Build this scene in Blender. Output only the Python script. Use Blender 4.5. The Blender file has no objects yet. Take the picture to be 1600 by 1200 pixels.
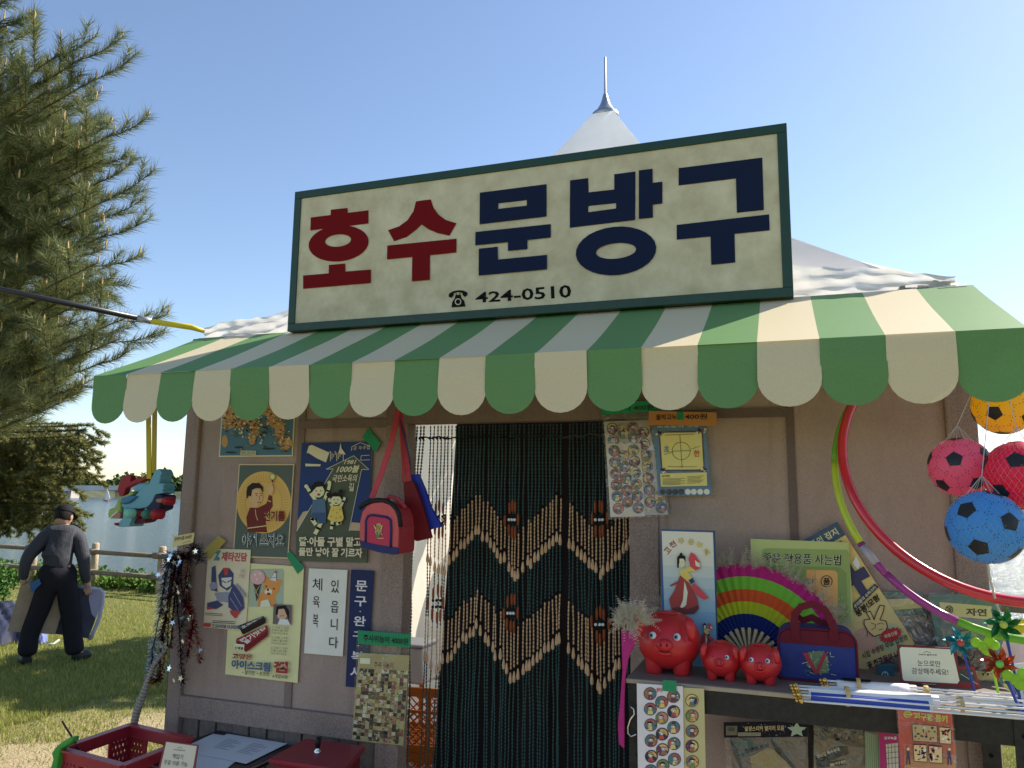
import bpy, bmesh, math, random
import numpy as np
from mathutils import Vector, Matrix, Quaternion
rad = math.radians
# ------------------------------------------------------------------ camera
H_CAM = 1.65
YAW, PITCH, ROLL = rad(19.7), rad(8.16), rad(0.73)
CP = Vector((0, -2.65, H_CAM))
CF = Vector((-math.sin(YAW)*math.cos(PITCH), math.cos(YAW)*math.cos(PITCH), math.sin(PITCH)))
_r0 = CF.cross(Vector((0, 0, 1))).normalized(); _u0 = _r0.cross(CF)
CR = _r0*math.cos(ROLL) + _u0*math.sin(ROLL); CU = _u0*math.cos(ROLL) - _r0*math.sin(ROLL)
scene = bpy.context.scene
cam_d = bpy.data.cameras.new('camera'); cam = bpy.data.objects.new('camera', cam_d)
scene.collection.objects.link(cam); scene.camera = cam
cam_d.sensor_width = 36; cam_d.lens = 27; cam_d.clip_start = 0.05; cam_d.clip_end = 6000
_m = Matrix((CR, CU, -CF)).transposed().to_4x4(); _m.translation = CP; cam.matrix_world = _m
# ------------------------------------------------------------------ light
SUN_AZ, SUN_EL = rad(40), rad(41)
SUNV = Vector((math.sin(SUN_AZ)*math.cos(SUN_EL), math.cos(SUN_AZ)*math.cos(SUN_EL), math.sin(SUN_EL)))
world = bpy.data.worlds.new('World'); scene.world = world; world.use_nodes = True
wn = world.node_tree; wn.nodes.clear()
sky = wn.nodes.new('ShaderNodeTexSky'); sky.sky_type = 'NISHITA'; sky.sun_disc = False
sky.sun_elevation = SUN_EL; sky.sun_rotation = SUN_AZ; sky.altitude = 30; sky.air_density = 1.0; sky.dust_density = 0.3; sky.ozone_density = 3.2
bg = wn.nodes.new('ShaderNodeBackground'); bg.inputs[1].default_value = 0.11
wo = wn.nodes.new('ShaderNodeOutputWorld'); wn.links.new(sky.outputs[0], bg.inputs[0]); wn.links.new(bg.outputs[0], wo.inputs[0])
sun_d = bpy.data.lights.new('sun', 'SUN'); sun_d.energy = 4.6; sun_d.angle = rad(0.5); sun_d.color = (1.0, 0.95, 0.86)
sun = bpy.data.objects.new('sun', sun_d); scene.collection.objects.link(sun)
sun.rotation_euler = (-SUNV).to_track_quat('-Z', 'Y').to_euler()
vs = scene.view_settings; vs.view_transform = 'Standard'; vs.look = 'None'; vs.exposure = 0.95; vs.gamma = 1; vs.use_curve_mapping = False
vs.use_white_balance = True; vs.white_balance_temperature = 7000; vs.white_balance_tint = 12
scene.cycles.max_bounces = 8; scene.cycles.transparent_max_bounces = 24
# ------------------------------------------------------------------ helpers
COL = scene.collection
def ray(px, py): return CF + CR*((px-800)/1200) - CU*((py-600)/1200)
def at(px, py, y=0.0):
    d = ray(px, py); return CP + d*((y-CP.y)/d.y)
def atz(px, py, z=0.0):
    d = ray(px, py); return CP + d*((z-CP.z)/d.z)
def atx(px, py, x):
    d = ray(px, py); return CP + d*((x-CP.x)/d.x)
def atd(px, py, depth): return CP + ray(px, py)*depth
def onp(px, py, P, N):
    d = ray(px, py); return CP + d*((P-CP).dot(N)/d.dot(N))
def lin(c):
    return tuple(((v/255)/12.92 if v <= 10 else ((v/255+0.055)/1.055)**2.4) for v in c)
SHADE = 0.51
def sc(r, g, b, k=1.0):   # reflectance of a thing that the photo shows in open shade
    c = lin((r, g, b)); y = .3*c[0]+.6*c[1]+.1*c[2]
    return tuple(min(0.80, (v*.88+y*.12)/SHADE*k*w) for v, w in zip(c, (1.03, 1.0, .97)))
_mats = {}
def mat(col, rough=0.7, noise=None, bump=None, metal=0.0, spec=0.2, transl=0.0, coat=0.0, alpha=1.0, trans=0.0, emit=None):
    """noise=(scale, amount[, detail[, colour2]]); bump=(scale, strength)"""
    key = (tuple(round(c, 4) for c in col), rough, noise, bump, metal, spec, transl, coat, alpha, trans)
    if key in _mats: return _mats[key]
    m = bpy.data.materials.new('surface_%03d' % len(_mats)); m.use_nodes = True
    nt = m.node_tree; N = nt.nodes; L = nt.links; b = N['Principled BSDF']; out = N['Material Output']
    b.inputs['Base Color'].default_value = (*col, 1); b.inputs['Roughness'].default_value = rough
    b.inputs['Metallic'].default_value = metal; b.inputs['Specular IOR Level'].default_value = spec
    b.inputs['Coat Weight'].default_value = coat; b.inputs['Alpha'].default_value = alpha
    b.inputs['Transmission Weight'].default_value = trans
    tc = None
    if noise or bump:
        tc = N.new('ShaderNodeTexCoord')
    if noise:
        n = N.new('ShaderNodeTexNoise'); n.inputs['Scale'].default_value = noise[0]; n.inputs['Detail'].default_value = noise[2] if len(noise) > 2 else 5
        n.inputs['Roughness'].default_value = 0.62
        L.new(tc.outputs['Object'], n.inputs['Vector'])
        r = N.new('ShaderNodeValToRGB'); r.color_ramp.elements[0].position = 0.3; r.color_ramp.elements[1].position = 0.7
        a = noise[1]
        c2 = noise[3] if len(noise) > 3 else tuple(min(1, v*(1+a)) for v in col)
        c1 = col if len(noise) > 3 else tuple(v*(1-a) for v in col)
        r.color_ramp.elements[0].color = (*c1, 1); r.color_ramp.elements[1].color = (*c2, 1)
        L.new(n.outputs[0], r.inputs[0]); L.new(r.outputs[0], b.inputs['Base Color'])
        csrc = r.outputs[0]
    if bump:
        n2 = N.new('ShaderNodeTexNoise'); n2.inputs['Scale'].default_value = bump[0]; n2.inputs['Detail'].default_value = 4
        L.new(tc.outputs['Object'], n2.inputs['Vector'])
        bp = N.new('ShaderNodeBump'); bp.inputs['Strength'].default_value = bump[1]; bp.inputs['Distance'].default_value = 0.01
        L.new(n2.outputs[0], bp.inputs['Height']); L.new(bp.outputs[0], b.inputs['Normal'])
    if transl:
        t = N.new('ShaderNodeBsdfTranslucent'); t.inputs[0].default_value = (*col, 1)
        if noise: L.new(csrc, t.inputs[0])
        mx = N.new('ShaderNodeMixShader'); mx.inputs[0].default_value = transl
        L.new(b.outputs[0], mx.inputs[1]); L.new(t.outputs[0], mx.inputs[2]); L.new(mx.outputs[0], out.inputs[0])
    _mats[key] = m
    return m
def film(rough=0.12, opacity=0.22, bump=(18, 0.6)):      # thin clear plastic sheet
    key = ('film', rough, opacity, bump)
    if key in _mats: return _mats[key]
    m = bpy.data.materials.new('clear_film_%d' % len(_mats)); m.use_nodes = True
    nt = m.node_tree; N = nt.nodes; L = nt.links; N.remove(N['Principled BSDF']); out = N['Material Output']
    tr = N.new('ShaderNodeBsdfTransparent'); gl = N.new('ShaderNodeBsdfGlossy'); gl.inputs['Roughness'].default_value = rough
    df = N.new('ShaderNodeBsdfDiffuse'); df.inputs[0].default_value = (0.8, 0.8, 0.8, 1)
    m1 = N.new('ShaderNodeMixShader'); m1.inputs[0].default_value = 0.04; L.new(gl.outputs[0], m1.inputs[1]); L.new(df.outputs[0], m1.inputs[2])
    fr = N.new('ShaderNodeFresnel'); fr.inputs[0].default_value = 1.42
    ad = N.new('ShaderNodeMath'); ad.operation = 'ADD'; ad.use_clamp = True; ad.inputs[1].default_value = opacity*0.35
    L.new(fr.outputs[0], ad.inputs[0])
    mx = N.new('ShaderNodeMixShader'); L.new(ad.outputs[0], mx.inputs[0]); L.new(tr.outputs[0], mx.inputs[1]); L.new(m1.outputs[0], mx.inputs[2])
    tc = N.new('ShaderNodeTexCoord'); n2 = N.new('ShaderNodeTexNoise'); n2.inputs['Scale'].default_value = bump[0]; n2.inputs['Detail'].default_value = 3
    n2.inputs['Distortion'].default_value = 2.5
    L.new(tc.outputs['Object'], n2.inputs['Vector'])
    bp = N.new('ShaderNodeBump'); bp.inputs['Strength'].default_value = bump[1]; bp.inputs['Distance'].default_value = 0.03
    L.new(n2.outputs[0], bp.inputs['Height']); L.new(bp.outputs[0], gl.inputs['Normal'])
    L.new(mx.outputs[0], out.inputs[0]); _mats[key] = m
    return m
def link(o, parent=None):
    COL.objects.link(o)
    if parent is not None: o.parent = parent; o.matrix_parent_inverse = parent.matrix_world.inverted()
    return o
def tag(o, label=None, cat=None, group=None, kind=None):
    for k, v in (('label', label), ('category', cat), ('group', group), ('kind', kind)):
        if v: o[k] = v
    return o
def empty(name, loc, label=None, cat=None, group=None):
    o = bpy.data.objects.new(name, None); o.empty_display_size = 0.1
    o.matrix_world = Matrix.Translation(Vector(loc)); COL.objects.link(o)
    return tag(o, label, cat, group)
class MB:
    def __init__(s): s.v = []; s.f = []; s.mi = []; s.m = []
    def mat(s, m):
        if m not in s.m: s.m.append(m)
        return s.m.index(m)
    def add(s, vs, fs, m):
        k = len(s.v); i = s.mat(m); s.v += [tuple(p) for p in vs]
        s.f += [tuple(a+k for a in f) for f in fs]; s.mi += [i]*len(fs)
    def box(s, c, size, m, rot=None, taper=1.0):
        sx, sy, sz = [v/2 for v in size]; P = []
        for z in (-1, 1):
            t = taper if z > 0 else 1
            for x, y in ((-1, -1), (1, -1), (1, 1), (-1, 1)):
                p = Vector((x*sx*t, y*sy*t, z*sz))
                if rot is not None: p = rot @ p
                P.append(p + Vector(c))
        s.add(P, [(0, 3, 2, 1), (4, 5, 6, 7), (0, 1, 5, 4), (1, 2, 6, 5), (2, 3, 7, 6), (3, 0, 4, 7)], m)
    def span(s, a, b, m):
        a = Vector(a); b = Vector(b); s.box((a+b)/2, [abs(v) for v in (b-a)], m)
    def tube(s, pts, r, m, n=8, cap=True, closed=False):
        pts = [Vector(p) for p in pts]; k = len(pts); rs = r if isinstance(r, (list, tuple)) else [r]*k
        V = []; up = None
        for i, p in enumerate(pts):
            if closed: d = pts[(i+1) % k]-pts[i-1]
            else: d = pts[min(i+1, k-1)]-pts[max(i-1, 0)]
            if d.length < 1e-9: d = Vector((0, 0, 1))
            d.normalize()
            if up is None: up = d.orthogonal().normalized()
            else:
                up = up - d*up.dot(d)
                up = up.normalized() if up.length > 1e-6 else d.orthogonal().normalized()
            w = d.cross(up)
            for j in range(n):
                a = 2*math.pi*j/n; V.append(p + (up*math.cos(a)+w*math.sin(a))*rs[i])
        F = []
        for i in range(k if closed else k-1):
            for j in range(n):
                a, b = i*n+j, i*n+(j+1) % n; c, d2 = ((i+1) % k)*n+(j+1) % n, ((i+1) % k)*n+j
                F.append((a, b, c, d2))
        if cap and not closed: F.append(tuple(reversed(range(n)))); F.append(tuple((k-1)*n+j for j in range(n)))
        s.add(V, F, m)
    def lathe(s, prof, m, c=(0, 0, 0), n=16, rot=None):
        V = []; F = []
        for r, z in prof:
            for j in range(n):
                a = 2*math.pi*j/n; p = Vector((r*math.cos(a), r*math.sin(a), z))
                if rot is not None: p = rot @ p
                V.append(p+Vector(c))
        for i in range(len(prof)-1):
            for j in range(n): F.append((i*n+j, i*n+(j+1) % n, (i+1)*n+(j+1) % n, (i+1)*n+j))
        s.add(V, F, m)
    def ball(s, c, r, m, n=14, k=9, rot=None):
        rx, ry, rz = r if isinstance(r, (tuple, list)) else (r, r, r); V = []; F = []
        for i in range(k+1):
            t = math.pi*i/k
            for j in range(n):
                a = 2*math.pi*j/n
                p = Vector((rx*max(math.sin(t), 1e-3)*math.cos(a), ry*max(math.sin(t), 1e-3)*math.sin(a), rz*math.cos(t)))
                if rot is not None: p = rot @ p
                V.append(p+Vector(c))
        for i in range(k):
            for j in range(n): F.append((i*n+j, (i+1)*n+j, (i+1)*n+(j+1) % n, i*n+(j+1) % n))
        s.add(V, F, m)
    def slab(s, pts, th, m, nrm=None, both=True):
        """prism from a planar outline, extruded by th along nrm"""
        pts = [Vector(p) for p in pts]
        if nrm is None: nrm = (pts[1]-pts[0]).cross(pts[2]-pts[0]).normalized()
        k = len(pts); V = pts + [p+nrm*th for p in pts]
        F = [tuple(range(k)), tuple(reversed(range(k, 2*k)))] + [(i, i+k, (i+1) % k+k, (i+1) % k) for i in range(k)]
        s.add(V, F, m)
    def build(s, name, parent=None, smooth=False, origin=None, bevel=0):
        me = bpy.data.meshes.new(name)
        v = np.array(s.v, dtype=float)
        o0 = np.array(origin if origin is not None else (v.min(0)+v.max(0))/2)
        me.from_pydata([tuple(p) for p in (v-o0)], [], s.f)
        for m in s.m: me.materials.append(m)
        me.polygons.foreach_set('material_index', s.mi)
        if smooth: me.polygons.foreach_set('use_smooth', [True]*len(me.polygons))
        me.update()
        o = bpy.data.objects.new(name, me); o.matrix_world = Matrix.Translation(Vector(o0)); link(o, parent)
        if bevel:
            b = o.modifiers.new('bevel', 'BEVEL'); b.width = bevel; b.segments = 2; b.limit_method = 'ANGLE'
        if smooth:
            try: me.shade_auto_smooth = True
            except Exception: pass
        return o
def one(fn, name, parent=None, **k):
    b = MB(); fn(b); return b.build(name, parent, **k)
# flat print on a plane, drawn in picture pixels and laid on the plane that the sheet itself lies on
_fonts = {}; _txt = {}
def text_mesh(body, bold=0.0, shear=0.0):
    key = (body, bold, shear)
    if key in _fonts: return _fonts[key]
    if 'curve' not in _txt:
        _txt['curve'] = bpy.data.curves.new('lettering', 'FONT'); _txt['obj'] = bpy.data.objects.new('lettering', _txt['curve']); COL.objects.link(_txt['obj'])
        _txt['curve'].resolution_u = 2; _txt['curve'].fill_mode = 'FRONT'
    cu, o = _txt['curve'], _txt['obj']; cu.body = body; cu.offset = bold; cu.shear = shear
    dg = bpy.context.evaluated_depsgraph_get(); dg.update(); oe = o.evaluated_get(dg)
    me = oe.to_mesh(); vs = [(p.co.x, p.co.y) for p in me.vertices]; fs = [tuple(p.vertices) for p in me.polygons]
    oe.to_mesh_clear()
    if vs:
        x0 = min(p[0] for p in vs); x1 = max(p[0] for p in vs); y0 = min(p[1] for p in vs); y1 = max(p[1] for p in vs)
        vs = [((p[0]-x0)/max(x1-x0, 1e-6), 1-(p[1]-y0)/max(y1-y0, 1e-6)) for p in vs]
    _fonts[key] = (vs, fs)
    return _fonts[key]
class Print:
    def __init__(s, P, N, lift=0.0012, step=0.00035):
        s.P = Vector(P); s.N = Vector(N).normalized(); s.k = 0; s.lift = lift; s.step = step; s.b = MB()
        if s.N.dot(CP-s.P) < 0: s.N = -s.N
    def pt(s, p, off=0.0): return onp(p[0], p[1], s.P, s.N) + s.N*off
    def off(s): s.k += 1; return s.lift + s.step*s.k
    def M(s, c, rough=0.75): return c if not isinstance(c, tuple) else mat(c, rough)
    def poly(s, pts, c):
        o = s.off(); V = [s.pt(p, o) for p in pts]; s.b.add(V, [tuple(range(len(V)))], s.M(c)); return s
    def ring(s, c0, ro, ri, c, tilt=0.0, n=28, c1=None):
        o = s.off(); c1 = c1 or c0; V = []; ct, st = math.cos(rad(tilt)), math.sin(rad(tilt))
        for (cx, cy), (rx, ry) in ((c0, ro), (c1, ri)):
            for j in range(n):
                a = 2*math.pi*j/n; x, y = rx*math.cos(a), ry*math.sin(a)
                V.append(s.pt((cx+x*ct-y*st, cy+x*st+y*ct), o))
        s.b.add(V, [(j, (j+1) % n, n+(j+1) % n, n+j) for j in range(n)], s.M(c)); return s
    def disc(s, cx, cy, rx, c, ry=None, tilt=0.0, n=20):
        ry = ry or rx; ct, st = math.cos(rad(tilt)), math.sin(rad(tilt))
        return s.poly([(cx+rx*math.cos(2*math.pi*j/n)*ct-ry*math.sin(2*math.pi*j/n)*st, cy+rx*math.cos(2*math.pi*j/n)*st+ry*math.sin(2*math.pi*j/n)*ct) for j in range(n)], c)
    def line(s, pts, w, c, closed=False):
        o = s.off(); m = s.M(c)
        if closed: pts = list(pts)+[pts[0]]
        for a, b in zip(pts[:-1], pts[1:]):
            dx, dy = b[0]-a[0], b[1]-a[1]; l = math.hypot(dx, dy) or 1; nx, ny = -dy/l*w/2, dx/l*w/2; ex, ey = dx/l*w*0.3, dy/l*w*0.3
            s.b.add([s.pt(p, o) for p in ((a[0]+nx-ex, a[1]+ny-ey), (b[0]+nx+ex, b[1]+ny+ey), (b[0]-nx+ex, b[1]-ny+ey), (a[0]-nx-ex, a[1]-ny-ey))], [(0, 1, 2, 3)], m)
        return s
    def quadpts(s, q, u, v):
        (a, b, c, d) = q   # TL TR BR BL
        x = (a[0]*(1-u)+b[0]*u)*(1-v) + (d[0]*(1-u)+c[0]*u)*v
        y = (a[1]*(1-u)+b[1]*u)*(1-v) + (d[1]*(1-u)+c[1]*u)*v
        return (x, y)
    def text(s, body, q, c, bold=0.0, shear=0.0, outline=None):
        if outline: s.text(body, q, outline, bold=bold+0.03, shear=shear)
        vs, fs = text_mesh(body, bold, shear)
        if not vs: return s
        o = s.off(); s.b.add([s.pt(s.quadpts(q, u, v), o) for u, v in vs], fs, s.M(c)); return s
    def textbox(s, body, x0, y0, x1, y1, c, bold=0.0, slope=0.0, shear=0.0, outline=None):
        d = slope*(x1-x0)
        return s.text(body, ((x0, y0), (x1, y0+d), (x1, y1+d), (x0, y1)), c, bold, shear, outline)
    def build(s, parent, name='print'):
        return s.b.build(name, parent)
def sheet(name, label, cat, q, P, N, col, th=0.0012, group=None, m=None, curl=0.0):
    """a flat sheet (paper, card) whose face lies on the plane P,N; q = picture corners TL TR BR BL"""
    N = Vector(N).normalized(); P = Vector(P)
    if N.dot(CP-P) < 0: N = -N
    m = m or mat(col, 0.72, noise=(9, 0.06))
    b = MB(); n = 6
    pr = Print(P, N)
    def gp(u, v, o): return onp(*pr.quadpts(q, u, v), P, N) + N*o
    V = []
    for o in (0.0008, -th):
        for j in range(n+1):
            for i in range(n+1): V.append(gp(i/n, j/n, o))
    F = []; K = (n+1)*(n+1)
    for j in range(n):
        for i in range(n):
            a = j*(n+1)+i; F.append((a, a+n+1, a+n+2, a+1)); F.append((K+a, K+a+1, K+a+n+2, K+a+n+1))
    edge = [i for i in range(n+1)] + [(j+1)*(n+1)-1 for j in range(1, n+1)] + [n*(n+1)+i for i in range(n-1, -1, -1)] + [j*(n+1) for j in range(n-1, 0, -1)]
    for a, c in zip(edge, edge[1:]+edge[:1]): F.append((a, c, K+c, K+a))
    b.add(V, F, m)
    root = empty(name, onp(*pr.quadpts(q, .5, 1), P, N), label, cat, group)
    b.build('sheet', root)
    return root, pr
# ================================================================== ground, water, far shore
random.seed(4); rng = np.random.default_rng(7)
FA = atd(147, 862.7, 13.0); FB = atd(1585, 950, 7.6)            # the fence line by the water
fdir = (FB-FA); fdir.z = 0; fdir.normalize(); fn_ = Vector((-fdir.y, fdir.x, 0))      # fn_ points to the lake
if fn_.y < 0: fn_ = -fn_
FA.z = 0; FB.z = 0
def ground_material():
    m = bpy.data.materials.new('grass_ground'); m.use_nodes = True; nt = m.node_tree; N = nt.nodes; L = nt.links; b = N['Principled BSDF']
    b.inputs['Roughness'].default_value = 0.95; b.inputs['Specular IOR Level'].default_value = 0.1
    tc = N.new('ShaderNodeTexCoord')
    def noise(s, d=6):
        n = N.new('ShaderNodeTexNoise'); n.inputs['Scale'].default_value = s; n.inputs['Detail'].default_value = d; L.new(tc.outputs['Object'], n.inputs['Vector']); return n
    n1, n2, n3 = noise(0.9), noise(14), noise(60)
    r1 = N.new('ShaderNodeValToRGB'); e = r1.color_ramp.elements; e[0].position = .35; e[0].color = (.11, .13, .04, 1); e[1].position = .68; e[1].color = (.21, .21, .075, 1)
    L.new(n2.outputs[0], r1.inputs[0])
    # bare dry soil close to the booth (a worn patch with a ragged edge)
    sep = N.new('ShaderNodeSeparateXYZ'); L.new(tc.outputs['Object'], sep.inputs[0])
    P0 = atz(120, 1190, 0.0); 
    vm = N.new('ShaderNodeVectorMath'); vm.operation = 'DISTANCE'; vm.inputs[1].default_value = (-2.2, -1.3, 0); L.new(tc.outputs['Object'], vm.inputs[0])
    ad = N.new('ShaderNodeMath'); ad.operation = 'MULTIPLY_ADD'; ad.inputs[1].default_value = 2.6; L.new(n1.outputs[0], ad.inputs[0]); L.new(vm.outputs['Value'], ad.inputs[2])
    mr = N.new('ShaderNodeMapRange'); mr.inputs[1].default_value = 4.9; mr.inputs[2].default_value = 6.3; mr.inputs[3].default_value = 1; mr.inputs[4].default_value = 0
    L.new(ad.outputs[0], mr.inputs[0])
    soil = N.new('ShaderNodeValToRGB'); e = soil.color_ramp.elements; e[0].position = .3; e[0].color = (.25, .20, .12, 1); e[1].position = .7; e[1].color = (.46, .38, .24, 1)
    L.new(n3.outputs[0], soil.inputs[0])
    mx = N.new('ShaderNodeMix'); mx.data_type = 'RGBA'; L.new(mr.outputs[0], mx.inputs[0]); L.new(r1.outputs[0], mx.inputs[6]); L.new(soil.outputs[0], mx.inputs[7])
    L.new(mx.outputs[2], b.inputs['Base Color'])
    bp = N.new('ShaderNodeBump'); bp.inputs['Strength'].default_value = .8; bp.inputs['Distance'].default_value = .02; L.new(n3.outputs[0], bp.inputs['Height']); L.new(bp.outputs[0], b.inputs['Normal'])
    return m
def fpt(s, t, z=0.0): p = FA + fdir*s + fn_*t; p.z = z; return p
b = MB(); GM = ground_material()
ts = [-900, -60, -20, -6, 0.3, 0.9, 1.5, 2.6]; zs = [0, 0, 0, 0, 0, -.12, -.5, -1.1]; ss = [-900, -60, -20, -8, 0, 6, 14, 30, 90, 900]
V = [fpt(s, t, z) for t, z in zip(ts, zs) for s in ss]; n = len(ss)
b.add(V, [(j*n+i, j*n+i+1, (j+1)*n+i+1, (j+1)*n+i) for j in range(len(ts)-1) for i in range(n-1)], GM)
tag(b.build('ground', origin=(0, 0, 0)), kind='structure', label='lawn by the lake with a worn dry patch')
def water_material():
    m = bpy.data.materials.new('lake_water'); m.use_nodes = True; nt = m.node_tree; N = nt.nodes; L = nt.links; b = N['Principled BSDF']
    b.inputs['Base Color'].default_value = (.05, .085, .10, 1); b.inputs['Roughness'].default_value = .12; b.inputs['IOR'].default_value = 1.33
    tc = N.new('ShaderNodeTexCoord'); mp = N.new('ShaderNodeMapping'); mp.inputs['Scale'].default_value = (1, 1, 1); mp.inputs['Rotation'].default_value = (0, 0, rad(-20)); L.new(tc.outputs['Object'], mp.inputs[0])
    mp2 = N.new('ShaderNodeMapping'); mp2.inputs['Scale'].default_value = (1.2, 4.0, 1); L.new(mp.outputs[0], mp2.inputs[0])
    n1 = N.new('ShaderNodeTexNoise'); n1.inputs['Scale'].default_value = 1.1; n1.inputs['Detail'].default_value = 6; n1.inputs['Roughness'].default_value = .6; L.new(mp2.outputs[0], n1.inputs['Vector'])
    bp = N.new('ShaderNodeBump'); bp.inputs['Strength'].default_value = .7; bp.inputs['Distance'].default_value = .30; L.new(n1.outputs[0], bp.inputs['Height']); L.new(bp.outputs[0], b.inputs['Normal'])
    return m
b = MB(); V = [fpt(-1500, 1.0, -.45), fpt(1500, 1.0, -.45), fpt(1500, 2500, -.45), fpt(-1500, 2500, -.45)]; b.add(V, [(0, 1, 2, 3)], water_material())
tag(b.build('lake_water'), kind='structure')
# far shore: a low bank with woods
def dirw(px):
    d = ray(px, 768); d.z = 0; return d.normalized()
b = MB(); SOIL = mat((.075, .085, .05), .9, noise=(.2, .3))
near, far_ = [], []
for px in range(-900, 2700, 60):
    d = dirw(px); k = 205+14*math.sin(px*.013)+8*math.sin(px*.041)
    near.append(Vector((CP.x, CP.y, -.5))+d*k); far_.append(Vector((CP.x, CP.y, 1.1))+d*(k+9))
last = [Vector((p.x*3.5, p.y*3.5, 1.4)) for p in far_]
n = len(near); b.add(near+far_+last, [(j*n+i, j*n+i+1, (j+1)*n+i+1, (j+1)*n+i) for j in range(2) for i in range(n-1)], SOIL)
tag(b.build('far_shore_ground'), kind='structure')
LEAFM = [mat((.075, .115, .035), .8, noise=(.8, .35)), mat((.05, .085, .032), .8, noise=(.8, .35)), mat((.11, .16, .045), .8, noise=(.8, .35))]
def clumps(b, c, r, n, size, mats, rs, flat=1.0):
    """leaf clumps: small bent quads spread through a lumpy volume"""
    for _ in range(n):
        d = Vector((rs.normal(), rs.normal(), rs.normal())); d.normalize(); k = rs.random()**.4
        p = Vector(c) + Vector((d.x*r[0], d.y*r[1], d.z*r[2]*flat))*k
        q = Quaternion((rs.normal(), rs.normal(), rs.normal(), rs.normal())).normalized(); s = size*(.6+.8*rs.random())
        pts = [p+q @ Vector(v)*s for v in ((-.5, -.4, 0), (.5, -.4, 0), (.35, .45, .15), (-.35, .45, -.12))]
        b.add(pts, [(0, 1, 2, 3)], mats[int(rs.random()*len(mats))])
rs = np.random.default_rng(21)
b = MB()
for i in range(150):
    px = -500+i*16+rs.normal()*9
    if 300 < px < 1500 and i % 3: continue
    if 1900 < px: continue
    d = dirw(px); k = 222+rs.random()*26; h = (2.6+2.4*rs.random())*(1.25 if (i//5) % 3 == 0 else .95)
    c = Vector((CP.x, CP.y, 0))+d*k; c.z = .9+h*.5
    clumps(b, c, (2.6+rs.random()*1.6, 2.6, h*.62), 130, 1.15, [LEAFM[int(rs.random()*3)]], rs)
tag(b.build('far_woodland'), kind='stuff', label='band of trees along the far shore', cat='woodland')
# pale bridge behind the spruce and little sail boats
br = empty('bridge', atd(155, 775, 198), 'low pale bridge with one arch on the far shore, left', 'bridge')
CONC = mat((.55, .53, .5), .8, noise=(.4, .1)); dd = dirw(150).cross(Vector((0, 0, 1)))
c0 = Vector((CP.x, CP.y, 0))+dirw(150)*198
b = MB(); b.slab([c0-dd*9+Vector((0, 0, 1.0)), c0+dd*9+Vector((0, 0, 1.5)), c0+dd*9+Vector((0, 0, 2.5)), c0-dd*9+Vector((0, 0, 2.3))], 3, CONC); b.build('deck', br)
for k in (-6, 6):
    b = MB(); b.box(c0+dd*k+Vector((0, 1.5, .3)), (1.6, 3, 2.4), CONC); b.build('pier', br)
def boat(px, py, dist, lab, col):
    w = Vector((CP.x, CP.y, -.45))+dirw(px)*dist; e = empty('sail_boat', w, lab, 'boat', 'sailing boats far out on the lake')
    s = .9
    b = MB(); b.lathe([(.02, 0), (.35, .05), (.5, .3), (.45, .34)], mat((.5, .3, .25), .5), c=w, n=8); b.build('hull', e)
    b = MB(); b.slab([w+Vector((-.1, 0, .35)), w+Vector((.75*s, .2, .45)), w+Vector((0, 0, 2.6*s))], .05, mat(col, .7)); b.build('sail', e)
    b = MB(); b.tube([w, w+Vector((-.12, 0, 2.8*s))], .04, mat((.3, .3, .3), .5), n=5); b.build('mast', e)
boat(167, 774, 150, 'small white sail boat far out on the lake, left of the hanging toy', (.85, .85, .85))
boat(267, 782, 150, 'small pale sail boat far out beside the booth corner, right of the hanging toy', (.75, .8, .8))
# ================================================================== market booth
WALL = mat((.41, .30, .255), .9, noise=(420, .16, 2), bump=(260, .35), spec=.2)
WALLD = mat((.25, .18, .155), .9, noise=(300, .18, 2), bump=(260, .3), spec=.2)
POST = mat((.32, .235, .20), .85, noise=(180, .28, 3), bump=(200, .5), spec=.25)
DARK = mat((.035, .03, .03), .8)
def weathered(m, big=.16):
    nt = m.node_tree; N = nt.nodes; L = nt.links; b = N['Principled BSDF']; src = b.inputs['Base Color'].links[0].from_socket
    tc = [n for n in N if n.type == 'TEX_COORD'][0]; geo = N.new('ShaderNodeNewGeometry')
    mp = N.new('ShaderNodeMapping'); mp.inputs['Scale'].default_value = (2.2, 2.2, .9); L.new(geo.outputs['Position'], mp.inputs[0])
    n = N.new('ShaderNodeTexNoise'); n.inputs['Scale'].default_value = 1.3; n.inputs['Detail'].default_value = 9; n.inputs['Roughness'].default_value = .68; L.new(mp.outputs[0], n.inputs['Vector'])
    r = N.new('ShaderNodeMapRange'); r.inputs[1].default_value = .3; r.inputs[2].default_value = .7; r.inputs[3].default_value = 1-big; r.inputs[4].default_value = 1+big; L.new(n.outputs[0], r.inputs[0])
    mp2 = N.new('ShaderNodeMapping'); mp2.inputs['Scale'].default_value = (9, 9, .7); L.new(geo.outputs['Position'], mp2.inputs[0])
    n2 = N.new('ShaderNodeTexNoise'); n2.inputs['Scale'].default_value = 1.6; n2.inputs['Detail'].default_value = 7; L.new(mp2.outputs[0], n2.inputs['Vector'])
    r2 = N.new('ShaderNodeMapRange'); r2.inputs[1].default_value = .58; r2.inputs[2].default_value = .78; r2.inputs[3].default_value = 1; r2.inputs[4].default_value = .72; L.new(n2.outputs[0], r2.inputs[0])
    mu = N.new('ShaderNodeMath'); mu.operation = 'MULTIPLY'; L.new(r.outputs[0], mu.inputs[0]); L.new(r2.outputs[0], mu.inputs[1])
    mx = N.new('ShaderNodeMix'); mx.data_type = 'RGBA'; mx.blend_type = 'MULTIPLY'; mx.inputs[0].default_value = 1; cmb = N.new('ShaderNodeCombineColor'); [L.new(mu.outputs[0], cmb.inputs[i]) for i in range(3)]
    L.new(src, mx.inputs[6]); L.new(cmb.outputs[0], mx.inputs[7]); L.new(mx.outputs[2], b.inputs['Base Color'])
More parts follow.
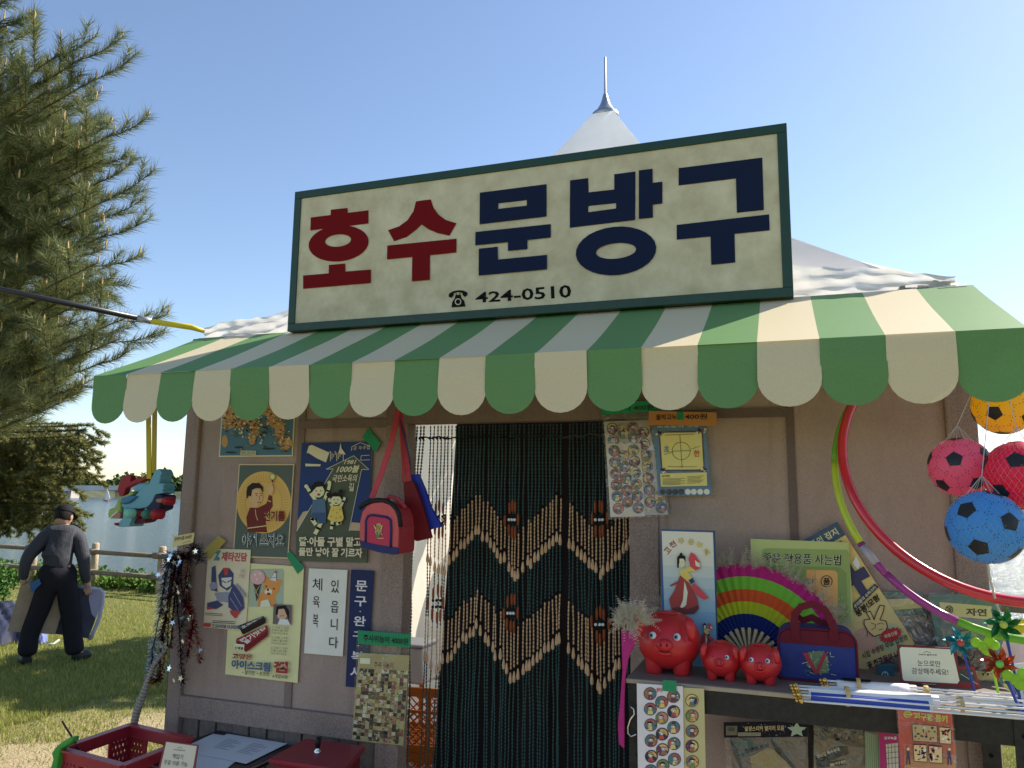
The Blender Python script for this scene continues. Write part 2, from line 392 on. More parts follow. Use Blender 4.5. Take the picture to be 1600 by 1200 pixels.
for _m in (WALL, WALLD, POST): weathered(_m)
booth = empty('market_booth', (-.9, 1.4, 0), 'brown walled market booth with an open doorway, under the striped awning', 'booth')
def X(px, py=700, y=0.0): return at(px, py, y).x
def Z(px, py, y=0.0): return at(px, py, y).z
xl, xp, xdl, xdr, xr0, xr = X(297, 650), X(317, 650), X(640, 660), X(985, 900), X(1478, 690), X(1528, 690)
xjl = X(606, 660); xjr = X(1030, 850); zd = Z(800, 659); zt = Z(900, 490)
zl1, zl0 = Z(290, 1085), Z(288.5, 1119)
print('booth', xl, xp, xdl, xdr, xr0, xr, 'door', zd, 'top', zt, 'ledge', zl0, zl1)
def pbox(name, a, c, m, parent=booth, **k):
    b = MB(); b.span(a, c, m); return b.build(name, parent, **k)
# wall panels: left, right, above the door
pbox('wall_panel', (xp, 0, zl1), (xjl, .05, zt), WALL); pbox('wall_panel', (xjr, 0, 0), (xr0, .05, zt), WALL)
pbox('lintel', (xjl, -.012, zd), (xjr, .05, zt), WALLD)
pbox('door_jamb', (xjl, -.014, 0), (xdl, .06, zd), POST, bevel=.004); pbox('door_jamb', (xdr, -.014, 0), (xjr, .06, zd), POST, bevel=.004)
pbox('corner_post', (xl, -.02, 0), (xp, .09, zt), POST, bevel=.006); pbox('corner_post', (xr0, -.02, 0), (xr, .09, zt), POST, bevel=.006)
pbox('side_trim', (xl-.045, .03, 0), (xl-.001, .10, zt), DARK)
pbox('ledge_rail', (xp+.001, -.022, zl0), (xjl-.001, .03, zl1), POST, bevel=.004)
# vertical boards below the ledge
k = 11; w = (xjl-xp)/k
for i in range(k):
    pbox('board', (xp+i*w+.004, .004+.004*(i % 3), 0), (xp+(i+1)*w-.004, .05, zl0), mat((.25, .195, .165), .85, noise=(30+i % 3, .25, 4), bump=(120, .4)))
pbox('board_backing', (xp, .052, 0), (xjl, .06, zl0), DARK)
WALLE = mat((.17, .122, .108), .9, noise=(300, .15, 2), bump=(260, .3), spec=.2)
# thin darker strips: shadow of the frame behind the panels, painted in
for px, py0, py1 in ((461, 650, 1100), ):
    pbox('frame_shadow_strip', (X(455, 900), -.006, zl1+.001), (X(466, 900), -.0005, zt), WALLD)
pbox('frame_shadow_strip', (X(459, 660)+.03, -.009, Z(530, 669)), (xjl-.001, -.0005, Z(530, 656)), WALLD)
pbox('frame_shadow_strip', (X(1231, 740), -.006, Z(1232, 1010)), (X(1244, 740), -.0005, zt), WALLE)
pbox('frame_shadow_strip', (X(1045, 650), -.009, Z(1180, 652)), (X(1231, 650)-.001, -.0005, Z(1180, 638)), WALLE)
# side walls and back wall: white tent cloth
CLOTH = mat((.86, .80, .70), .8, noise=(2.2, .05), transl=.5)
Y1 = 2.9
def cloth_wall(name, p0, p1, z0, z1, amp=.02, n=40, parent=booth, m=CLOTH):
    b = MB(); p0 = Vector(p0); p1 = Vector(p1); d = (p1-p0); nn = Vector((-d.y, d.x, 0)).normalized(); V = []
    for j in range(5):
        for i in range(n+1):
            t = i/n; V.append(p0+d*t+nn*amp*(math.sin(t*31+j*.3)+.6*math.sin(t*57+1+j*.5))+Vector((0, 0, z0+(z1-z0)*j/4)))
    b.add(V, [(j*(n+1)+i, j*(n+1)+i+1, (j+1)*(n+1)+i+1, (j+1)*(n+1)+i) for j in range(4) for i in range(n)], m)
    return b.build(name, parent, smooth=True)
cloth_wall('back_wall', (xl, Y1, 0), (xr, Y1, 0), .75, 1.45)
pbox('skirting_panel', (xl, Y1-.05, 0), (xr, Y1-.02, .8), mat((.5, .42, .33), .8))
cloth_wall('side_wall', (xl-.01, .12, 0), (xl-.01, Y1, 0), .02, zt-.05); pbox('side_wall', (xr-.03, .12, 0), (xr-.01, Y1, zt-.05), mat((.32, .26, .23), .9))
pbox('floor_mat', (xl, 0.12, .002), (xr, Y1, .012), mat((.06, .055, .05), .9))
# ================================================================== white pavilion roof
tent = empty('pavilion_tent', (-.9, 1.4, 0), 'white pointed pavilion roof with a metal spike behind the shop sign', 'tent')
ROOF = mat((.84, .86, .88), .6, noise=(3, .05), transl=.55, bump=(5, .25)); STEEL = mat((.45, .46, .47), .35, metal=.9)
cl, cr = at(322, 521, .12), at(1488, 440, .12)
PKX, PKY = (cl.x+cr.x)/2+.02, .12+(cr.x-cl.x)/2
zE = (cl.z+cr.z)/2-.02; zP = at(931, 176, PKY).z
print('tent', cl, cr, zE, zP)
hw = (cr.x-cl.x)/2
def roofpt(side, u, t):     # side 0..3, u -1..1 along the eave, t 0 eave .. 1 peak
    ang = side*math.pi/2; z = zE+(zP-zE)*(.65*t+.35*t**3)
    w = hw*(1-t)+.045*t
    sag = .05*math.sin(math.pi*min(1, t*1.2))*(1-u*u)
    x, y = u*w, -w+0.0
    wr = .012*math.sin(u*17+t*9)+.008*math.sin(u*41+3*t)
    z += (-sag+wr)*(1-t)
    c, s = math.cos(ang), math.sin(ang)
    return Vector((PKX+x*c-y*s, PKY+x*s+y*c, z))
for side in range(4):
    b = MB(); nu, ntt = 24, 22; V = [roofpt(side, -1+2*i/nu, j/ntt*.985) for j in range(ntt+1) for i in range(nu+1)]
    b.add(V, [(j*(nu+1)+i, j*(nu+1)+i+1, (j+1)*(nu+1)+i+1, (j+1)*(nu+1)+i) for j in range(ntt) for i in range(nu)], ROOF); b.build('roof_panel', tent, smooth=True)
    b = MB(); V = []
    for i in range(nu+1):
        u = -1+2*i/nu; p = roofpt(side, u, 0)
        for k in range(5):
            q = p.copy(); q.z -= .055*k; o = Vector((math.sin(side*math.pi/2), -math.cos(side*math.pi/2), 0))
            V.append(q+o*(.012*math.sin(u*23+k)+.01))
    b.add(V, [(i*5+k, i*5+k+1, (i+1)*5+k+1, (i+1)*5+k) for i in range(nu) for k in range(4)], ROOF)
    if side != 0: b.build('roof_valance', tent, smooth=True)
top = Vector((PKX, PKY, zP))
b = MB(); b.lathe([(.078, -.035), (.08, -.02), (.055, .0), (.032, .04), (.02, .075), (.012, .11)], STEEL, c=top, n=20); b.build('roof_cap', tent, smooth=True)
zs_ = at(931, 92, PKY).z
b = MB(); b.tube([top+Vector((0, 0, .10)), Vector((PKX, PKY, zs_))], [.009, .006], STEEL, n=8); b.build('spike', tent)
for sx in (-1, 1):
    for sy in (0, 1):
        p = Vector((PKX+sx*(hw-.03), PKY-hw+.04+sy*2*(hw-.04), 0)); b = MB(); b.span(p-Vector((.03, .03, 0)), p+Vector((.03, .03, zE)), STEEL); b.build('leg', tent)
# crumpled clear wrap over the right and left front corners
def crumple(px0, px1, top_px, bot_px, name, lab, y0=.05, m=None):
    b = MB(); nu, nv = 36, 10; V = []; r2 = np.random.default_rng(int(px0)); ph = r2.random(6)*6
    for j in range(nv+1):
        for i in range(nu+1):
            u = i/nu; v = j/nv; px = px0+(px1-px0)*u
            yt = np.interp(u, [t[0] for t in top_px], [t[1] for t in top_px]); yb = bot_px[0]+(bot_px[1]-bot_px[0])*u
            p = at(px, yt*(1-v)+yb*v, y0)
            p.y += .005*math.sin(u*13+v*7+ph[0])+.003*math.sin(u*29-v*11+ph[1])+.02*v*math.sin(u*9+ph[2])
            p.y += .010*math.sin(v*15+u*6+ph[4])*min(1, v*3)+.006*math.sin(v*31-u*9+ph[5])
            p.z += .002*math.sin(u*31+ph[3])*(1-v); V.append(p)
    b.add(V, [(j*(nu+1)+i, j*(nu+1)+i+1, (j+1)*(nu+1)+i+1, (j+1)*(nu+1)+i) for j in range(nv) for i in range(nu)], m or ROOF)
    return b.build(name, tent, smooth=True)
crumple(1236, 1492, [(0, 415), (.3, 417), (.62, 421), (.85, 428), (1, 432)], (470, 452), 'eave_wrap', '', m=mat((.80, .80, .80), .28, noise=(6, .12), spec=.5, transl=.3, bump=(7, .5)))
crumple(319, 455, [(0, 512), (.15, 505), (.5, 498), (.85, 492), (1, 484)], (532, 524), 'eave_wrap', '', m=mat((.80, .80, .80), .3, noise=(6, .12), spec=.5, transl=.3, bump=(7, .5)))
b = MB()
for k in range(9): p = at(1412+k*9, 446-k*.9, .02+.01*(k % 2)); b.box(p+Vector((0, .05, -.006)), (.016, .05, .022), mat((.28+.05*(k % 3), .26+.05*(k % 3), .22+.04*(k % 3)), .6), rot=Matrix.Rotation(.3*k, 3, 'X'))
b.build('corner_fitting', tent)
# ================================================================== striped awning
AY = -.52
GREEN = mat((.16, .34, .12), .6, noise=(220, .07, 2), transl=.22, spec=.3); CREAM = mat((.80, .69, .45), .6, noise=(220, .04, 2), transl=.22, spec=.3)
axl, axr = (at(305, 528, 0).x+at(153, 588, AY).x)/2, (at(1521, 447, 0).x+at(1605, 511, AY).x)/2
zc0, zc1 = at(153, 588, AY).z, at(1493, 518, AY).z; zt0, zt1 = at(318, 527, 0).z, at(1520, 447, 0).z
print('awning', axl, axr, at(305, 528, 0).x, at(153, 588, AY).x, at(1521, 447, 0).x, at(1605, 511, AY).x, 'crease z', zc0, zc1, 'top z', zt0, zt1)
zc = (zc0+zc1)/2; ztp = (zt0+zt1)/2
zs0 = at(228, 660, AY).z; zs1 = at(1440, 632, AY).z; print('scallop bottom', zs0, zs1); zs_b = (zs0+zs1)/2
awn = empty('awning', ((axl+axr)/2, AY/2, zc), 'green and cream striped awning with a scalloped edge over the booth front', 'awning')
NS = 19; sw = (axr-axl)/NS
rs = np.random.default_rng(5)
for i in range(NS):
    m = GREEN if i % 2 == 0 else CREAM; x0, x1 = axl+i*sw, axl+(i+1)*sw
    b = MB(); V = []
    for j in range(7):
        t = j/6
        for x in (x0, (x0+x1)/2, x1): V.append(Vector((x, AY*t-.002, ztp+(zc-ztp)*t-.004*math.sin(math.pi*t)+.002*math.sin(math.pi*t)*math.sin(x*9+t*4))))
    F = [(j*3+i2, (j+1)*3+i2, (j+1)*3+i2+1, j*3+i2+1) for j in range(6) for i2 in range(2)]
    b.add(V, F, m); b.build('canopy_stripe', awn, smooth=True)
    b = MB(); h1 = zc+.001; hw2 = sw/2*1.0; cx = (x0+x1)/2; zr = zs_b+sw*.47
    out = [(x0, h1), (x0-.001, (h1+zr)/2)]
    for a in range(0, 13):
        t = math.pi*(1+a/12); out.append((cx+hw2*1.02*math.cos(t), zr+(zr-zs_b)*math.sin(t)))
    out += [(x1+.001, (h1+zr)/2), (x1, h1)]
    lean = rs.normal()*.004
    rows = []
    V = []; K = len(out)
    for x, z in out:
        t = (h1-z)/(h1-zs_b); V.append(Vector((x, AY-.001+lean*t+.006*math.sin(3*t+i), z)))
    b.add(V+[v+Vector((0, .0015, 0)) for v in V], [tuple(range(K)), tuple(reversed(range(K, 2*K)))]+[(a, a+K, (a+1) % K+K, (a+1) % K) for a in range(K)], m)
    b.build('scallop', awn)
b = MB(); b.tube([(axl, AY+.014, zc-.022), (axr, AY+.014, zc-.022)], .009, STEEL, n=8); b.build('front_bar', awn)
for x in (axl+.02, xl+.9, xjr+.2, axr-.02):
    b = MB(); b.tube([(x, AY+.012, zc-.016), (x, -.02, ztp-.06)], .008, STEEL, n=6); b.build('arm', awn)
# ================================================================== shop sign
SY = -.06
S4 = lambda u, v: (440+.2834*u, 180+.2834*v)
S5 = lambda u, v: (840+.3668*u, 80+.3668*v)
def map4(l): return [S4(*p) for p in l]
def map5(l): return [S5(*p) for p in l]
sign = empty('shop_sign', at(845, 490, SY), 'long cream shop sign in a dark green frame with big red and navy Korean letters', 'sign')
O = [at(462, 300, SY), at(1228, 193.5, SY), at(1241.5, 464.5, SY), at(450, 517.5, SY)]
I = [at(472.5, 312.5, SY), at(1214, 210, SY), at(1224.5, 450.5, SY), at(462.5, 505.5, SY)]
xL = (O[0].x+O[3].x)/2; xR = (O[1].x+O[2].x)/2; zT = (O[0].z+O[1].z)/2; zB = (O[2].z+O[3].z)/2
print('sign', O)
fw = (abs(I[0].x-O[0].x)+abs(O[1].z-I[1].z))/2; fw = .032
FR = mat((.014, .052, .030), .4, noise=(40, .12), spec=.4)
for a, c in (((xL, SY-.006, zB), (xR, SY+.07, zB+fw)), ((xL, SY-.006, zT-fw), (xR, SY+.07, zT)), ((xL, SY-.006, zB+fw), (xL+fw, SY+.07, zT-fw)), ((xR-fw, SY-.006, zB+fw), (xR, SY+.07, zT-fw))):
    b = MB(); b.span(a, c, FR); b.build('frame', sign, bevel=.002)
SP = mat((.52, .44, .27), .65, noise=(11, .1, 8, (.74, .65, .44)), spec=.2)
b = MB(); b.span((xL+fw, SY, zB+fw), (xR-fw, SY+.06, zT-fw), SP); b.build('sign_panel', sign)
RED = mat((.19, .008, .010), .75, spec=.08); NAVY = mat((.012, .020, .052), .75, spec=.08); BLK = mat((.010, .010, .010), .75, spec=.08)
P0 = Vector((0, SY, 0)); N0 = Vector((0, -1, 0))
def letter(fn):
    pr = Print(P0, N0, lift=.0015, step=.0006); fn(pr); return pr.build(sign, 'letter')
def L1(p):
    p.poly(map4([(162, 565), (272, 551), (272, 522), (365, 512), (366, 539), (480, 525), (480, 598), (160, 636)]), RED)
    p.ring(S4(316, 708), (166*.2834, 99*.2834), (72*.2834, 34*.2834), RED, tilt=-6, c1=S4(313, 692))
    p.poly(map4([(121, 885), (262, 873), (263, 827), (352, 819), (353, 863), (494, 852), (494, 926), (121, 958)]), RED)
def L2(p):
    o = map4([(742, 476), (728, 530), (695, 580), (650, 613), (588, 635), (622, 696), (690, 672), (740, 635), (773, 603)])
    p.poly(o + map4([(783, 470)]), RED)
    p.poly(map4([(783, 470), (773, 603), (815, 632), (865, 652), (927, 665), (965, 597), (905, 578), (865, 548), (838, 510), (824, 466)]), RED)
    p.poly(map4([(585, 720), (966, 682), (965, 758), (820, 773), (819, 909), (720, 917), (722, 783), (583, 796)]), RED)
def frameq(p, o, h, c):
    n = 4
    for i in range(4): p.poly([o[i], o[(i+1) % 4], h[(i+1) % 4], h[i]], c)
def L3(p):
    frameq(p, map4([(1095, 428), (1462, 381), (1462, 560), (1093, 603)]), map4([(1197, 487), (1353, 469), (1353, 500), (1196, 518)]), NAVY)
    p.poly(map4([(1071, 646), (1486, 602), (1486, 676), (1357, 690), (1357, 740), (1250, 750), (1250, 702), (1070, 719)]), NAVY)
    p.poly(map4([(1090, 738), (1194, 727), (1195, 798), (1465, 772), (1465, 852), (1089, 886)]), NAVY)
def L4(p):
    p.poly(map5([(139, 551), (216, 541), (218, 602), (327, 590), (327, 525), (417, 513), (417, 632), (335, 648), (217, 660), (138, 668)]), NAVY)
    p.poly(map5([(138, 668), (217, 660), (216, 687), (335, 671), (335, 648), (417, 632), (416, 720), (138, 753)]), NAVY)
    p.poly(map5([(432, 509), (490, 502), (491, 562), (532, 557), (532, 650), (491, 655), (492, 710), (432, 716)]), NAVY)
    p.ring(S5(335, 852), (172*.3668, 103*.3668), (86*.3668, 33*.3668), NAVY, tilt=-6)
def L5(p):
    p.poly(map5([(601, 499), (957, 454), (964, 677), (849, 689), (845, 543), (601, 573)]), NAVY)
    p.poly(map5([(593, 741), (986, 696), (989, 764), (839, 779), (842, 901), (740, 911), (737, 790), (593, 804)]), NAVY)
for fnn in (L1, L2, L3, L4, L5): letter(fnn)
pr = Print(P0, N0); pr.text('424-0510', ((743, 457.5), (892, 444.5), (893, 465), (743, 473.5)), BLK, bold=.018)
Z4 = map4
pr.poly(Z4([(938, 1060), (942, 1030), (955, 1012), (960, 992), (988, 990), (992, 1010), (1008, 1024), (1014, 1055)]), BLK); pr.ring(S4(974, 1029), (5.0, 5.2), (3.6, 3.8), SP); pr.disc(*S4(974, 1029), 1.7, BLK)
pr.poly(Z4([(922, 1000), (925, 985), (945, 972), (975, 966), (1005, 968), (1024, 978), (1027, 990), (1012, 1004), (998, 990), (1000, 981), (975, 976), (950, 982), (951, 992), (938, 1008)]), BLK); pr.line([S4(965, 984), S4(964, 996)], 1.2, BLK); pr.line([S4(984, 982), S4(985, 994)], 1.2, BLK)
pr.build(sign, 'phone_number')
# ================================================================== papers on the left wall
WN = Vector((0, -1, 0))
def zz(ox, oy, s): return lambda u, v: (ox+u*s, oy+v*s)
def mp(f, l): return [f(*p) for p in l]
def tape(root, q, y, col, name='tape'):
    b = MB(); b.slab([at(px, py, y) for px, py in q], .0006, mat(col, .45, transl=.1), nrm=Vector((0, 1, 0))); return b.build(name, root)
TGREEN = (.02, .30, .13); TYEL = (.55, .42, .10)
INK = sc(38, 30, 28); CREAMP = sc(176, 164, 128)
def noise_print(pr, q, nx, ny, cols, rs, keep=1.0, jit=.4):
    for j in range(ny):
        for i in range(nx):
            if rs.random() > keep: continue
            u0, v0 = (i+jit*rs.random()*.5)/nx, (j+jit*rs.random()*.5)/ny; u1, v1 = (i+1-jit*rs.random()*.5)/nx, (j+1-jit*rs.random()*.5)/ny
            pr.k -= 1 if (i+j) else 0
            pr.poly([pr.quadpts(q, u0, v0), pr.quadpts(q, u1, v0), pr.quadpts(q, u1, v1), pr.quadpts(q, u0, v1)], cols[int(rs.random()*len(cols))])
# --- picture map of the world
rs = np.random.default_rng(3)
f = zz(300, 620, .2166)
r, p = sheet('map_poster', 'blue pictorial world map poster high on the left wall, half under the awning', 'poster', [(350, 596), (464, 596), (457.5, 713), (342, 714)], at(400, 680, -.004), WN, CREAMP, group='posters on the booth wall')
p.poly([(351, 598), (462, 598), (456, 711), (344, 712)], sc(58, 92, 108))
def blob(pr, cx, cy, rx, ry, c, n=16, k=.25):
    pr.poly([(cx+rx*(1+k*(rs.random()-.5)*2)*math.cos(2*math.pi*i/n), cy+ry*(1+k*(rs.random()-.5)*2)*math.sin(2*math.pi*i/n)) for i in range(n)], c)
for a in ((360, 655, 12, 18), (378, 655, 16, 14), (398, 668, 8, 14), (352, 690, 5, 9), (375, 640, 25, 12), (432, 655, 15, 14), (438, 672, 8, 12), (447, 692, 10, 11), (418, 640, 25, 10), (395, 685, 6, 9)): blob(p, *a, sc(150, 112, 62))
cs = [sc(*c) for c in ((120, 90, 55), (185, 160, 115), (70, 50, 35), (160, 90, 60), (90, 110, 70), (200, 190, 160), (40, 60, 70))]
p.k += 1
for _ in range(420):
    cx, cy = ((360, 655), (380, 660), (398, 672), (437, 660), (446, 690), (410, 640))[int(rs.random()*6)]
    x, y = cx+rs.normal()*12, cy+rs.normal()*12
    if 348 < x < 455 and 600 < y < 706: p.k -= 1; blob(p, x, y, .7+rs.random()*1.5, .6+rs.random()*1.5, cs[int(rs.random()*7)], 5, .3)
for x, y, l in ((362, 707, 9), (374, 699, 6), (420, 701, 10), (415, 676, 5), (416, 668, 4)): blob(p, x, y, l, 1.6, sc(40, 45, 45), 9, .2)
p.poly([(378, 704), (402, 704.5), (402, 711), (377, 710.5)], sc(150, 145, 120)); p.textbox('세계 그림 지도', 379, 705.5, 401, 709.5, INK); p.build(r)
# --- boy with bulb
r, p = sheet('energy_poster', 'grey green poster of a boy holding up a light bulb in a yellow circle', 'poster', [(373.6, 725), (460, 725), (450.5, 873), (364, 870)], at(400, 780, -.010), WN, sc(170, 150, 110), group='posters on the booth wall')
GG = sc(68, 78, 72); YC = sc(176, 136, 62); RB = sc(92, 34, 30); SK = sc(178, 135, 92)
p.poly([(375, 726.8), (458.4, 726.8), (449.2, 871), (365.6, 868.5)], GG)
p.disc(412.6, 785, 42.5, YC, ry=48.5, n=40)
for i in range(60):
    a = 2*math.pi*i/60; r0 = .72; p.k -= 1 if i else 0
    p.line([(412.6+42*r0*math.cos(a), 785+48*r0*math.sin(a)), (412.6+42*.92*math.cos(a), 785+48*.92*math.sin(a))], .45, sc(140, 102, 45))
p.ring((412.6, 785), (29, 33), (28.3, 32.3), sc(150, 110, 50))
p.poly(mp(f, [(405, 972), (395, 870), (420, 800), (480, 800), (540, 770), (558, 708), (582, 715), (585, 790), (545, 850), (535, 900), (545, 978)]), RB)
p.line(mp(f, [(460, 812), (466, 860), (478, 890)]), 1, sc(185, 150, 100)); p.line(mp(f, [(405, 948), (540, 930)]), 1.6, sc(185, 150, 100)); p.line(mp(f, [(534, 742), (572, 756)]), 1.4, sc(185, 150, 100))
p.poly(mp(f, [(430, 760), (440, 800), (480, 800), (482, 770)]), SK)
p.disc(*f(467, 722), 49*.2166, SK, ry=60*.2166); p.disc(*f(424, 735), 2.4, SK, ry=4)
p.poly(mp(f, [(398, 690), (405, 650), (440, 622), (490, 622), (518, 650), (518, 690), (500, 660), (470, 658), (440, 672), (432, 720), (415, 712), (400, 740)]), INK)
for x in (472, 506): p.disc(*f(x, 712), 1.0, INK, ry=.8); p.line(mp(f, [(x-10, 698), (x+9, 697)]), .7, INK)
p.line(mp(f, [(492, 715), (497, 738), (488, 742)]), .5, INK); p.line(mp(f, [(480, 762), (504, 760)]), .8, RB)
p.poly(mp(f, [(556, 700), (550, 668), (566, 640), (580, 620), (590, 640), (600, 668), (584, 708)]), SK); p.line(mp(f, [(578, 642), (590, 612)]), 1.6, SK)
p.disc(*f(590, 578), 4.3, sc(190, 165, 100), ry=4.8); p.ring(f(590, 578), (4.3, 4.8), (3.8, 4.3), INK); p.poly(mp(f, [(583, 598), (598, 598), (595, 618), (584, 618)]), RB)
p.text('전기를', mp(f, [(530, 822), (680, 822), (678, 897), (528, 897)]), sc(95, 30, 28), bold=.035, outline=sc(190, 160, 95))
p.text('아껴 쓰자요', mp(f, [(368, 980), (680, 980), (675, 1087), (364, 1087)]), GG, bold=.02, outline=sc(190, 190, 170)); p.build(r)
# --- family poster
f = zz(460, 620, .2333)
r, p = sheet('family_poster', 'blue and green poster of two cheering children running up an arrow road', 'poster', [(471.7, 692), (583, 690), (573.6, 879), (463.5, 876.6)], at(520, 780, -.010), WN, sc(70, 78, 68), group='posters on the booth wall')
BL_ = sc(32, 50, 92); GR_ = sc(66, 72, 58); TXC = sc(182, 160, 132)
p.poly(mp(f, [(52, 310), (518, 300), (505, 880), (505, 905), (18, 905), (30, 700)]), BL_)
p.poly(mp(f, [(22, 830), (60, 770), (110, 760), (60, 900), (18, 905)]), sc(150, 130, 105)); p.poly(mp(f, [(370, 895), (385, 840), (440, 845), (505, 800), (503, 900)]), sc(150, 130, 105))
road = [(18, 900), (262, 483), (215, 485), (400, 395), (502, 487), (452, 487), (368, 900)]
p.poly(mp(f, road), GR_); p.line(mp(f, road), .7, sc(200, 190, 150))
p.poly(mp(f, [(15, 900), (500, 900), (487, 1108), (15, 1098)]), GR_)
p.poly(mp(f, [(85, 380), (100, 330), (120, 322), (232, 372), (240, 365), (215, 440), (150, 410), (95, 375)]), TXC)
for k in range(9): p.line(mp(f, [(245+k*11, 365+(k % 3)*10), (245+k*11, 430-(k % 4)*14)]), 1, TXC)
p.poly(mp(f, [(310, 345), (316, 308), (322, 345), (352, 388), (300, 380)]), TXC); p.poly(mp(f, [(80, 448), (184, 452), (180, 466), (82, 466)]), TXC)
p.line(mp(f, [(390, 362), (392, 335), (448, 308), (510, 330)]), .8, TXC); p.text('공 우수업', mp(f, [(402, 332), (512, 325), (512, 352), (402, 358)]), TXC); p.line(mp(f, [(510, 392), (455, 395), (452, 425), (512, 422)]), .8, TXC)
p.text('1981', mp(f, [(343, 424), (426, 422), (421, 452), (338, 452)]), TXC, bold=.025, shear=.25)
p.text('1000불', mp(f, [(297, 462), (446, 458), (440, 507), (288, 510)]), TXC, bold=.03, shear=.2)
p.text('국민소득의', mp(f, [(268, 522), (432, 520), (427, 570), (260, 572)]), TXC, bold=.02, shear=.15); p.text('길', mp(f, [(376, 578), (410, 578), (406, 632), (372, 632)]), TXC, bold=.02)
SKN = sc(200, 165, 125); HAIR = sc(28, 24, 24)
def limb(l, w, c): p.line(mp(f, l), w*.2333, c)
limb([(150, 690), (115, 640), (95, 605)], 22, SKN); limb([(210, 690), (235, 630), (248, 580)], 20, SKN); limb([(140, 790), (130, 820), (150, 850)], 26, SKN); limb([(190, 840), (170, 880), (152, 912)], 26, SKN)
p.poly(mp(f, [(135, 690), (215, 680), (225, 790), (220, 845), (165, 850), (165, 800), (118, 800)]), sc(60, 88, 110)); p.poly(mp(f, [(135, 775), (222, 775), (220, 845), (178, 850), (165, 815), (118, 810)]), sc(45, 68, 98))
p.disc(*f(172, 632), 41*.2333, SKN, ry=42*.2333); p.poly(mp(f, [(128, 640), (128, 598), (150, 570), (190, 568), (215, 590), (215, 630), (200, 600), (160, 605)]), HAIR)
for x in (158, 190): p.disc(*f(x, 630), .9, INK)
p.disc(*f(176, 655), 2.6, sc(150, 50, 45), ry=1.8); p.disc(*f(93, 600), 3, SKN); p.disc(*f(247, 575), 3, SKN)
limb([(270, 740), (255, 710), (248, 685)], 18, SKN); limb([(320, 740), (340, 700), (350, 678)], 18, SKN); limb([(270, 820), (265, 860), (262, 880)], 20, SKN); limb([(305, 820), (320, 845), (300, 850)], 20, SKN)
p.poly(mp(f, [(262, 730), (330, 730), (345, 810), (335, 832), (270, 838), (236, 815)]), sc(205, 150, 55))
for a in ((275, 760), (300, 775), (320, 755), (262, 800), (295, 812), (325, 805)): p.disc(*f(*a), 1.2, sc(190, 90, 45))
p.disc(*f(296, 690), 38*.2333, SKN, ry=36*.2333); p.poly(mp(f, [(258, 690), (260, 655), (285, 640), (315, 642), (335, 665), (336, 690), (320, 668), (275, 668)]), HAIR)
p.disc(*f(248, 655), 3.6, HAIR); p.disc(*f(330, 635), 3.6, HAIR)
for x in (284, 310): p.disc(*f(x, 690), .8, INK)
p.disc(*f(297, 712), 1.8, sc(150, 50, 45), ry=1.2)
p.text('딸·아들 구별 말고', mp(f, [(54, 935), (470, 938), (467, 1003), (52, 998)]), TXC, bold=.035)
p.text('둘만 낳아 잘 기르자', mp(f, [(52, 1006), (476, 1012), (472, 1075), (50, 1062)]), TXC, bold=.035); p.build(r)
tape(r, [(575, 668), (595, 692), (587, 707), (566, 683)], -.014, TGREEN)
# --- ice cream gum poster
f = zz(230, 820, .3168)
r, p = sheet('gum_advert_poster', 'cream advert poster with a bear holding an ice cream above two gum packs', 'poster', [(361.5, 878), (475, 885.6), (465, 1067), (352, 1053.5)], at(415, 970, -.010), WN, sc(176, 166, 118), group='posters on the booth wall')
p.poly(mp(f, [(512, 218), (668, 216), (676, 226), (672, 398), (662, 406), (502, 404)]), sc(128, 142, 122))
BR = sc(176, 112, 45)
p.poly(mp(f, [(545, 404), (550, 350), (580, 320), (630, 320), (640, 404)]), BR); p.disc(*f(588, 272), 5.5, BR); p.disc(*f(650, 285), 5.5, BR); p.disc(*f(614, 312), 40*.3168, BR, ry=40*.3168); p.disc(*f(600, 330), 6, sc(205, 180, 140), ry=5); p.disc(*f(598, 320), 1.8, INK)
for x, y in ((590, 303), (628, 315)): p.disc(*f(x, y), 1.3, INK)
p.disc(*f(602, 340), 3, sc(120, 40, 35), ry=2); p.poly(mp(f, [(560, 404), (566, 375), (600, 366), (615, 404)]), sc(205, 185, 145))
p.poly(mp(f, [(610, 270), (638, 230), (640, 280)]), sc(210, 200, 180)); p.line(mp(f, [(615, 262), (640, 258)]), 1, sc(170, 40, 45)); p.disc(*f(638, 232), 1.8, sc(170, 40, 45))
p.poly(mp(f, [(528, 285), (565, 292), (545, 378)]), sc(60, 42, 32)); p.disc(*f(550, 258), 36*.3168, sc(180, 130, 130), ry=36*.3168)
p.line(mp(f, [(530, 300), (552, 350)]), .6, CREAMP); p.line(mp(f, [(560, 300), (536, 340)]), .6, CREAMP)
for a in ((538, 245), (562, 240), (548, 268)): p.disc(*f(*a), 1.6, sc(200, 170, 165))
p.poly(mp(f, [(630, 390), (719, 394), (716, 492), (626, 488)]), sc(88, 78, 74)); p.disc(*f(672, 435), 8.5, sc(165, 130, 105), ry=10.5); p.poly(mp(f, [(640, 440), (645, 400), (690, 395), (708, 425), (706, 470), (694, 440), (682, 412), (655, 415), (650, 445)]), HAIR); p.poly(mp(f, [(650, 490), (662, 462), (700, 465), (714, 492)]), sc(185, 180, 172)); p.line(mp(f, [(664, 448), (682, 446)]), 1, sc(150, 50, 50))
def gumbox(q, side, c, t1):
    p.poly(mp(f, q), c); p.poly(mp(f, side), tuple(v*.6 for v in c)); p.text(t1, mp(f, [(q[0][0]+12, q[0][1]+4), (q[1][0]-12, q[1][1]+8), (q[2][0]-12, q[2][1]-10), (q[3][0]+12, q[3][1]-8)]), sc(190, 185, 160), bold=.03)
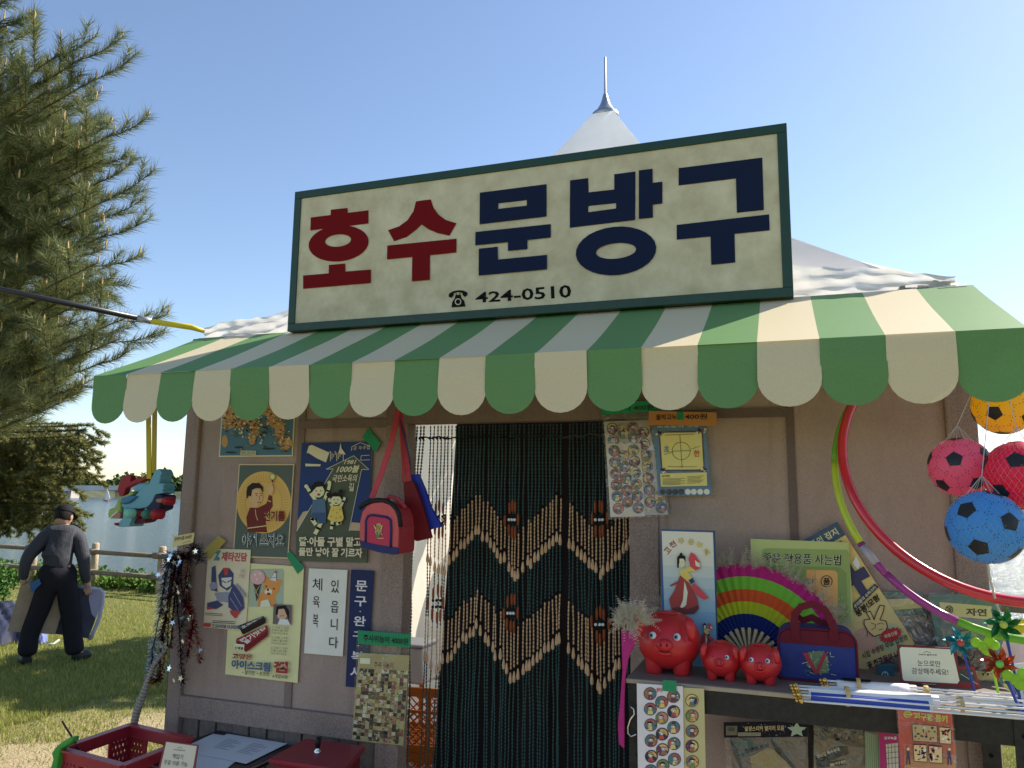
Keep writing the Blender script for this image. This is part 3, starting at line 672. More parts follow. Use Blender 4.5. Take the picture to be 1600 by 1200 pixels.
gumbox([(452, 498), (580, 448), (592, 462), (470, 520)], [(470, 520), (592, 462), (593, 482), (480, 540)], sc(45, 30, 30), '초코맛껌')
gumbox([(448, 560), (600, 492), (606, 520), (490, 595)], [(490, 595), (606, 520), (604, 545), (498, 625), (450, 590), (448, 562)], sc(120, 25, 35), '딸기맛껌')
p.poly(mp(f, [(438, 582), (490, 588), (487, 618), (434, 612)]), sc(190, 180, 140)); p.text('신제품', mp(f, [(442, 596), (486, 600), (484, 615), (440, 611)]), INK, bold=.03)
p.text('고양은', mp(f, [(430, 630), (531, 636), (528, 662), (428, 657)]), sc(120, 32, 38), bold=.03)
p.text('아이스크림', mp(f, [(428, 660), (620, 676), (616, 722), (425, 706)]), sc(48, 72, 102), bold=.04)
p.text('껌', mp(f, [(635, 668), (706, 672), (703, 730), (631, 724)]), sc(130, 32, 38), bold=.05)
p.text('• 딸기맛  • 초코맛', mp(f, [(482, 712), (615, 722), (613, 744), (480, 734)]), INK, bold=.01); p.text('6개입30원', mp(f, [(631, 732), (704, 738), (702, 756), (629, 750)]), INK, bold=.01)
for k in range(3):
    for j, t in enumerate(('싱그러운 그 맛은!', '언제나 즐거워!', '고양은 아이스크림 껌')):
        y = 496+k*50+j*14; p.text(t, mp(f, [(627-k*2, y), (712-j*4-k*3, y+5), (711-j*4-k*3, y+16), (626-k*2, y+11)]), INK)
p.build(r); tape(r, [(452, 860), (475.5, 886.5), (465, 897), (447.6, 869)], -.014, TGREEN)
# --- robot poster (a plain generic machine of the same colours)
r, p = sheet('robot_poster', 'narrow pale poster of a blue and red toy robot under yellow tape', 'poster', [(325.7, 857), (392, 859), (384, 986), (318, 980)], at(355, 920, -.016), WN, sc(168, 158, 132), group='posters on the booth wall')
RBL = sc(52, 56, 88); RRD = sc(150, 45, 42); RGY = sc(112, 112, 128)
p.text('Z', mp(f, [(335, 125), (366, 126), (360, 176), (328, 176)]), sc(60, 110, 120), bold=.06, outline=INK); p.text('제타건담', mp(f, [(372, 132), (495, 138), (492, 182), (364, 178)]), sc(150, 55, 62), bold=.035)
p.poly(mp(f, [(352, 250), (378, 212), (405, 212), (428, 240), (425, 300), (396, 325), (360, 300)]), RBL); p.poly(mp(f, [(368, 262), (420, 258), (414, 300), (392, 312), (372, 298)]), sc(165, 160, 155)); p.poly(mp(f, [(378, 212), (405, 212), (398, 248), (385, 248)]), RRD)
p.line(mp(f, [(372, 276), (390, 284)]), 1.4, INK); p.line(mp(f, [(418, 272), (400, 283)]), 1.4, INK)
p.poly(mp(f, [(318, 300), (322, 210), (340, 200), (345, 300), (350, 330), (316, 320)]), RBL); p.disc(*f(330, 300), 6, RGY)
p.poly(mp(f, [(335, 335), (395, 330), (440, 340), (420, 385), (350, 375)]), RGY); p.poly(mp(f, [(300, 385), (350, 372), (378, 395), (345, 415), (300, 412)]), RBL); p.poly(mp(f, [(298, 400), (340, 412), (300, 418)]), RRD)
p.poly(mp(f, [(405, 350), (430, 290), (452, 320), (478, 360), (482, 410), (450, 440), (405, 405)]), RBL); p.poly(mp(f, [(412, 420), (466, 425), (440, 462), (418, 440)]), RRD); p.line(mp(f, [(430, 330), (470, 400)]), 1.2, RGY); p.line(mp(f, [(415, 360), (455, 420)]), 1.2, RGY)
for k in range(4): p.poly(mp(f, [(440+k*12, 300+k*14), (450+k*12, 285+k*14), (458+k*12, 320+k*14)]), RGY)
for y in (434, 442): p.line(mp(f, [(292, y), (378, y+5)]), .7, INK)
for y in (472, 480): p.line(mp(f, [(330, y), (440, y+5)]), .9, INK)
p.poly(mp(f, [(287, 482), (322, 484), (320, 502), (285, 500)]), RRD); p.text('Z SAVIOR GUNDAM', mp(f, [(330, 488), (474, 496), (472, 514), (328, 505)]), sc(70, 80, 90), bold=.04)
p.text('1/144', mp(f, [(470, 215), (488, 216), (486, 238), (468, 237)]), sc(120, 95, 70)); p.text('건담', mp(f, [(462, 240), (488, 242), (486, 262), (460, 260)]), sc(120, 95, 70))
p.build(r); tape(r, [(317, 861), (341, 837), (353, 845), (327, 875)], -.020, TYEL)
# --- handwritten notice and navy banner
f = zz(460, 860, .2833)
r, p = sheet('handwritten_notice', 'white paper notice with two columns of brush written Korean', 'notice', [(483, 888), (543, 890.6), (535.6, 1025.7), (475.3, 1020.6)], at(510, 950, -.010), WN, sc(176, 168, 160), group='notices on the booth wall')
for t, a in (('체', (102, 152, 156, 222)), ('육', (104, 250, 142, 316)), ('복', (104, 348, 134, 424)), ('있', (205, 160, 249, 236)), ('읍', (204, 276, 246, 344)), ('니', (204, 374, 241, 440)), ('다', (195, 474, 244, 540))):
    x0, y0, x1, y1 = a; p.text(t, mp(f, [(x0, y0), (x1, y0+3), (x1-2, y1), (x0-2, y1-3)]), INK, bold=.005)
p.build(r)
r, p = sheet('stationery_banner', 'tall navy banner with white Korean letters beside the door post', 'banner', [(548.7, 890), (584.7, 891.7), (573, 1076), (540, 1072.5)], at(560, 950, -.012), WN, sc(28, 36, 68), group='notices on the booth wall')
for t, a in (('문', (340, 165, 404, 226)), ('구', (334, 252, 400, 310)), ('·', (362, 332, 370, 340)), ('완', (330, 360, 397, 418)), ('구', (325, 445, 392, 500)), ('·', (352, 520, 360, 528)), ('복', (318, 555, 385, 612)), ('사', (312, 640, 380, 702))):
    x0, y0, x1, y1 = a; p.text(t, mp(f, [(x0, y0), (x1, y0+3), (x1-2, y1), (x0-2, y1-3)]), sc(170, 165, 168), bold=.02)
p.build(r)
# --- bag with a board game hanging on the door post
def bagged(name, label, cat, bag, card, y, col, head=None, group=None, bump=(16, .45), op=.15):
    root, pr = sheet(name, label, cat, card, at(card[0][0], card[0][1], y), WN, col, group=group)
    b = MB(); n = 14; V = []; dummy = Print(at(bag[0][0], bag[0][1], y-.012), WN)
    for side, off in ((0, 0.0), (1, 0.022)):
        for j in range(n+1):
            for i in range(n+1):
                u, v = i/n, j/n; q = dummy.quadpts(bag, u, v); pnt = at(q[0], q[1], y-.010)
                e = min(u, 1-u, v, 1-v)*4; e = min(1, e)
                pnt.y += (.004*math.sin(u*13+v*9)+.003*math.sin(u*29-v*17))*e + (off*e if side else -.002*e) + (0.006 if side == 0 else 0.008)
                V.append(pnt)
    K = (n+1)**2
    F = [(j*(n+1)+i, j*(n+1)+i+1, (j+1)*(n+1)+i+1, (j+1)*(n+1)+i) for j in range(n) for i in range(n)]
    b.add(V[:K], F, film(rough=.22, bump=bump, opacity=op*.5)); b.build('clear_bag', root, smooth=True)
    return root, pr
r, p = bagged('board_game_pack', 'clear bag with a busy chequered dice game board, green price label on top', 'toy pack', [(557, 985), (643, 991), (633, 1169), (547, 1159)], [(560.6, 1020), (640, 1024), (630, 1165), (549.5, 1156)], -.030, sc(128, 118, 76), op=.04, bump=(12, .25))
q = [(562, 1044), (638, 1048), (629, 1163), (551, 1154)]
p.text('주사위놀이', mp(f, [(442, 612), (546, 618), (545, 652), (440, 646)]), sc(90, 50, 40), bold=.03, outline=CREAMP); p.poly(mp(f, [(365, 592), (420, 594), (418, 626), (362, 624)]), sc(190, 180, 140))
cs = [sc(*c) for c in ((135, 125, 80), (34, 30, 28), (105, 92, 60), (150, 142, 112), (78, 66, 42), (120, 88, 56), (112, 56, 58), (150, 145, 125), (58, 50, 40), (48, 42, 36))]
noise_print(p, q, 13, 19, cs, rs, keep=.8, jit=.1); p.k += 1; noise_print(p, q, 26, 36, cs, rs, keep=.25, jit=.8)
p.build(r); tape(r, [(559, 984.7), (642.7, 991), (641, 1012), (559, 1006)], -.046, TGREEN, 'price_label')
pr = Print(at(600, 1000, -.0462), WN); pr.text('주사위놀이 4000원', mp(f, [(382, 462), (628, 484), (626, 522), (380, 500)]), INK, bold=.008); pr.build(r, 'price_lettering')
# ================================================================== packs hung right of the door
f = zz(860, 620, .2333)
SC_ = [sc(*c) for c in ((170, 125, 60), (90, 45, 70), (150, 60, 50), (60, 75, 95), (175, 150, 75), (85, 105, 60), (120, 85, 60), (45, 45, 60), (165, 95, 85), (60, 95, 100))]
def badge(p, cx, cy, rr, rs, k0):
    """a round printed card: dark rim, coloured ground, a plain little figure made of blots"""
    c = int(rs.random()*10); p.k = k0; p.disc(cx, cy, rr, sc(55, 45, 48), n=18); p.disc(cx, cy, rr*.9, SC_[c], n=18)
    a = rs.random()*6; p.poly([(cx+rr*.85*math.cos(a+t), cy+rr*.85*math.sin(a+t)) for t in (0, .6, 1.2, 1.8, 2.5)], SC_[(c+3) % 10])
    sk = sc(205, 170, 140) if rs.random() < .6 else sc(200, 195, 185)
    hx, hy = cx+rr*.12*rs.normal(), cy-rr*.12
    p.poly([(hx-rr*.42, cy+rr*.8), (hx-rr*.3, hy+rr*.3), (hx+rr*.3, hy+rr*.3), (hx+rr*.45, cy+rr*.78)], SC_[(c+5) % 10])
    p.disc(hx, hy, rr*.30, sk, ry=rr*.29, n=12); a2 = rs.random()*.8
    p.poly([(hx+rr*.46*math.cos(t), hy+rr*.46*math.sin(t)) for t in (3.3, 3.8, 4.4, 5.0, 5.6, 6.1, 5.6+a2*.3)]+[(hx, hy-rr*.2)], SC_[(c+7) % 10] if rs.random() < .6 else INK)
    for sx in (-.15, .16): p.k -= 1 if sx > 0 else 0; p.disc(hx+sx*rr, hy+.04*rr, rr*.07, INK, n=6)
    p.k -= 1; p.line([(hx-rr*.12, hy+rr*.22), (hx+rr*.1, hy+rr*.24)], rr*.07, sc(140, 50, 45))
    for _ in range(5):
        a = rs.random()*6.3; d = rr*(.55+.25*rs.random()); p.k -= 1; p.disc(cx+d*math.cos(a), cy+d*math.sin(a), rr*(.08+.08*rs.random()), SC_[int(rs.random()*10)], n=6)
r, p = sheet('card_sheet', 'wider back sheet of round picture cards hung right of the doorway', 'toy sheet', [(943.5, 659), (1012, 656), (1044, 804), (955, 806)], at(990, 730, -.020), WN, sc(150, 142, 138), group='sheets of round cards')
for a in ((415, 212), (422, 290), (487, 245), (553, 206), (560, 275), (625, 238), (631, 315), (641, 392), (650, 468), (655, 545), (663, 624), (670, 705), (733, 665), (742, 742)): badge(p, *f(*a), 9.0, rs, 1)
p.text('왕딱지', mp(f, [(452, 175), (515, 174), (515, 205), (452, 206)]), sc(150, 120, 60), bold=.04); p.build(r)
r, p = sheet('card_sheet', 'narrow front sheet of round picture cards on cream card, taped over the wider one', 'toy sheet', [(946.8, 693.5), (1001, 692.8), (1008, 806.7), (954, 808)], at(980, 750, -.028), WN, sc(172, 162, 150), group='sheets of round cards')
for a in ((428, 362), (432, 438), (437, 515), (443, 590), (448, 668), (455, 748), (492, 395), (500, 468), (506, 548), (513, 627), (518, 705), (557, 357), (564, 432), (570, 508), (576, 586), (583, 664), (589, 743)): badge(p, *f(*a), 9.0, rs, 1)
p.build(r); b = MB(); b.slab([at(*q, -.036) for q in ((940, 630), (1016, 636), (1048, 806), (950, 812))], .0004, film(bump=(14, .35), opacity=.05), nrm=WN); b.build('clear_bag', r)
r2_, p = sheet('price_label', 'green paper strip with a handwritten price, half under the awning', 'price label', [(940.5, 631.7), (1028, 624.7), (1027, 642), (940.5, 648.5)], at(980, 640, -.038), WN, TGREEN)
p.text('딱지 400원', mp(f, [(440, 62), (690, 48), (690, 85), (440, 100)]), INK, bold=.015); p.build(r2_)
r, p = bagged('stone_game_pack', 'clear bag with a yellow game board in a blue frame and black and white counters', 'toy pack', [(1013, 642), (1119.5, 645), (1128, 774), (1026, 776)], [(1019.8, 665.5), (1103, 664), (1112, 774), (1029, 774)], -.040, sc(62, 92, 118), op=.05)
YB = sc(178, 162, 92)
p.poly(mp(f, [(722, 230), (1022, 226), (1036, 496), (742, 498)]), sc(60, 52, 66)); p.poly(mp(f, [(735, 242), (1012, 238), (1026, 486), (752, 488)]), YB)
for cx, cy in ((735, 238), (1010, 234), (1026, 486), (755, 494)):
    for k in range(9): p.k -= 1 if k else 0; p.disc(*f(cx+rs.normal()*14, cy+rs.normal()*9), 1.6+rs.random(), (sc(110, 50, 60), sc(60, 80, 110), sc(190, 180, 160))[k % 3], n=8)
p.ring(f(877, 363), (62*.2333, 60*.2333), (59*.2333, 57*.2333), INK); p.line(mp(f, [(868, 255), (883, 474)]), .7, INK); p.line(mp(f, [(814, 365), (940, 361)]), .7, INK)
p.line(mp(f, [(762, 388), (812, 372)]), .6, INK); p.line(mp(f, [(942, 352), (998, 332)]), .6, INK); p.line(mp(f, [(768, 258), (965, 250)]), .6, RED); p.line(mp(f, [(790, 468), (985, 470)]), .6, RED)
p.text('초', mp(f, [(760, 330), (797, 330), (797, 370), (760, 370)]), sc(60, 100, 130), bold=.02); p.text('한', mp(f, [(960, 360), (1000, 358), (1002, 400), (962, 402)]), sc(150, 50, 45), bold=.02)
p.poly(mp(f, [(737, 514), (1048, 506), (1052, 596), (742, 602)]), YB); p.text('놀이방법', mp(f, [(750, 524), (800, 522), (801, 538), (751, 540)]), INK, bold=.02)
for k in range(6): p.line(mp(f, [(755, 550+k*8), (905-(k % 2)*30, 546+k*8)]), .5, INK); p.line(mp(f, [(920, 535+k*9), (1030-(k % 3)*12, 530+k*9)]), .5, INK)
p.text('민속놀이 고누', mp(f, [(720, 196), (1000, 192), (1000, 206), (720, 210)]), sc(190, 180, 150)); p.build(r)
for k, x in enumerate((752, 795, 835, 877, 920, 960, 1003, 1047)):
    b = MB(); c = at(*f(x, 636), -.043); b.lathe([(.0, -.003), (.0095, -.003), (.0095, 0), (0, 0.0)], mat(INK if k < 4 else sc(190, 182, 160), .4), c=c, n=14, rot=Matrix.Rotation(rad(90), 3, 'X')); b.build('counter', r)
tape(r, [(1014, 642), (1119.5, 644.5), (1119.5, 665.5), (1013, 664.3)], -.062, sc(150, 100, 48), 'price_label'); tape(r, [(1058, 643), (1068, 643.5), (1068, 656), (1058, 656)], -.064, TGREEN)
pr = Print(at(1060, 655, -.0622), WN); pr.text('돌박고누', mp(f, [(708, 118), (846, 116), (846, 154), (708, 156)]), INK, bold=.012); pr.text('400원', mp(f, [(902, 114), (1050, 112), (1050, 150), (902, 152)]), INK, bold=.012); pr.build(r, 'price_lettering')
# ================================================================== bead curtain in the doorway
TEAL = mat((.010, .065, .062), .35, spec=.5); WOODB = mat((.60, .38, .22), .5, noise=(90, .2), spec=.4); REDW = mat((.26, .065, .022), .45, noise=(80, .2)); BLKB = mat((.01, .01, .01), .3)
YC = .075
cur = empty('bead_curtain', ((xdl+xdr)/2, YC, zd), 'teal and wooden bead curtain with two zigzag bands hanging in the doorway', 'bead curtain')
b = MB(); b.tube([(xdl, YC, zd+.012), (xdr, YC, zd+.012)], .009, mat((.03, .02, .02), .5), n=8); b.build('rail', cur)
zl = at(800, 683, YC).z
b = MB(); rs = np.random.default_rng(8)
pts = [(xdl+.01+(xdr-xdl-.02)*i/60, YC-.006, zl+.004*math.sin(i*1.3)+.003*math.sin(i*.4)) for i in range(61)]; b.tube(pts, .003, BLKB, n=5); b.build('cross_cord', cur)
def zig(px, which):
    xs = [640, 692, 750, 806, 874, 937, 1000]
    tops = [[770, 838, 768, 836, 772, 838, 770], [925, 985, 922, 985, 926, 990, 926]][which]
    bots = [[838, 905, 830, 908, 846, 905, 838], [988, 1055, 984, 1070, 1004, 1085, 1000]][which]
    return np.interp(px, xs, tops), np.interp(px, xs, bots)
strings = []
px = 645.0
grp = [(645, 662, 4), (672, 706, 7), (712, 756, 9), (764, 790, 6), (797, 806, 3), (812, 819, 2), (826, 876, 10), (890, 926, 7), (931, 942, 3), (949, 984, 7)]
for a, c, n in grp:
    for i in range(n): strings.append(a+(c-a)*i/max(1, n-1))
def bead_run(b, x, z1, z0, r, step, m, wob, fac=.86, n=6):
    z = z1; k = 0
    while z-step > z0:
        cx = x+wob(z); rr = r*(.88+.24*rs.random())
        V = []
        for zz_, q in ((z, .55), (z-step*.25, 1), (z-step*.7, 1), (z-step*fac, .55)):
            for j in range(n):
                t = 2*math.pi*j/n+k; V.append((cx+rr*q*math.cos(t), YC+rr*q*math.sin(t), zz_))
        F = [(i*n+j, (i+1)*n+j, (i+1)*n+(j+1) % n, i*n+(j+1) % n) for i in range(3) for j in range(n)]
        b.add(V, F, m); z -= step; k += 1
for px in strings:
    x = at(px, 700, YC).x; ph = rs.random()*6; am = .004+.003*rs.random(); end = .06+rs.random()*.03
    gathered = px < 664
    def wob(z, ph=ph, am=am, px=px):
        t = (zl-z); w = am*math.sin(z*3.1+ph)*min(1, max(0, t))+.0012*math.sin(z*23+ph)
        if gathered:     # the first strands are caught behind the satchel
            u = min(1, max(0, (zl-z)/.42)); w -= (at(px, 700, YC).x-at(645, 700, YC).x)*.75*u
        return w
    marks = []
    for wch in (0, 1):
        t, bt = zig(px+rs.normal()*1.0, wch); jt = rs.normal()*2.5; marks.append((at(px, t+jt, YC).z, at(px, bt+jt, YC).z))
    (a1, a0), (b1, b0) = marks
    b = MB(); b.tube([(x+wob(z), YC, z) for z in np.linspace(zd, end, 24)], .0011, BLKB, n=3, cap=False)
    zt_ = zd-.003
    if gathered:
        bead_run(b, x, zt_, end, .0040, .0125, TEAL, wob)
    else:
        bead_run(b, x, zt_, a1, .0030, .0125, TEAL, wob)
        dl = .040
        for z1_, z0_ in ((a1, a0), (b1, b0)):
            bead_run(b, x, z1_, z0_+dl, .0030, .0135, WOODB, wob, .9)
            c = (x+wob(z0_), YC, z0_); b.lathe([(.002, dl), (.0034, dl*.86), (.0058, dl*.5), (.0064, dl*.3), (.005, dl*.06), (.001, 0)], WOODB, c=c, n=8)
        bead_run(b, x, a0, b1, .0030, .0125, TEAL, wob); bead_run(b, x, b0, end, .0030, .0125, TEAL, wob)
        for cen in (690, 803, 937):
            d = abs(px-cen)
            if d < 14:
                for wch, yy in ((0, 812), (1, 958+(cen-803)*.13)):
                    for s_ in ((-1, 1) if d < 7 else (0,)):
                        zc_ = at(px, yy+s_*(22-d*.9)+rs.normal()*1.5, YC).z
                        b.lathe([(.002, .021), (.0044, .019), (.0052, 0), (.004, -.019), (.002, -.021)], REDW, c=(x+wob(zc_), YC-.004, zc_), n=8)
                    if d < 7:
                        for o in (-.012, .0, .012): b.ball((x+wob(zl), YC-.006, at(px, yy, YC).z+o), .0058, BLKB if o else mat((.8, .8, .78), .4), n=8, k=5)
    if px < 706: b.ball((x+wob(zl), YC-.006, zl), .0065, BLKB, n=8, k=6)
    b.build('bead_string', cur)
# dark cloth behind the beads, pulled over to the right
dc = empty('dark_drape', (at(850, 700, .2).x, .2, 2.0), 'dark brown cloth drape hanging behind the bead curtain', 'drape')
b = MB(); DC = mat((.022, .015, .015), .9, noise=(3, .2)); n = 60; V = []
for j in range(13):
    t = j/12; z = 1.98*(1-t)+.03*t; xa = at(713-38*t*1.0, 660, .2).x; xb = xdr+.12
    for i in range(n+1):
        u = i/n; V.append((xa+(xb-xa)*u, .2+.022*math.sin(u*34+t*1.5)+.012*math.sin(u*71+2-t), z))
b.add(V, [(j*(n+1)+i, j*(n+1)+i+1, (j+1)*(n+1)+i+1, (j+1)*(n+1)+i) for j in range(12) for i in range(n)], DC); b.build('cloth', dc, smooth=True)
# ---- orange crates and white tub inside the doorway
OR = mat((.72, .20, .03), .45, spec=.4)
def lattice_crate(name, lab, cat, c, size, m, rot, group=None, cross=True, open_top=True):
    e = empty(name, c, lab, cat, group); sx, sy, sz = size; Rz = Matrix.Rotation(rot, 3, 'Z')
    C0 = Vector(c); th = .010
    def W(x, y, z): return C0+Rz @ Vector((x, y, z))
    def bar(b, p, q, w):
        p, q = Vector(p), Vector(q); d = q-p; L_ = d.length; mid = (p+q)/2
        rotm = Rz @ d.to_track_quat('X', 'Z').to_matrix()
        b.box(W(*mid), (L_, w[0], w[1]), m, rot=rotm)
    for (nx, ny, L_, D) in ((0, -1, sx, sy), (0, 1, sx, sy), (-1, 0, sy, sx), (1, 0, sy, sx)):
        b = MB(); ax = Vector((abs(ny), abs(nx), 0)); nn = Vector((nx, ny, 0))*(D/2)
        def q(u, z): return nn+ax*u+Vector((0, 0, z))
        hgt = .26 if cross else .3
        bar(b, q(-L_/2, sz-sz*.07), q(L_/2, sz-sz*.07), (.014, sz*.14)); bar(b, q(-L_/2, sz*.05), q(L_/2, sz*.05), (.012, sz*.10))
        for s_ in (-1, 1): bar(b, q(s_*(L_/2-L_*.04), 0.0), q(s_*(L_/2-L_*.04), sz*.93), (.011, L_*.09))
        bar(b, q(-L_*.16, sz*.1), q(-L_*.16, sz*.86), (.010, .020)); bar(b, q(L_*.16, sz*.1), q(L_*.16, sz*.86), (.010, .020))
        n = max(5, int(L_/.034))
        for k in range(-3, n+3):
            u0 = -L_/2+L_*k/n
            for s_ in (-1, 1):
                u1 = u0+s_*sz*.55
                za, zb2 = sz*.10, sz*.62
                a0, a1 = u0, u1
                lo, hi = -L_/2+.01, L_/2-.01
                if min(a0, a1) < lo or max(a0, a1) > hi: continue
                bar(b, q(a0, za), q(a1, zb2), (.006, .006))
        bar(b, q(-L_/2, sz*.62), q(L_/2, sz*.62), (.009, .012))
        b.build('side', e)
    b = MB()
    for k in range(9): bar(b, (-sx/2+.01, -sy/2+sy*(k+.5)/9, .006), (sx/2-.01, -sy/2+sy*(k+.5)/9, .006), (.012, .006))
    for k in range(9): bar(b, (-sx/2+sx*(k+.5)/9, -sy/2+.01, .006), (-sx/2+sx*(k+.5)/9, sy/2-.01, .006), (.012, .006))
    b.build('base', e)
    return e
pc = at(650, 1150, .62); zt1_ = at(650, 1070, .5).z
h1 = (zt1_-.02)/3
for k in range(3): lattice_crate('plastic_crate', ('lowest orange plastic crate of the stack inside the doorway', 'middle orange plastic crate of the stack inside the doorway', 'top orange plastic crate of the stack inside the doorway, under the white tub')[k], 'crate', (pc.x+.02, .66, .014+k*h1), (.42, .32, h1-.006), OR, .15, 'orange crates stacked inside the doorway')
tub = empty('white_tub', (at(640, 1040, .6).x, .62, .014+3*h1), 'white plastic tub on the orange crates inside the doorway', 'tub')
b = MB(); b.box((at(640, 1040, .6).x, .62, .014+3*h1+.075), (.22, .2, .15), mat((.7, .7, .68), .4), taper=.8); b.build('body', tub, bevel=.01)
b = MB(); b.box((at(640, 1040, .6).x, .62, .014+3*h1+.158), (.19, .17, .014), mat((.6, .6, .6), .4)); b.build('lid', tub, bevel=.004)
# ================================================================== satchel and shoe bags hanging at the door post
f = zz(460, 620, .2333)
yb = -.20
PINK = mat(sc(160, 62, 66), .55, noise=(60, .08)); PK2 = mat(sc(150, 30, 60), .5); DP = mat(sc(140, 40, 50), .55, noise=(60, .1)); NV = mat(sc(32, 36, 78), .5); ZIP = mat(sc(28, 28, 30), .6)
bag = empty('satchel', at(620, 862, -.14), 'small pink and navy satchel hanging by a long strap from the door post', 'bag')
front = mp(f, [(433, 965), (434, 900), (438, 830), (452, 770), (482, 728), (530, 704), (590, 700), (640, 718), (676, 755), (695, 810), (702, 880), (700, 960), (697, 1040), (688, 1056), (660, 1056), (560, 1040), (450, 1005)])
def extrude_px(name, poly, y, depth, m, parent, bevel=0, shrink=None):
    b = MB(); V = [at(px, py, y) for px, py in poly]; b.slab(V, depth, m, nrm=Vector((0, 1, 0))); return b.build(name, parent, bevel=bevel)
extrude_px('body', front, yb, .125, DP, bag, bevel=.008)
fr = [(x*.965+mp(f, [(565, 890)])[0][0]*.035, y*.965+mp(f, [(565, 890)])[0][1]*.035) for x, y in front]
extrude_px('front_panel', fr, yb-.006, .006, PINK, bag, bevel=.002)
arch = mp(f, [(478, 975), (480, 830), (492, 800), (520, 792), (620, 806), (645, 825), (648, 880), (645, 1010)])
b = MB(); b.tube([at(*q, yb-.009) for q in arch], .0045, NV, n=6); b.build('piping', bag, smooth=True)
extrude_px('pocket', mp(f, [(484, 975), (486, 832), (498, 806), (520, 800), (615, 814), (638, 830), (640, 880), (637, 1005)]), yb-.009, .004, PK2, bag)
b = MB(); b.tube([at(*q, yb+.002) for q in mp(f, [(436, 745), (460, 722), (500, 702), (560, 692), (620, 698), (670, 730), (698, 780), (712, 870)])], .009, ZIP, n=8); b.build('zip', bag, smooth=True)
extrude_px('trim_band', mp(f, [(434, 962), (560, 990), (697, 1012), (695, 1056), (660, 1057), (560, 1041), (445, 1005)]), yb-.010, .004, NV, bag)
pr = Print(at(570, 830, yb-.0095), WN)
for pts, c in (([(552, 850), (575, 845), (590, 870), (585, 910), (560, 935), (545, 905)], sc(150, 120, 60)), ([(530, 855), (552, 880), (545, 890)], sc(190, 160, 90)), ([(595, 855), (585, 885), (575, 880)], sc(190, 160, 90)), ([(545, 905), (580, 905), (570, 945), (550, 940)], sc(70, 100, 60)), ([(560, 945), (600, 945), (600, 949), (560, 949)], sc(190, 160, 90))): pr.poly(mp(f, pts), c)
for k in range(10): pr.line([f(540+k*5, 860+(k*37) % 70), f(548+k*5, 868+(k*53) % 70)], .6, (sc(60, 40, 30), sc(200, 170, 110))[k % 2])
pr.build(bag, 'emblem')
def strap(parent, pts, w, m, name='strap', y0=None):
    b = MB(); V = []
    for i, p in enumerate(pts):
        d = (Vector(pts[min(i+1, len(pts)-1)])-Vector(pts[max(i-1, 0)])).normalized(); s_ = d.cross(Vector((0, 1, 0))).normalized()
        V += [Vector(p)+s_*w/2, Vector(p)-s_*w/2]
    k = len(V); V2 = [v+Vector((0, .003, 0)) for v in V]
    F = []
    for i in range(len(pts)-1):
        a = 2*i; F += [(a, a+1, a+3, a+2), (k+a, k+a+2, k+a+3, k+a+1), (a, a+2, k+a+2, k+a), (a+1, k+a+1, k+a+3, a+3)]
    b.add(V+V2, F, m); return b.build(name, parent)
hookp = at(622, 636, -.13)
strap(bag, [hookp, at(*f(650, 300), -.16), at(*f(585, 500), -.165), at(*f(516, 680), -.15)], .022, mat(sc(150, 45, 60), .6))
strap(bag, [hookp, at(*f(735, 300), -.10), at(*f(755, 500), -.08), at(*f(772, 705), -.07)], .024, DP)
b = MB(); b.tube([at(*q, yb+.05) for q in mp(f, [(600, 700), (640, 665), (700, 690), (745, 745)])], .008, DP, n=6); b.build('grab_handle', bag, smooth=True)
hk = empty('hook', hookp, 'small metal hook on the door post that holds the satchel strap', 'hook')
b = MB(); b.tube([hookp+Vector((0, .12, .02)), hookp+Vector((0, .0, .02)), hookp+Vector((0, -.02, .0)), hookp+Vector((0, 0, -.012))], .003, STEEL, n=6); b.build('wire', hk)
def folded_bag(lab, front_, y, depth, m, c2, name='shoe_bag'):
    e = empty(name, at(*front_[len(front_)//2], y), lab, 'bag', 'folded shoe bags behind the satchel'); extrude_px('panel', front_, y, depth, m, e, bevel=.003)
    tp = front_[0]; b = MB(); b.tube([at(*tp, y+.01), at(tp[0]-1, tp[1]-25, -.10), hookp+Vector((0, .01, -.02))], .0035, c2, n=5); b.build('cord', e); return e
folded_bag('red folded shoe bag behind the satchel', mp(f, [(728, 572), (795, 565), (840, 680), (915, 945), (815, 968), (760, 930), (735, 700)]), -.085, .02, mat((.17, .010, .014), .5), DP)
folded_bag('royal blue folded shoe bag behind the red one', mp(f, [(776, 520), (826, 515), (870, 620), (910, 740), (985, 870), (900, 890), (815, 690)]), -.055, .02, mat(sc(24, 42, 135), .45), mat(sc(30, 40, 90), .5))
# ================================================================== rack with a board shelf, right
zs = at(1230, 1082, -.42).z; YF = -.42
sxl, sxr = at(984, 1062, YF).x, at(1600, 1117, YF).x+.02
print('shelf z', zs, sxl, sxr)
ANG = mat((.035, .033, .032), .5, metal=.3, noise=(60, .25)); PLY = mat((.42, .34, .24), .6, noise=(26, .12), bump=(140, .2)); PLYT = mat((.20, .17, .145), .6, noise=(9, .12))
rack = empty('storage_rack', ((sxl+sxr)/2, (YF-.05)/2, 0), 'dark slotted angle rack with a wooden top board along the right wall', 'rack')
b = MB(); b.span((sxl-.01, YF-.006, zs-.013), (sxr+.01, -.03, zs-.0015), PLY); b.build('top_board', rack, bevel=.002)
b = MB(); b.span((sxl-.006, YF-.002, zs-.0014), (sxr+.006, -.032, zs), PLYT); b.build('board_surface', rack)
def angle_bar(a, c, name='beam'):
    b = MB(); b.span(a, c, ANG); return b.build(name, rack)
angle_bar((sxl, YF, zs-.075), (sxr, YF+.003, zs-.014)); angle_bar((sxl, YF+.0035, zs-.017), (sxr, YF+.04, zs-.014)); angle_bar((sxl, -.06, zs-.075), (sxr, -.057, zs-.014))
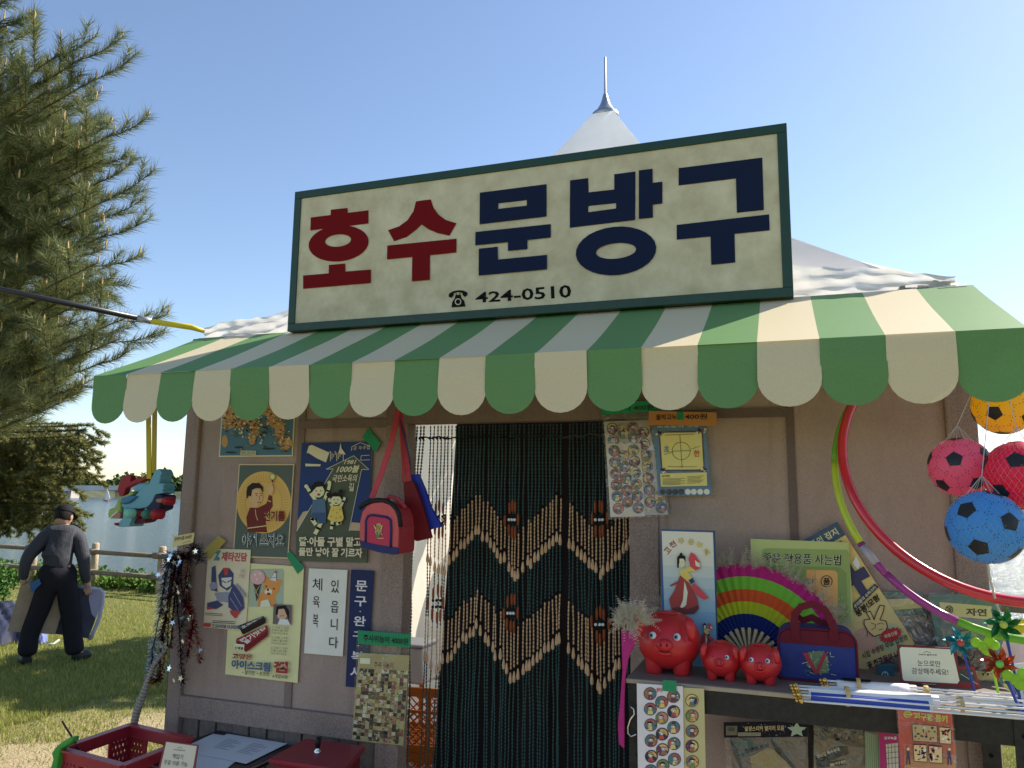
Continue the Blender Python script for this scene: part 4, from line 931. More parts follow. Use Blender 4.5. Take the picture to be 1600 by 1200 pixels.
HOLE = mat((.004, .004, .004), .9)
def leg(x, y, s_):
    b = MB(); b.span((x, y, 0), (x+s_*.045, y+.003, zs-.014), ANG); b.span((x, y+.0031, 0), (x+s_*.003, y+.045, zs-.014), ANG)
    z = zs-.05; k = 0
    L_ = b.build('leg', rack)
    b = MB()
    while z > .05:
        b.lathe([(.0, 0), (.006, 0), (.006, .0006), (0, .0006)], mat((.10, .03, .04), .8) if (k % 2 == 0 and x < -.3) else HOLE, c=(x+s_*.024, y-.0012, z), n=8, rot=Matrix.Rotation(rad(90), 3, 'X')); z -= .05; k += 1
    o = b.build('leg_hole', rack); o['kind'] = 'stuff'
leg(sxl-.001, YF-.004, 1); leg(sxr+.001, YF-.004, -1); leg(sxl, -.06, 1); leg(sxr, -.06, -1)
angle_bar((sxl+.045, YF, .38), (sxr-.045, YF+.003, .43)); b = MB(); b.span((sxl, YF+.004, .43), (sxr, -.06, .44), PLY); b.build('lower_board', rack)
xm = at(1268, 1150, -.06).x; angle_bar((xm-.012, -.0625, 0.44), (xm+.012, -.061, zs-.076), 'mid_post')
b = MB(); b.tube([at(*q, YF-.02) for q in ((985, 1104), (990, 1108), (991, 1116), (985, 1124), (981, 1136), (981, 1146), (986, 1151), (994, 1147))], .0022, mat((.6, .6, .6), .25, metal=1), n=6); wh = b.build('wire_hook', None, smooth=True)
tag(wh, 'bent silver wire hook hanging on the left leg of the rack', 'hook')
# piggy banks
PIGM = [mat((.58, .022, .028), .38, noise=(5, .07), spec=.45, coat=.1)]
def pig(px, py_bot, rpx, y, lab, yaw, eyes=2):
    R_ = rpx*(y-CP.y)/1200*1.0/math.cos(YAW)*.96; c = at(px, py_bot, y); c.z = zs+R_*.98
    e = empty('piggy_bank', (c.x, c.y, zs+.001), lab, 'piggy bank', 'red piggy banks on the shelf'); m = PIGM[0]; Rz = Matrix.Rotation(yaw, 3, 'Z')
    def W(x, yy, z): return c+Rz @ Vector((x, yy, z))*R_
    b = MB(); n, k = 32, 20; V = []; F = []
    for i in range(k+1):
        t = math.pi*i/k
        for j in range(n):
            a = 2*math.pi*j/n; d = Vector((math.sin(t)*math.cos(a), math.sin(t)*math.sin(a), math.cos(t)))
            p = Vector((d.x*1.0, d.y*1.05, d.z*.90-.02))
            if d.z < -.75: p.z = max(p.z, -.86)
            p *= 1-.03*max(0, -d.y)*max(0, d.z)
            for ex in (-.62, .62):      # cheeks
                q = (d-Vector((ex*.8, -.72, -.25))).length; p += d*.05*math.exp(-(q/.3)**2)
            V.append(W(*p))
    for i in range(k):
        for j in range(n): F.append((i*n+j, (i+1)*n+j, (i+1)*n+(j+1) % n, i*n+(j+1) % n))
    b.add(V, F, m); b.build('body', e, smooth=True)
    for sx in (-1, 1):
        for sy in (-1, 1):
            b = MB(); b.lathe([(.01, -.98), (.22, -.98), (.25, -.92), (.26, -.75), (.30, -.5)], m, n=16); b.v = [tuple(W(v[0]+sx*.42, v[1]+sy*.40, v[2])) for v in b.v]; b.build('foot', e, smooth=True)
        b = MB(); V = []     # ear: folded leaf
        base = Vector((sx*.60, -.42, .56))
        for i in range(7):
            for j in range(5):
                u, v = i/6, j/4-.5; w = .36*math.sin(math.pi*min(1, .28+.72*(1-u)))*(1-u*.55)
                p = base+Vector((sx*(.10+.12*u)+v*w, -.26-.22*math.sin(u*2.4), .20-.62*u*u))+Vector((0, -.05*math.cos(v*3), 0)); V.append(W(*p))
        F = [(i*5+j, i*5+j+1, (i+1)*5+j+1, (i+1)*5+j) for i in range(6) for j in range(4)]
        b.add(V, F, m); o = b.build('ear', e, smooth=True); so = o.modifiers.new('thick', 'SOLIDIFY'); so.thickness = .07*R_
        if eyes == 2 or sx > 0:
            er = .112
            b = MB(); b.ball(W(sx*.37, -.955, .24), er*R_, mat((.75, .78, .8), .12), n=16, k=10); oe = b.build('eye', e, smooth=True)
            b = MB(); b.ball(W(sx*.37+sx*.01-.03, -1.045, .25), (er*.62*R_, er*.42*R_, er*.62*R_), mat((.10, .32, .45), .1), n=14, k=8); b.ball(W(sx*.37-.03, -1.085, .26), (er*.34*R_, er*.22*R_, er*.34*R_), BLKB, n=10, k=6); b.build('pupil', oe, smooth=True)
        else:
            b = MB(); b.tube([W(sx*.37-.1, -.97, .25), W(sx*.37, -.99, .22), W(sx*.37+.1, -.97, .25)], .018*R_, m, n=5); b.build('wink', e, smooth=True)
    b = MB(); b.ball(W(0, -1.08, -.0), (.26*R_, .16*R_, .19*R_), m, n=18, k=10); b.ball(W(0, -1.03, -.25), (.22*R_, .10*R_, .09*R_), m, n=14, k=8); b.build('snout', e, smooth=True)
    b = MB()
    for sx in (-1, 1): b.ball(W(sx*.09, -1.235, .02), (.035*R_, .02*R_, .05*R_), mat((.16, .01, .012), .5), n=8, k=5)
    b.tube([W(-.13, -1.10, -.20), W(0, -1.135, -.225), W(.13, -1.10, -.20)], .016*R_, mat((.2, .01, .015), .5), n=5)
    b.build('nostril', e, smooth=True)
    b = MB(); b.tube([W(-.3, -.30, .83), W(0, -.38, .86), W(.3, -.30, .83)], .03*R_, m, n=6); b.build('brow_fold', e, smooth=True)
pig(1046, 1052, 46, -.29, 'largest red piggy bank, at the left end of the shelf', .02)
pig(1128, 1058, 28, -.32, 'small winking red piggy bank, middle of the three on the shelf', -.02, eyes=1)
pig(1189, 1062, 28.5, -.33, 'small red piggy bank with both eyes open, beside the gym bag', .0)
# fan box
f = zz(950, 800, .25)
q = [(1032, 827.5), (1115, 830.5), (1123, 1040), (1040, 1036)]
yq = -.19
bx = empty('fan_box', at(1085, 1040, yq), 'tall blue cardboard box with a fan dancer picture behind the largest piggy bank', 'box')
xa, xb = at(1033, 900, yq).x, at(1117, 900, yq).x; zb_top = at(1075, 829, yq).z
BXB = mat(sc(40, 75, 115), .55)
b = MB(); b.span((xa, yq, zs+.001), (xb, yq+.045, zb_top), BXB); bb = b.build('carton', bx)
pr = Print(Vector((0, yq, 0)), WN)
FT = [at_ for at_ in ((1034, 829.5), (1114, 832), (1121, 1045), (1041, 1043))]
for k in range(12):
    v0, v1 = k/12, (k+1)/12; t = min(1, max(0, (v0-.12)/.5)); c = tuple(a*(1-t)+b_*t for a, b_ in zip((168, 166, 152), (85, 125, 148)))
    pr.k = 0; pr.poly([pr.quadpts(FT, 0, v0), pr.quadpts(FT, 1, v0), pr.quadpts(FT, 1, v1), pr.quadpts(FT, 0, v1)], sc(*c))
for t, x, y, r_, c in (('고', 372, 240, -52, (120, 40, 40)), ('전', 405, 202, -35, (120, 40, 40)), ('무', 458, 182, -12, (150, 130, 50)), ('용', 520, 186, 8, (150, 130, 50)), ('부', 572, 206, 28, (160, 140, 50)), ('채', 615, 248, 48, (160, 140, 50))):
    s_, co, si = 19, math.cos(rad(r_)), math.sin(rad(r_)); pr.text(t, [f(x+(a*co-b_*si), y+(a*si+b_*co)) for a, b_ in ((-s_, -s_), (s_, -s_), (s_, s_), (-s_, s_))], sc(*c), bold=.02, outline=sc(190, 180, 130))
def dancer(pr, ox, oy, s_):
    g = lambda l: [(ox+(x-480)*s_*.25, oy+(y-450)*s_*.25) for x, y in l]
    R1, Y1_, W1 = sc(130, 48, 45), sc(190, 150, 60), sc(200, 170, 140)
    pr.poly(g([(452, 395), (500, 420), (520, 470), (560, 540), (570, 600), (540, 635), (440, 640), (400, 615), (383, 545), (420, 480)]), R1); pr.poly(g([(480, 430), (500, 500), (490, 580), (440, 620), (470, 550)]), sc(195, 180, 140))
    pr.poly(g([(400, 600), (440, 590), (500, 605), (565, 580), (568, 605), (540, 635), (440, 640)]), sc(80, 40, 40))
    pr.poly(g([(450, 360), (490, 350), (520, 400), (545, 430), (520, 450), (490, 425), (455, 395)]), Y1_); pr.poly(g([(490, 345), (530, 335), (560, 350), (550, 370), (500, 372)]), Y1_)
    pr.poly(g([(520, 250), (505, 290), (515, 340), (550, 365), (578, 350), (575, 310), (545, 265)]), sc(165, 50, 58)); pr.poly(g([(545, 300), (575, 320), (575, 345), (550, 335)]), W1)
    pr.poly(g([(540, 440), (590, 490), (630, 535), (600, 548), (560, 520), (520, 470)]), sc(165, 50, 58)); pr.poly(g([(505, 425), (530, 410), (545, 435), (520, 448)]), sc(40, 45, 80))
    pr.poly(g([(438, 430), (390, 455), (395, 465), (450, 440)]), R1); p1 = g([(460, 315)])[0]; pr.disc(*p1, 22*s_*.25, sc(205, 165, 130), ry=30*s_*.25); pr.poly(g([(434, 320), (435, 280), (455, 262), (485, 275), (487, 310), (475, 290), (450, 290), (445, 345), (436, 350)]), HAIR); pr.disc(*g([(460, 262)])[0], 9*s_*.25, HAIR)
    for ex in (450, 466): pr.disc(*g([(ex, 312)])[0], 2.2*s_*.25, HAIR, n=8)
    pr.disc(*g([(458, 330)])[0], 3*s_*.25, sc(150, 40, 40), ry=2*s_*.25, n=8); pr.poly(g([(440, 640), (465, 638), (460, 665), (445, 660)]), sc(60, 110, 70))
dancer(pr, *f(480, 450), 1.0); dancer(pr, *f(615, 770), .42); pr.build(bx)
pr2 = Print(at(1129, 900, YF), WN)
# rainbow fan with feathers
def arc_pt(cx, cy, r_, a): return (cx+r_*math.cos(a), cy-r_*math.sin(a))
FY = -.075; FC = at(1170, 1030, FY); FR_ = (at(1170, 882, FY)-FC).length
fan = empty('folding_fan', FC, 'open rainbow striped folding fan edged with white feathers behind the piggy banks', 'fan')
def fpt_(rr, a, zig=0.0): return FC+Vector((rr*FR_*math.cos(a), zig, rr*FR_*math.sin(a)))
A0, A1, NP = rad(14), rad(172), 52
bands = [(.87, 1.0, (.58, .025, .22)), (.735, .87, (.22, .60, .06)), (.605, .735, (.85, .12, .03)), (.475, .605, (.60, .64, .03)), (.31, .475, (.012, .03, .17))]
for r0, r1, c in bands:
    b = MB(); V = []; m = mat(c, .7, transl=.15)
    for i in range(NP+1):
        a = A0+(A1-A0)*i/NP; zg = .004 if i % 2 else -.002
        V += [fpt_(r0, a, zg*(r0+.2)), fpt_(r1, a, zg*(r1+.2))]
    b.add(V, [(2*i, 2*i+2, 2*i+3, 2*i+1) for i in range(NP)], m); b.build('fabric_band', fan)
for i in range(0, NP+1, 4):
    a = A0+(A1-A0)*i/NP; t = Vector((-math.sin(a), 0, math.cos(a))); b = MB()
    p0, p1 = fpt_(.03, a, -.010), fpt_(.335, a, -.010); w0, w1 = .0018, .0050
    b.slab([p0-t*w0, p1-t*w1, p1+t*w1, p0+t*w0], .0012, mat(sc(165, 145, 105), .6), nrm=Vector((0, 1, 0))); b.build('rib', fan)
FEA = mat((.74, .68, .56), .9, transl=.4)
def feathers(b, base, dirv, n, L_, rs, spread=.5, m=FEA):
    """downy feathers: curved midribs with many fine barbs"""
    for _ in range(n):
        d = (Vector(dirv)+Vector((rs.normal(), rs.normal()*.7, rs.normal()))*spread).normalized(); l = L_*(.6+.7*rs.random()); p = Vector(base)+Vector((rs.normal(), rs.normal()*.5, rs.normal()))*.006
        cv = Vector((rs.normal(), rs.normal(), rs.normal()-.3))*.5
        for k in range(9):
            t = k/8; q = p+d*l*t+cv*l*.25*t*t; nx = (d+cv*.5*t).normalized()
            for s_ in range(6):
                bb_ = (nx.cross(Vector((rs.normal(), rs.normal(), rs.normal()))).normalized()+nx*.7).normalized()*l*.28*(1-.6*t); e2 = nx*.0008
                b.add([q-e2, q+e2, q+bb_], [(0, 1, 2)], m)
b = MB(); rs = np.random.default_rng(11)
for i in range(46):
    a = A0+(A1-A0)*(i+.5)/46*.97
    feathers(b, fpt_(1.0, a, 0), Vector((math.cos(a), -.15, math.sin(a))), 4, .048, rs, .55)
o = b.build('feather_trim', fan)
# closed pink fan with feather tuft, left
yk = -.38
pf = empty('closed_fan', at(985, 1060, yk), 'closed bright pink fan with a white feather tuft hanging left of the shelf', 'fan')
f6 = zz(640, 880, .2667)
extrude_px('fabric', mp(f6, [(1238, 395), (1340, 400), (1320, 470), (1280, 560), (1262, 680), (1256, 800), (1256, 1090), (1225, 1060), (1218, 960), (1232, 800), (1245, 640)]), -.445, .012, mat(sc(135, 14, 88), .6, noise=(50, .15)), pf, bevel=.003)
b = MB()
for px, py, d in ((985, 965, (-.6, -.1, .7)), (975, 970, (-1, -.1, .2)), (995, 962, (.3, -.1, 1)), (1003, 968, (.8, -.1, .4)), (990, 975, (0, -.4, -.3)), (980, 960, (-.3, 0, 1))): feathers(b, at(px, py, -.45), d, 34, .036, rs, .6)
b.build('feather_tuft', pf)
b = MB(); b.tube([at(994, 972, -.44), at(990, 958, -.43), at(993, 944, -.03), at(994, 940, -.016)], .0016, mat(sc(130, 30, 60), .6), n=5); b.build('cord', pf)
# green book
f = zz(1150, 800, .25)
r, p = sheet('stationery_book', 'pale green book about buying good school supplies, standing behind the rainbow fan', 'book', [(1172.5, 842), (1326, 847.5), (1334, 975), (1180, 985)], at(1250, 900, -.040), WN, sc(142, 152, 92), th=.008)
G2 = sc(112, 132, 72)
p.poly(mp(f, [(170, 232), (195, 226), (690, 236), (712, 262), (718, 700), (180, 700), (162, 262)]), G2); p.poly(mp(f, [(172, 330), (650, 345), (690, 380), (700, 700), (180, 700)]), sc(98, 118, 62))
p.poly(mp(f, [(440, 360), (492, 362), (494, 700), (440, 700)]), sc(178, 120, 62)); p.poly(mp(f, [(496, 362), (615, 364), (634, 380), (640, 700), (497, 700)]), sc(178, 128, 66))
p.text('좋은 학용품 사는법', mp(f, [(172, 254), (656, 268), (654, 334), (172, 312)]), INK, bold=.012, outline=sc(180, 175, 150))
p.ring(f(566, 432), (37*.25, 37*.25), (32*.25, 32*.25), INK); p.text('품', mp(f, [(545, 412), (588, 412), (588, 455), (545, 455)]), INK, bold=.03); p.text('품질', mp(f, [(440, 415), (482, 415), (482, 445), (440, 445)]), INK, bold=.02); p.build(r)
# yellow magazine, leaning
Q = [(1216, 865), (1307.5, 815), (1429, 1006), (1338, 1056)]
r, p = sheet('magazine', 'large yellow family magazine leaning at an angle with a drawn victory hand', 'magazine', Q, at(1330, 930, -.022), WN, sc(182, 150, 82), th=.006)
e1 = ((Q[1][0]-Q[0][0]), (Q[1][1]-Q[0][1])); e2 = ((Q[3][0]-Q[0][0]), (Q[3][1]-Q[0][1]))
def m_(u, v): return (Q[0][0]+e1[0]*u+e2[0]*v, Q[0][1]+e1[1]*u+e2[1]*v)
def mq(u0, v0, u1, v1): return [m_(u0, v0), m_(u1, v0), m_(u1, v1), m_(u0, v1)]
p.poly(mq(0, 0, 1, .11), sc(52, 68, 88)); p.text('좋은 가족의 잡지', mq(.12, .03, .93, .085), sc(180, 165, 120), bold=.02)
p.poly(mq(.45, .13, .90, .20), sc(170, 60, 80)); p.line(mq(.45, .13, .90, .20), .8, NAVY, closed=True)
p.poly(mq(0, .60, 1, 1), sc(165, 150, 95)); p.disc(*m_(.45, .82), 26, sc(160, 125, 105), ry=20); p.disc(*m_(.75, .88), 22, sc(140, 150, 110))
p.poly(mq(.55, .36, .98, .44), sc(52, 52, 78)); p.poly(mq(.70, .28, .83, .55), sc(52, 52, 78)); p.poly(mq(.60, .24, .70, .30), sc(140, 40, 60)); p.poly([m_(.86, .30), m_(.97, .27), m_(.95, .34), m_(.88, .36)], sc(190, 180, 165))
bq = mp(f, [(722, 580), (866, 446), (890, 468), (742, 615)]); p.poly(bq, sc(50, 50, 66)); p.text('우리들의 슈퍼스타', [p.quadpts(bq, *uv) for uv in ((.04, .2), (.95, .2), (.95, .85), (.04, .85))], sc(180, 165, 130), bold=.02)
p.text('붕붕!모험', mp(f, [(735, 618), (878, 508), (898, 548), (762, 660)]), INK, bold=.035)
f2 = zz(1350, 880, .2083)
hand = mp(f, [(822, 742), (800, 700), (800, 672), (838, 668), (812, 625), (838, 618), (862, 672), (880, 620), (900, 580), (925, 585), (918, 620), (898, 672), (935, 680), (945, 715), (932, 742), (905, 762), (860, 775)])
p.poly(hand, sc(190, 148, 92)); p.line(hand, 1.4, INK, closed=True); p.line(mp(f, [(840, 690), (870, 700), (868, 722), (845, 735)]), .8, INK); p.line(mp(f, [(880, 700), (905, 690), (925, 700)]), .8, INK); p.line(mp(f, [(890, 735), (915, 728)]), .8, INK); p.line(mp(f, [(820, 745), (818, 775)]), .8, INK)
star = []; cx, cy = f(965, 765)
for k in range(28): rr = (11.5 if k % 2 else 14.5); a = 2*math.pi*k/28; star.append((cx+rr*math.cos(a)*1.3, cy+rr*math.sin(a)*.8-rr*math.cos(a)*.35))
p.poly(star, sc(150, 30, 40)); p.text('특별선물', [(cx-11, cy+.5), (cx+9, cy-7), (cx+11, cy-1), (cx-9, cy+6)], sc(190, 160, 120), bold=.02)
p.text('시립 수영장 무료 입장권', [(1345, 1020), (1415, 990), (1418, 998), (1348, 1030)], INK, bold=.015); p.text('꽃 친구들의 나', [(1353, 1034), (1402, 1015), (1406, 1026), (1357, 1045)], sc(60, 35, 55), bold=.03); p.build(r)
# gym bag
yg = -.27; gb = empty('gym_bag', at(1280, 1062, yg), 'blue and dark red gym bag with a red V emblem on the shelf', 'bag')
BLU = mat(sc(34, 44, 98), .6, noise=(40, .1)); MAR = mat((.15, .010, .022), .6, noise=(40, .1))
zb0 = zs+.002; xg0, xg1 = at(1217, 1040, yg).x, at(1340, 1040, yg).x; zg1 = at(1280, 984, yg).z; zgm = at(1280, 1008, yg).z; cr_ = .03
def rr_outline(x0, x1, z0, z1, r0, r1, n=6):
    o = []
    for cx, cz, a0, rr in ((x1-r0, z0+r0, -90, r0), (x1-r1, z1-r1, 0, r1), (x0+r1, z1-r1, 90, r1), (x0+r0, z0+r0, 180, r0)):
        for k in range(n+1): a = rad(a0+90*k/n); o.append((cx+rr*math.cos(a), cz+rr*math.sin(a)))
    return o
o = rr_outline(xg0, xg1, zb0, zg1, .012, .035)
b = MB(); b.slab([(x, yg, z) for x, z in o], .12, BLU, nrm=Vector((0, 1, 0))); b.build('body', gb, bevel=.006)
b = MB(); b.slab([(x, yg-.003, z) for x, z in rr_outline(xg0+.006, xg1-.006, zgm, zg1-.004, .002, .03)], .004, MAR, nrm=Vector((0, 1, 0))); b.build('top_panel', gb)
b = MB(); b.tube([(x, yg-.001, z) for x, z in o], .0032, MAR, n=6, closed=True); b.build('piping', gb, smooth=True)
for k, (a0, a1, top, yy) in enumerate(((362, 612, 575, yg-.008), (370, 600, 660, yg+.07))):
    strap(gb, [at(*f(a0+8, 800), yg-.006), at(*f(a0+2, 700), yg-.008), at(*f(a0+4, 640), yy), at(*f(a0+45, top+18), yy), at(*f((a0+a1)/2-10, top), yy), at(*f(a1-60, top+35), yy), at(*f(a1-15, 690), yy), at(*f(a1+4, 740), yg-.008), at(*f(a1+8, 805), yg-.006)], .020, MAR, 'handle')
pr = Print(Vector((0, yg-.003, 0)), WN); rs = np.random.default_rng(2)
pr.poly(mp(f, [(450, 875), (530, 866), (575, 900), (580, 1005), (520, 1010), (440, 960)]), sc(80, 95, 68))
for k in range(60): pr.k -= 1 if k else 0; x, y = 430+rs.random()*165, 868+rs.random()*150; pr.line([f(x, y), f(x+rs.normal()*14, y+rs.normal()*10)], .7, (sc(150, 150, 95), sc(60, 110, 80), sc(175, 165, 110), sc(40, 50, 60))[int(rs.random()*4)])
pr.poly(mp(f, [(414, 880), (444, 876), (502, 985), (545, 880), (572, 880), (515, 1010), (492, 1010)]), sc(135, 35, 42)); pr.build(gb, 'emblem')
# ================================================================== right end of the shelf
f2 = zz(1350, 880, .2083)
# textbook packs
r, p = sheet('textbook', 'dark green school textbook with a cream label, in a clear sleeve by the corner post', 'textbook', [(1452, 929), (1560, 928), (1568, 1078), (1476, 1078)], at(1510, 1000, -.060), WN, sc(62, 98, 92), th=.012)
p.poly(mp(f2, [(565, 290), (955, 322), (962, 420), (985, 905), (700, 880), (620, 700)]), sc(176, 164, 108)); p.poly(mp(f2, [(560, 392), (920, 420), (950, 815), (700, 800), (600, 640)]), sc(78, 92, 96))
p.poly(mp(f2, [(580, 400), (918, 424), (926, 560), (760, 470), (640, 430)]), sc(95, 108, 112)); p.poly(mp(f2, [(600, 560), (760, 480), (940, 640), (948, 812), (700, 800)]), sc(62, 55, 52)); p.poly(mp(f2, [(700, 520), (820, 500), (935, 600), (930, 680), (800, 600)]), sc(95, 120, 70))
p.ring(f2(638, 348), (6.2, 6.6), (4.8, 5.2), INK); p.text('과', mp(f2, [(615, 325), (660, 328), (660, 372), (615, 368)]), INK, bold=.03); p.text('자연', mp(f2, [(762, 335), (918, 342), (918, 398), (762, 392)]), INK, bold=.03)
for k in range(3): p.text(('2', '-', '1')[k], mp(f2, [(850+k*35, 822), (862+k*35, 823), (862+k*35, 840), (850+k*35, 839)]), INK)
p.line(mp(f2, [(740, 812), (960, 826)]), .5, INK); p.line(mp(f2, [(740, 860), (970, 880)]), .5, INK); p.build(r)
b = MB(); b.slab([at(*q, -.078) for q in ((1449, 926), (1563, 925), (1571, 1080), (1474, 1080))], .0005, film(bump=(10, .5), opacity=.03), nrm=WN); b.build('clear_sleeve', r)
r, p = sheet('textbook', 'textbook in crinkled clear plastic half hidden behind the leaning yellow magazine', 'textbook', [(1378, 924), (1442, 926), (1478, 1078), (1398, 1078)], at(1420, 990, -.012), WN, sc(78, 98, 92), th=.008)
p.poly(mp(f2, [(170, 270), (425, 262), (438, 335), (200, 350)]), sc(168, 158, 105)); p.poly(mp(f2, [(200, 400), (590, 380), (600, 900), (240, 900)]), sc(120, 112, 98)); p.text('국어', mp(f2, [(350, 385), (480, 385), (480, 420), (350, 422)]), sc(70, 60, 50), bold=.02); p.poly(mp(f2, [(300, 440), (560, 440), (590, 600), (360, 640)]), sc(92, 90, 88)); p.build(r)
b = MB(); b.slab([at(*q, -.022) for q in ((1374, 925), (1470, 926), (1480, 1080), (1396, 1080))], .0005, film(bump=(9, .6), opacity=.08), nrm=WN); b.build('clear_sleeve', r)
# small blue can/box with a round label
r, p = sheet('toy_box', 'small dark teal box with a round pale emblem at the foot of the leaning magazine', 'box', [(1371, 1040), (1397, 1039), (1398, 1066), (1370, 1066)], at(1383, 1055, -.10), WN, sc(28, 78, 92), th=.02)
p.disc(*f2(157, 836), 5.5, sc(130, 160, 150)); p.disc(*f2(148, 833), 1.5, sc(30, 60, 70), ry=2.5); p.disc(*f2(166, 833), 1.5, sc(30, 60, 70), ry=2.5); p.build(r)
# red pencil-case pack
r, p = sheet('pencil_case_pack', 'flat red and black pack in clear plastic behind the white notice card', 'toy pack', [(1420, 1040), (1522, 1042), (1536, 1087), (1424, 1084)], at(1480, 1065, -.17), WN, sc(130, 42, 46), th=.012)
p.poly(mp(f2, [(712, 792), (815, 795), (850, 900), (720, 890)]), sc(48, 70, 66)); p.line(mp(f2, [(735, 800), (850, 890)]), 1.2, sc(130, 35, 40)); p.line(mp(f2, [(725, 830), (850, 905)]), 1, sc(150, 160, 155)); p.text('20', mp(f2, [(780, 812), (815, 815), (815, 834), (780, 830)]), sc(180, 150, 130))
for k in range(14): p.poly(mp(f2, [(335+k*37, 905+k*3), (352+k*37, 905+k*3), (356+k*37, 922+k*3), (339+k*37, 922+k*3)]), (sc(60, 30, 25), sc(175, 120, 70))[k % 2])
p.poly(mp(f2, [(420, 915), (690, 935), (692, 955), (420, 940)]), sc(190, 188, 190)); p.build(r)
# notice card on the shelf
def small_stand_sign(label, q, y, lines, f, back):
    r, p = sheet('notice_card', label, 'notice', q, at(q[0][0], q[0][1], y), WN, sc(92, 38, 40), th=.006, group='cream notice cards in dark red frames')
    return r, p
r, p = small_stand_sign('cream notice card in a dark red frame standing among the flags on the shelf', [(1401.7, 1007.5), (1493.7, 1013), (1501.7, 1070.6), (1408, 1066.5)], -.24, None, f2, None)
p.poly(mp(f2, [(278, 628), (645, 645), (665, 660), (715, 880), (700, 902), (300, 880), (290, 865), (266, 645)]), sc(180, 172, 150))
p.text('가와지 볼로서관', mp(f2, [(405, 678), (545, 682), (548, 694), (405, 690)]), INK, bold=.02); p.line(mp(f2, [(445, 668), (470, 660), (500, 672)]), .6, INK)
p.text('눈으로만', mp(f2, [(400, 722), (570, 732), (574, 778), (402, 768)]), sc(60, 45, 45)); p.text('감상해주세요!', mp(f2, [(356, 782), (626, 792), (634, 840), (358, 828)]), sc(60, 45, 45)); p.build(r)
b = MB(); b.slab([at(*q, -.236) for q in ((1440, 1040), (1460, 1041), (1462, 1070), (1440, 1069))], .05, mat((.6, .6, .6), .2), nrm=Vector((0, 1, 0))); b.build('prop', r)
# rolled paper flags
WHT = mat((.78, .78, .79), .6, noise=(20, .05)); GOLD = mat((.65, .42, .12), .25, metal=.9); RUB = mat((.60, .42, .16), .6); FBL = mat(sc(38, 56, 130), .6)
def on_shelf(px, py, lift=0.0):
    p = atz(px, py, zs+lift); return p
def roll(e, name, a, c, r0, r1, m, n=10, wob=.0):
    b = MB(); a = Vector(a); c = Vector(c); pts = [a.lerp(c, t) for t in np.linspace(0, 1, 7)]; b.tube(pts, [r0+(r1-r0)*t for t in np.linspace(0, 1, 7)], m, n=n); return b.build(name, e, smooth=True)
def flag_bundle(lab, a, c, y0, blue, rs, sticks):
    e = empty('flag_bundle', on_shelf(*a, .0), lab, 'flags', 'rolled hand flags on the shelf')
    A = on_shelf(*a, .02); Bp = on_shelf(*c, .02); d = (Bp-A).normalized(); s_ = Vector((-d.y, d.x, 0))
    for k in range(sticks):
        o = s_*(k-sticks/2)*.010+Vector((0, 0, (-.012, .0, .012)[k % 3])); a1 = A-d*(.004+.004*(k % 3))+o; c1 = Bp+d*(.28+.06*rs.random())+o*1.1+s_*rs.normal()*.01
        c1.z = max(c1.z-.0, zs+.004)
        roll(e, 'stick', a1, c1, .0028, .0028, mat((.75, .75, .75), .35), n=6)
        b = MB(); b.ball(a1-d*.006, (.0065, .0065, .0075), GOLD, n=10, k=6); b.ball(a1-d*.016, .0045, GOLD, n=8, k=5); b.build('finial', e, smooth=True)
    roll(e, 'flag_roll', A+d*.012, Bp, .015, .019, WHT, n=12)
    roll(e, 'flag_roll', A+d*.02+s_*.014+Vector((0, 0, -.001)), Bp+d*.02+s_*.016, .012, .014, WHT, n=12)
    if blue:
        roll(e, 'blue_field', A+d*.015-s_*.012+Vector((0, 0, -.006)), Bp-d*.01-s_*.016+Vector((0, 0, -.006)), .0135, .0135, FBL, n=12)
    for t in (.35, 1.22):
        P_ = A.lerp(Bp, t); b = MB(); b.lathe([(.0235*(1 if t < 1 else .8), -.005), (.0245*(1 if t < 1 else .8), 0), (.0235*(1 if t < 1 else .8), .005)], RUB, c=P_, n=14, rot=d.to_track_quat('Z', 'X').to_matrix()); b.build('rubber_band', e)
    return e, A, Bp, d, s_
rs = np.random.default_rng(17)
e, A, Bp, d, s_ = flag_bundle('front bundle of rolled paper flags with blue fields, gold stick ends to the left', (1256, 1083), (1455, 1098), 0, True, rs, 6)
e, A, Bp, d, s_ = flag_bundle('rear bundle of rolled white paper flags with black bars, beside the gym bag', (1300, 1071), (1420, 1081), 0, False, rs, 5)
b = MB()
for k in range(5):
    P_ = A.lerp(Bp, .12+.075*k)+Vector((0, -.0, .0185))-s_*.012; q = d*.5+s_*.8; b.slab([P_, P_+d*.014, P_+d*.02+s_*.022, P_+s_*.022+d*.006], .0015, BLK, nrm=Vector((0, 0, 1)))
b.build('trigram_bars', e)
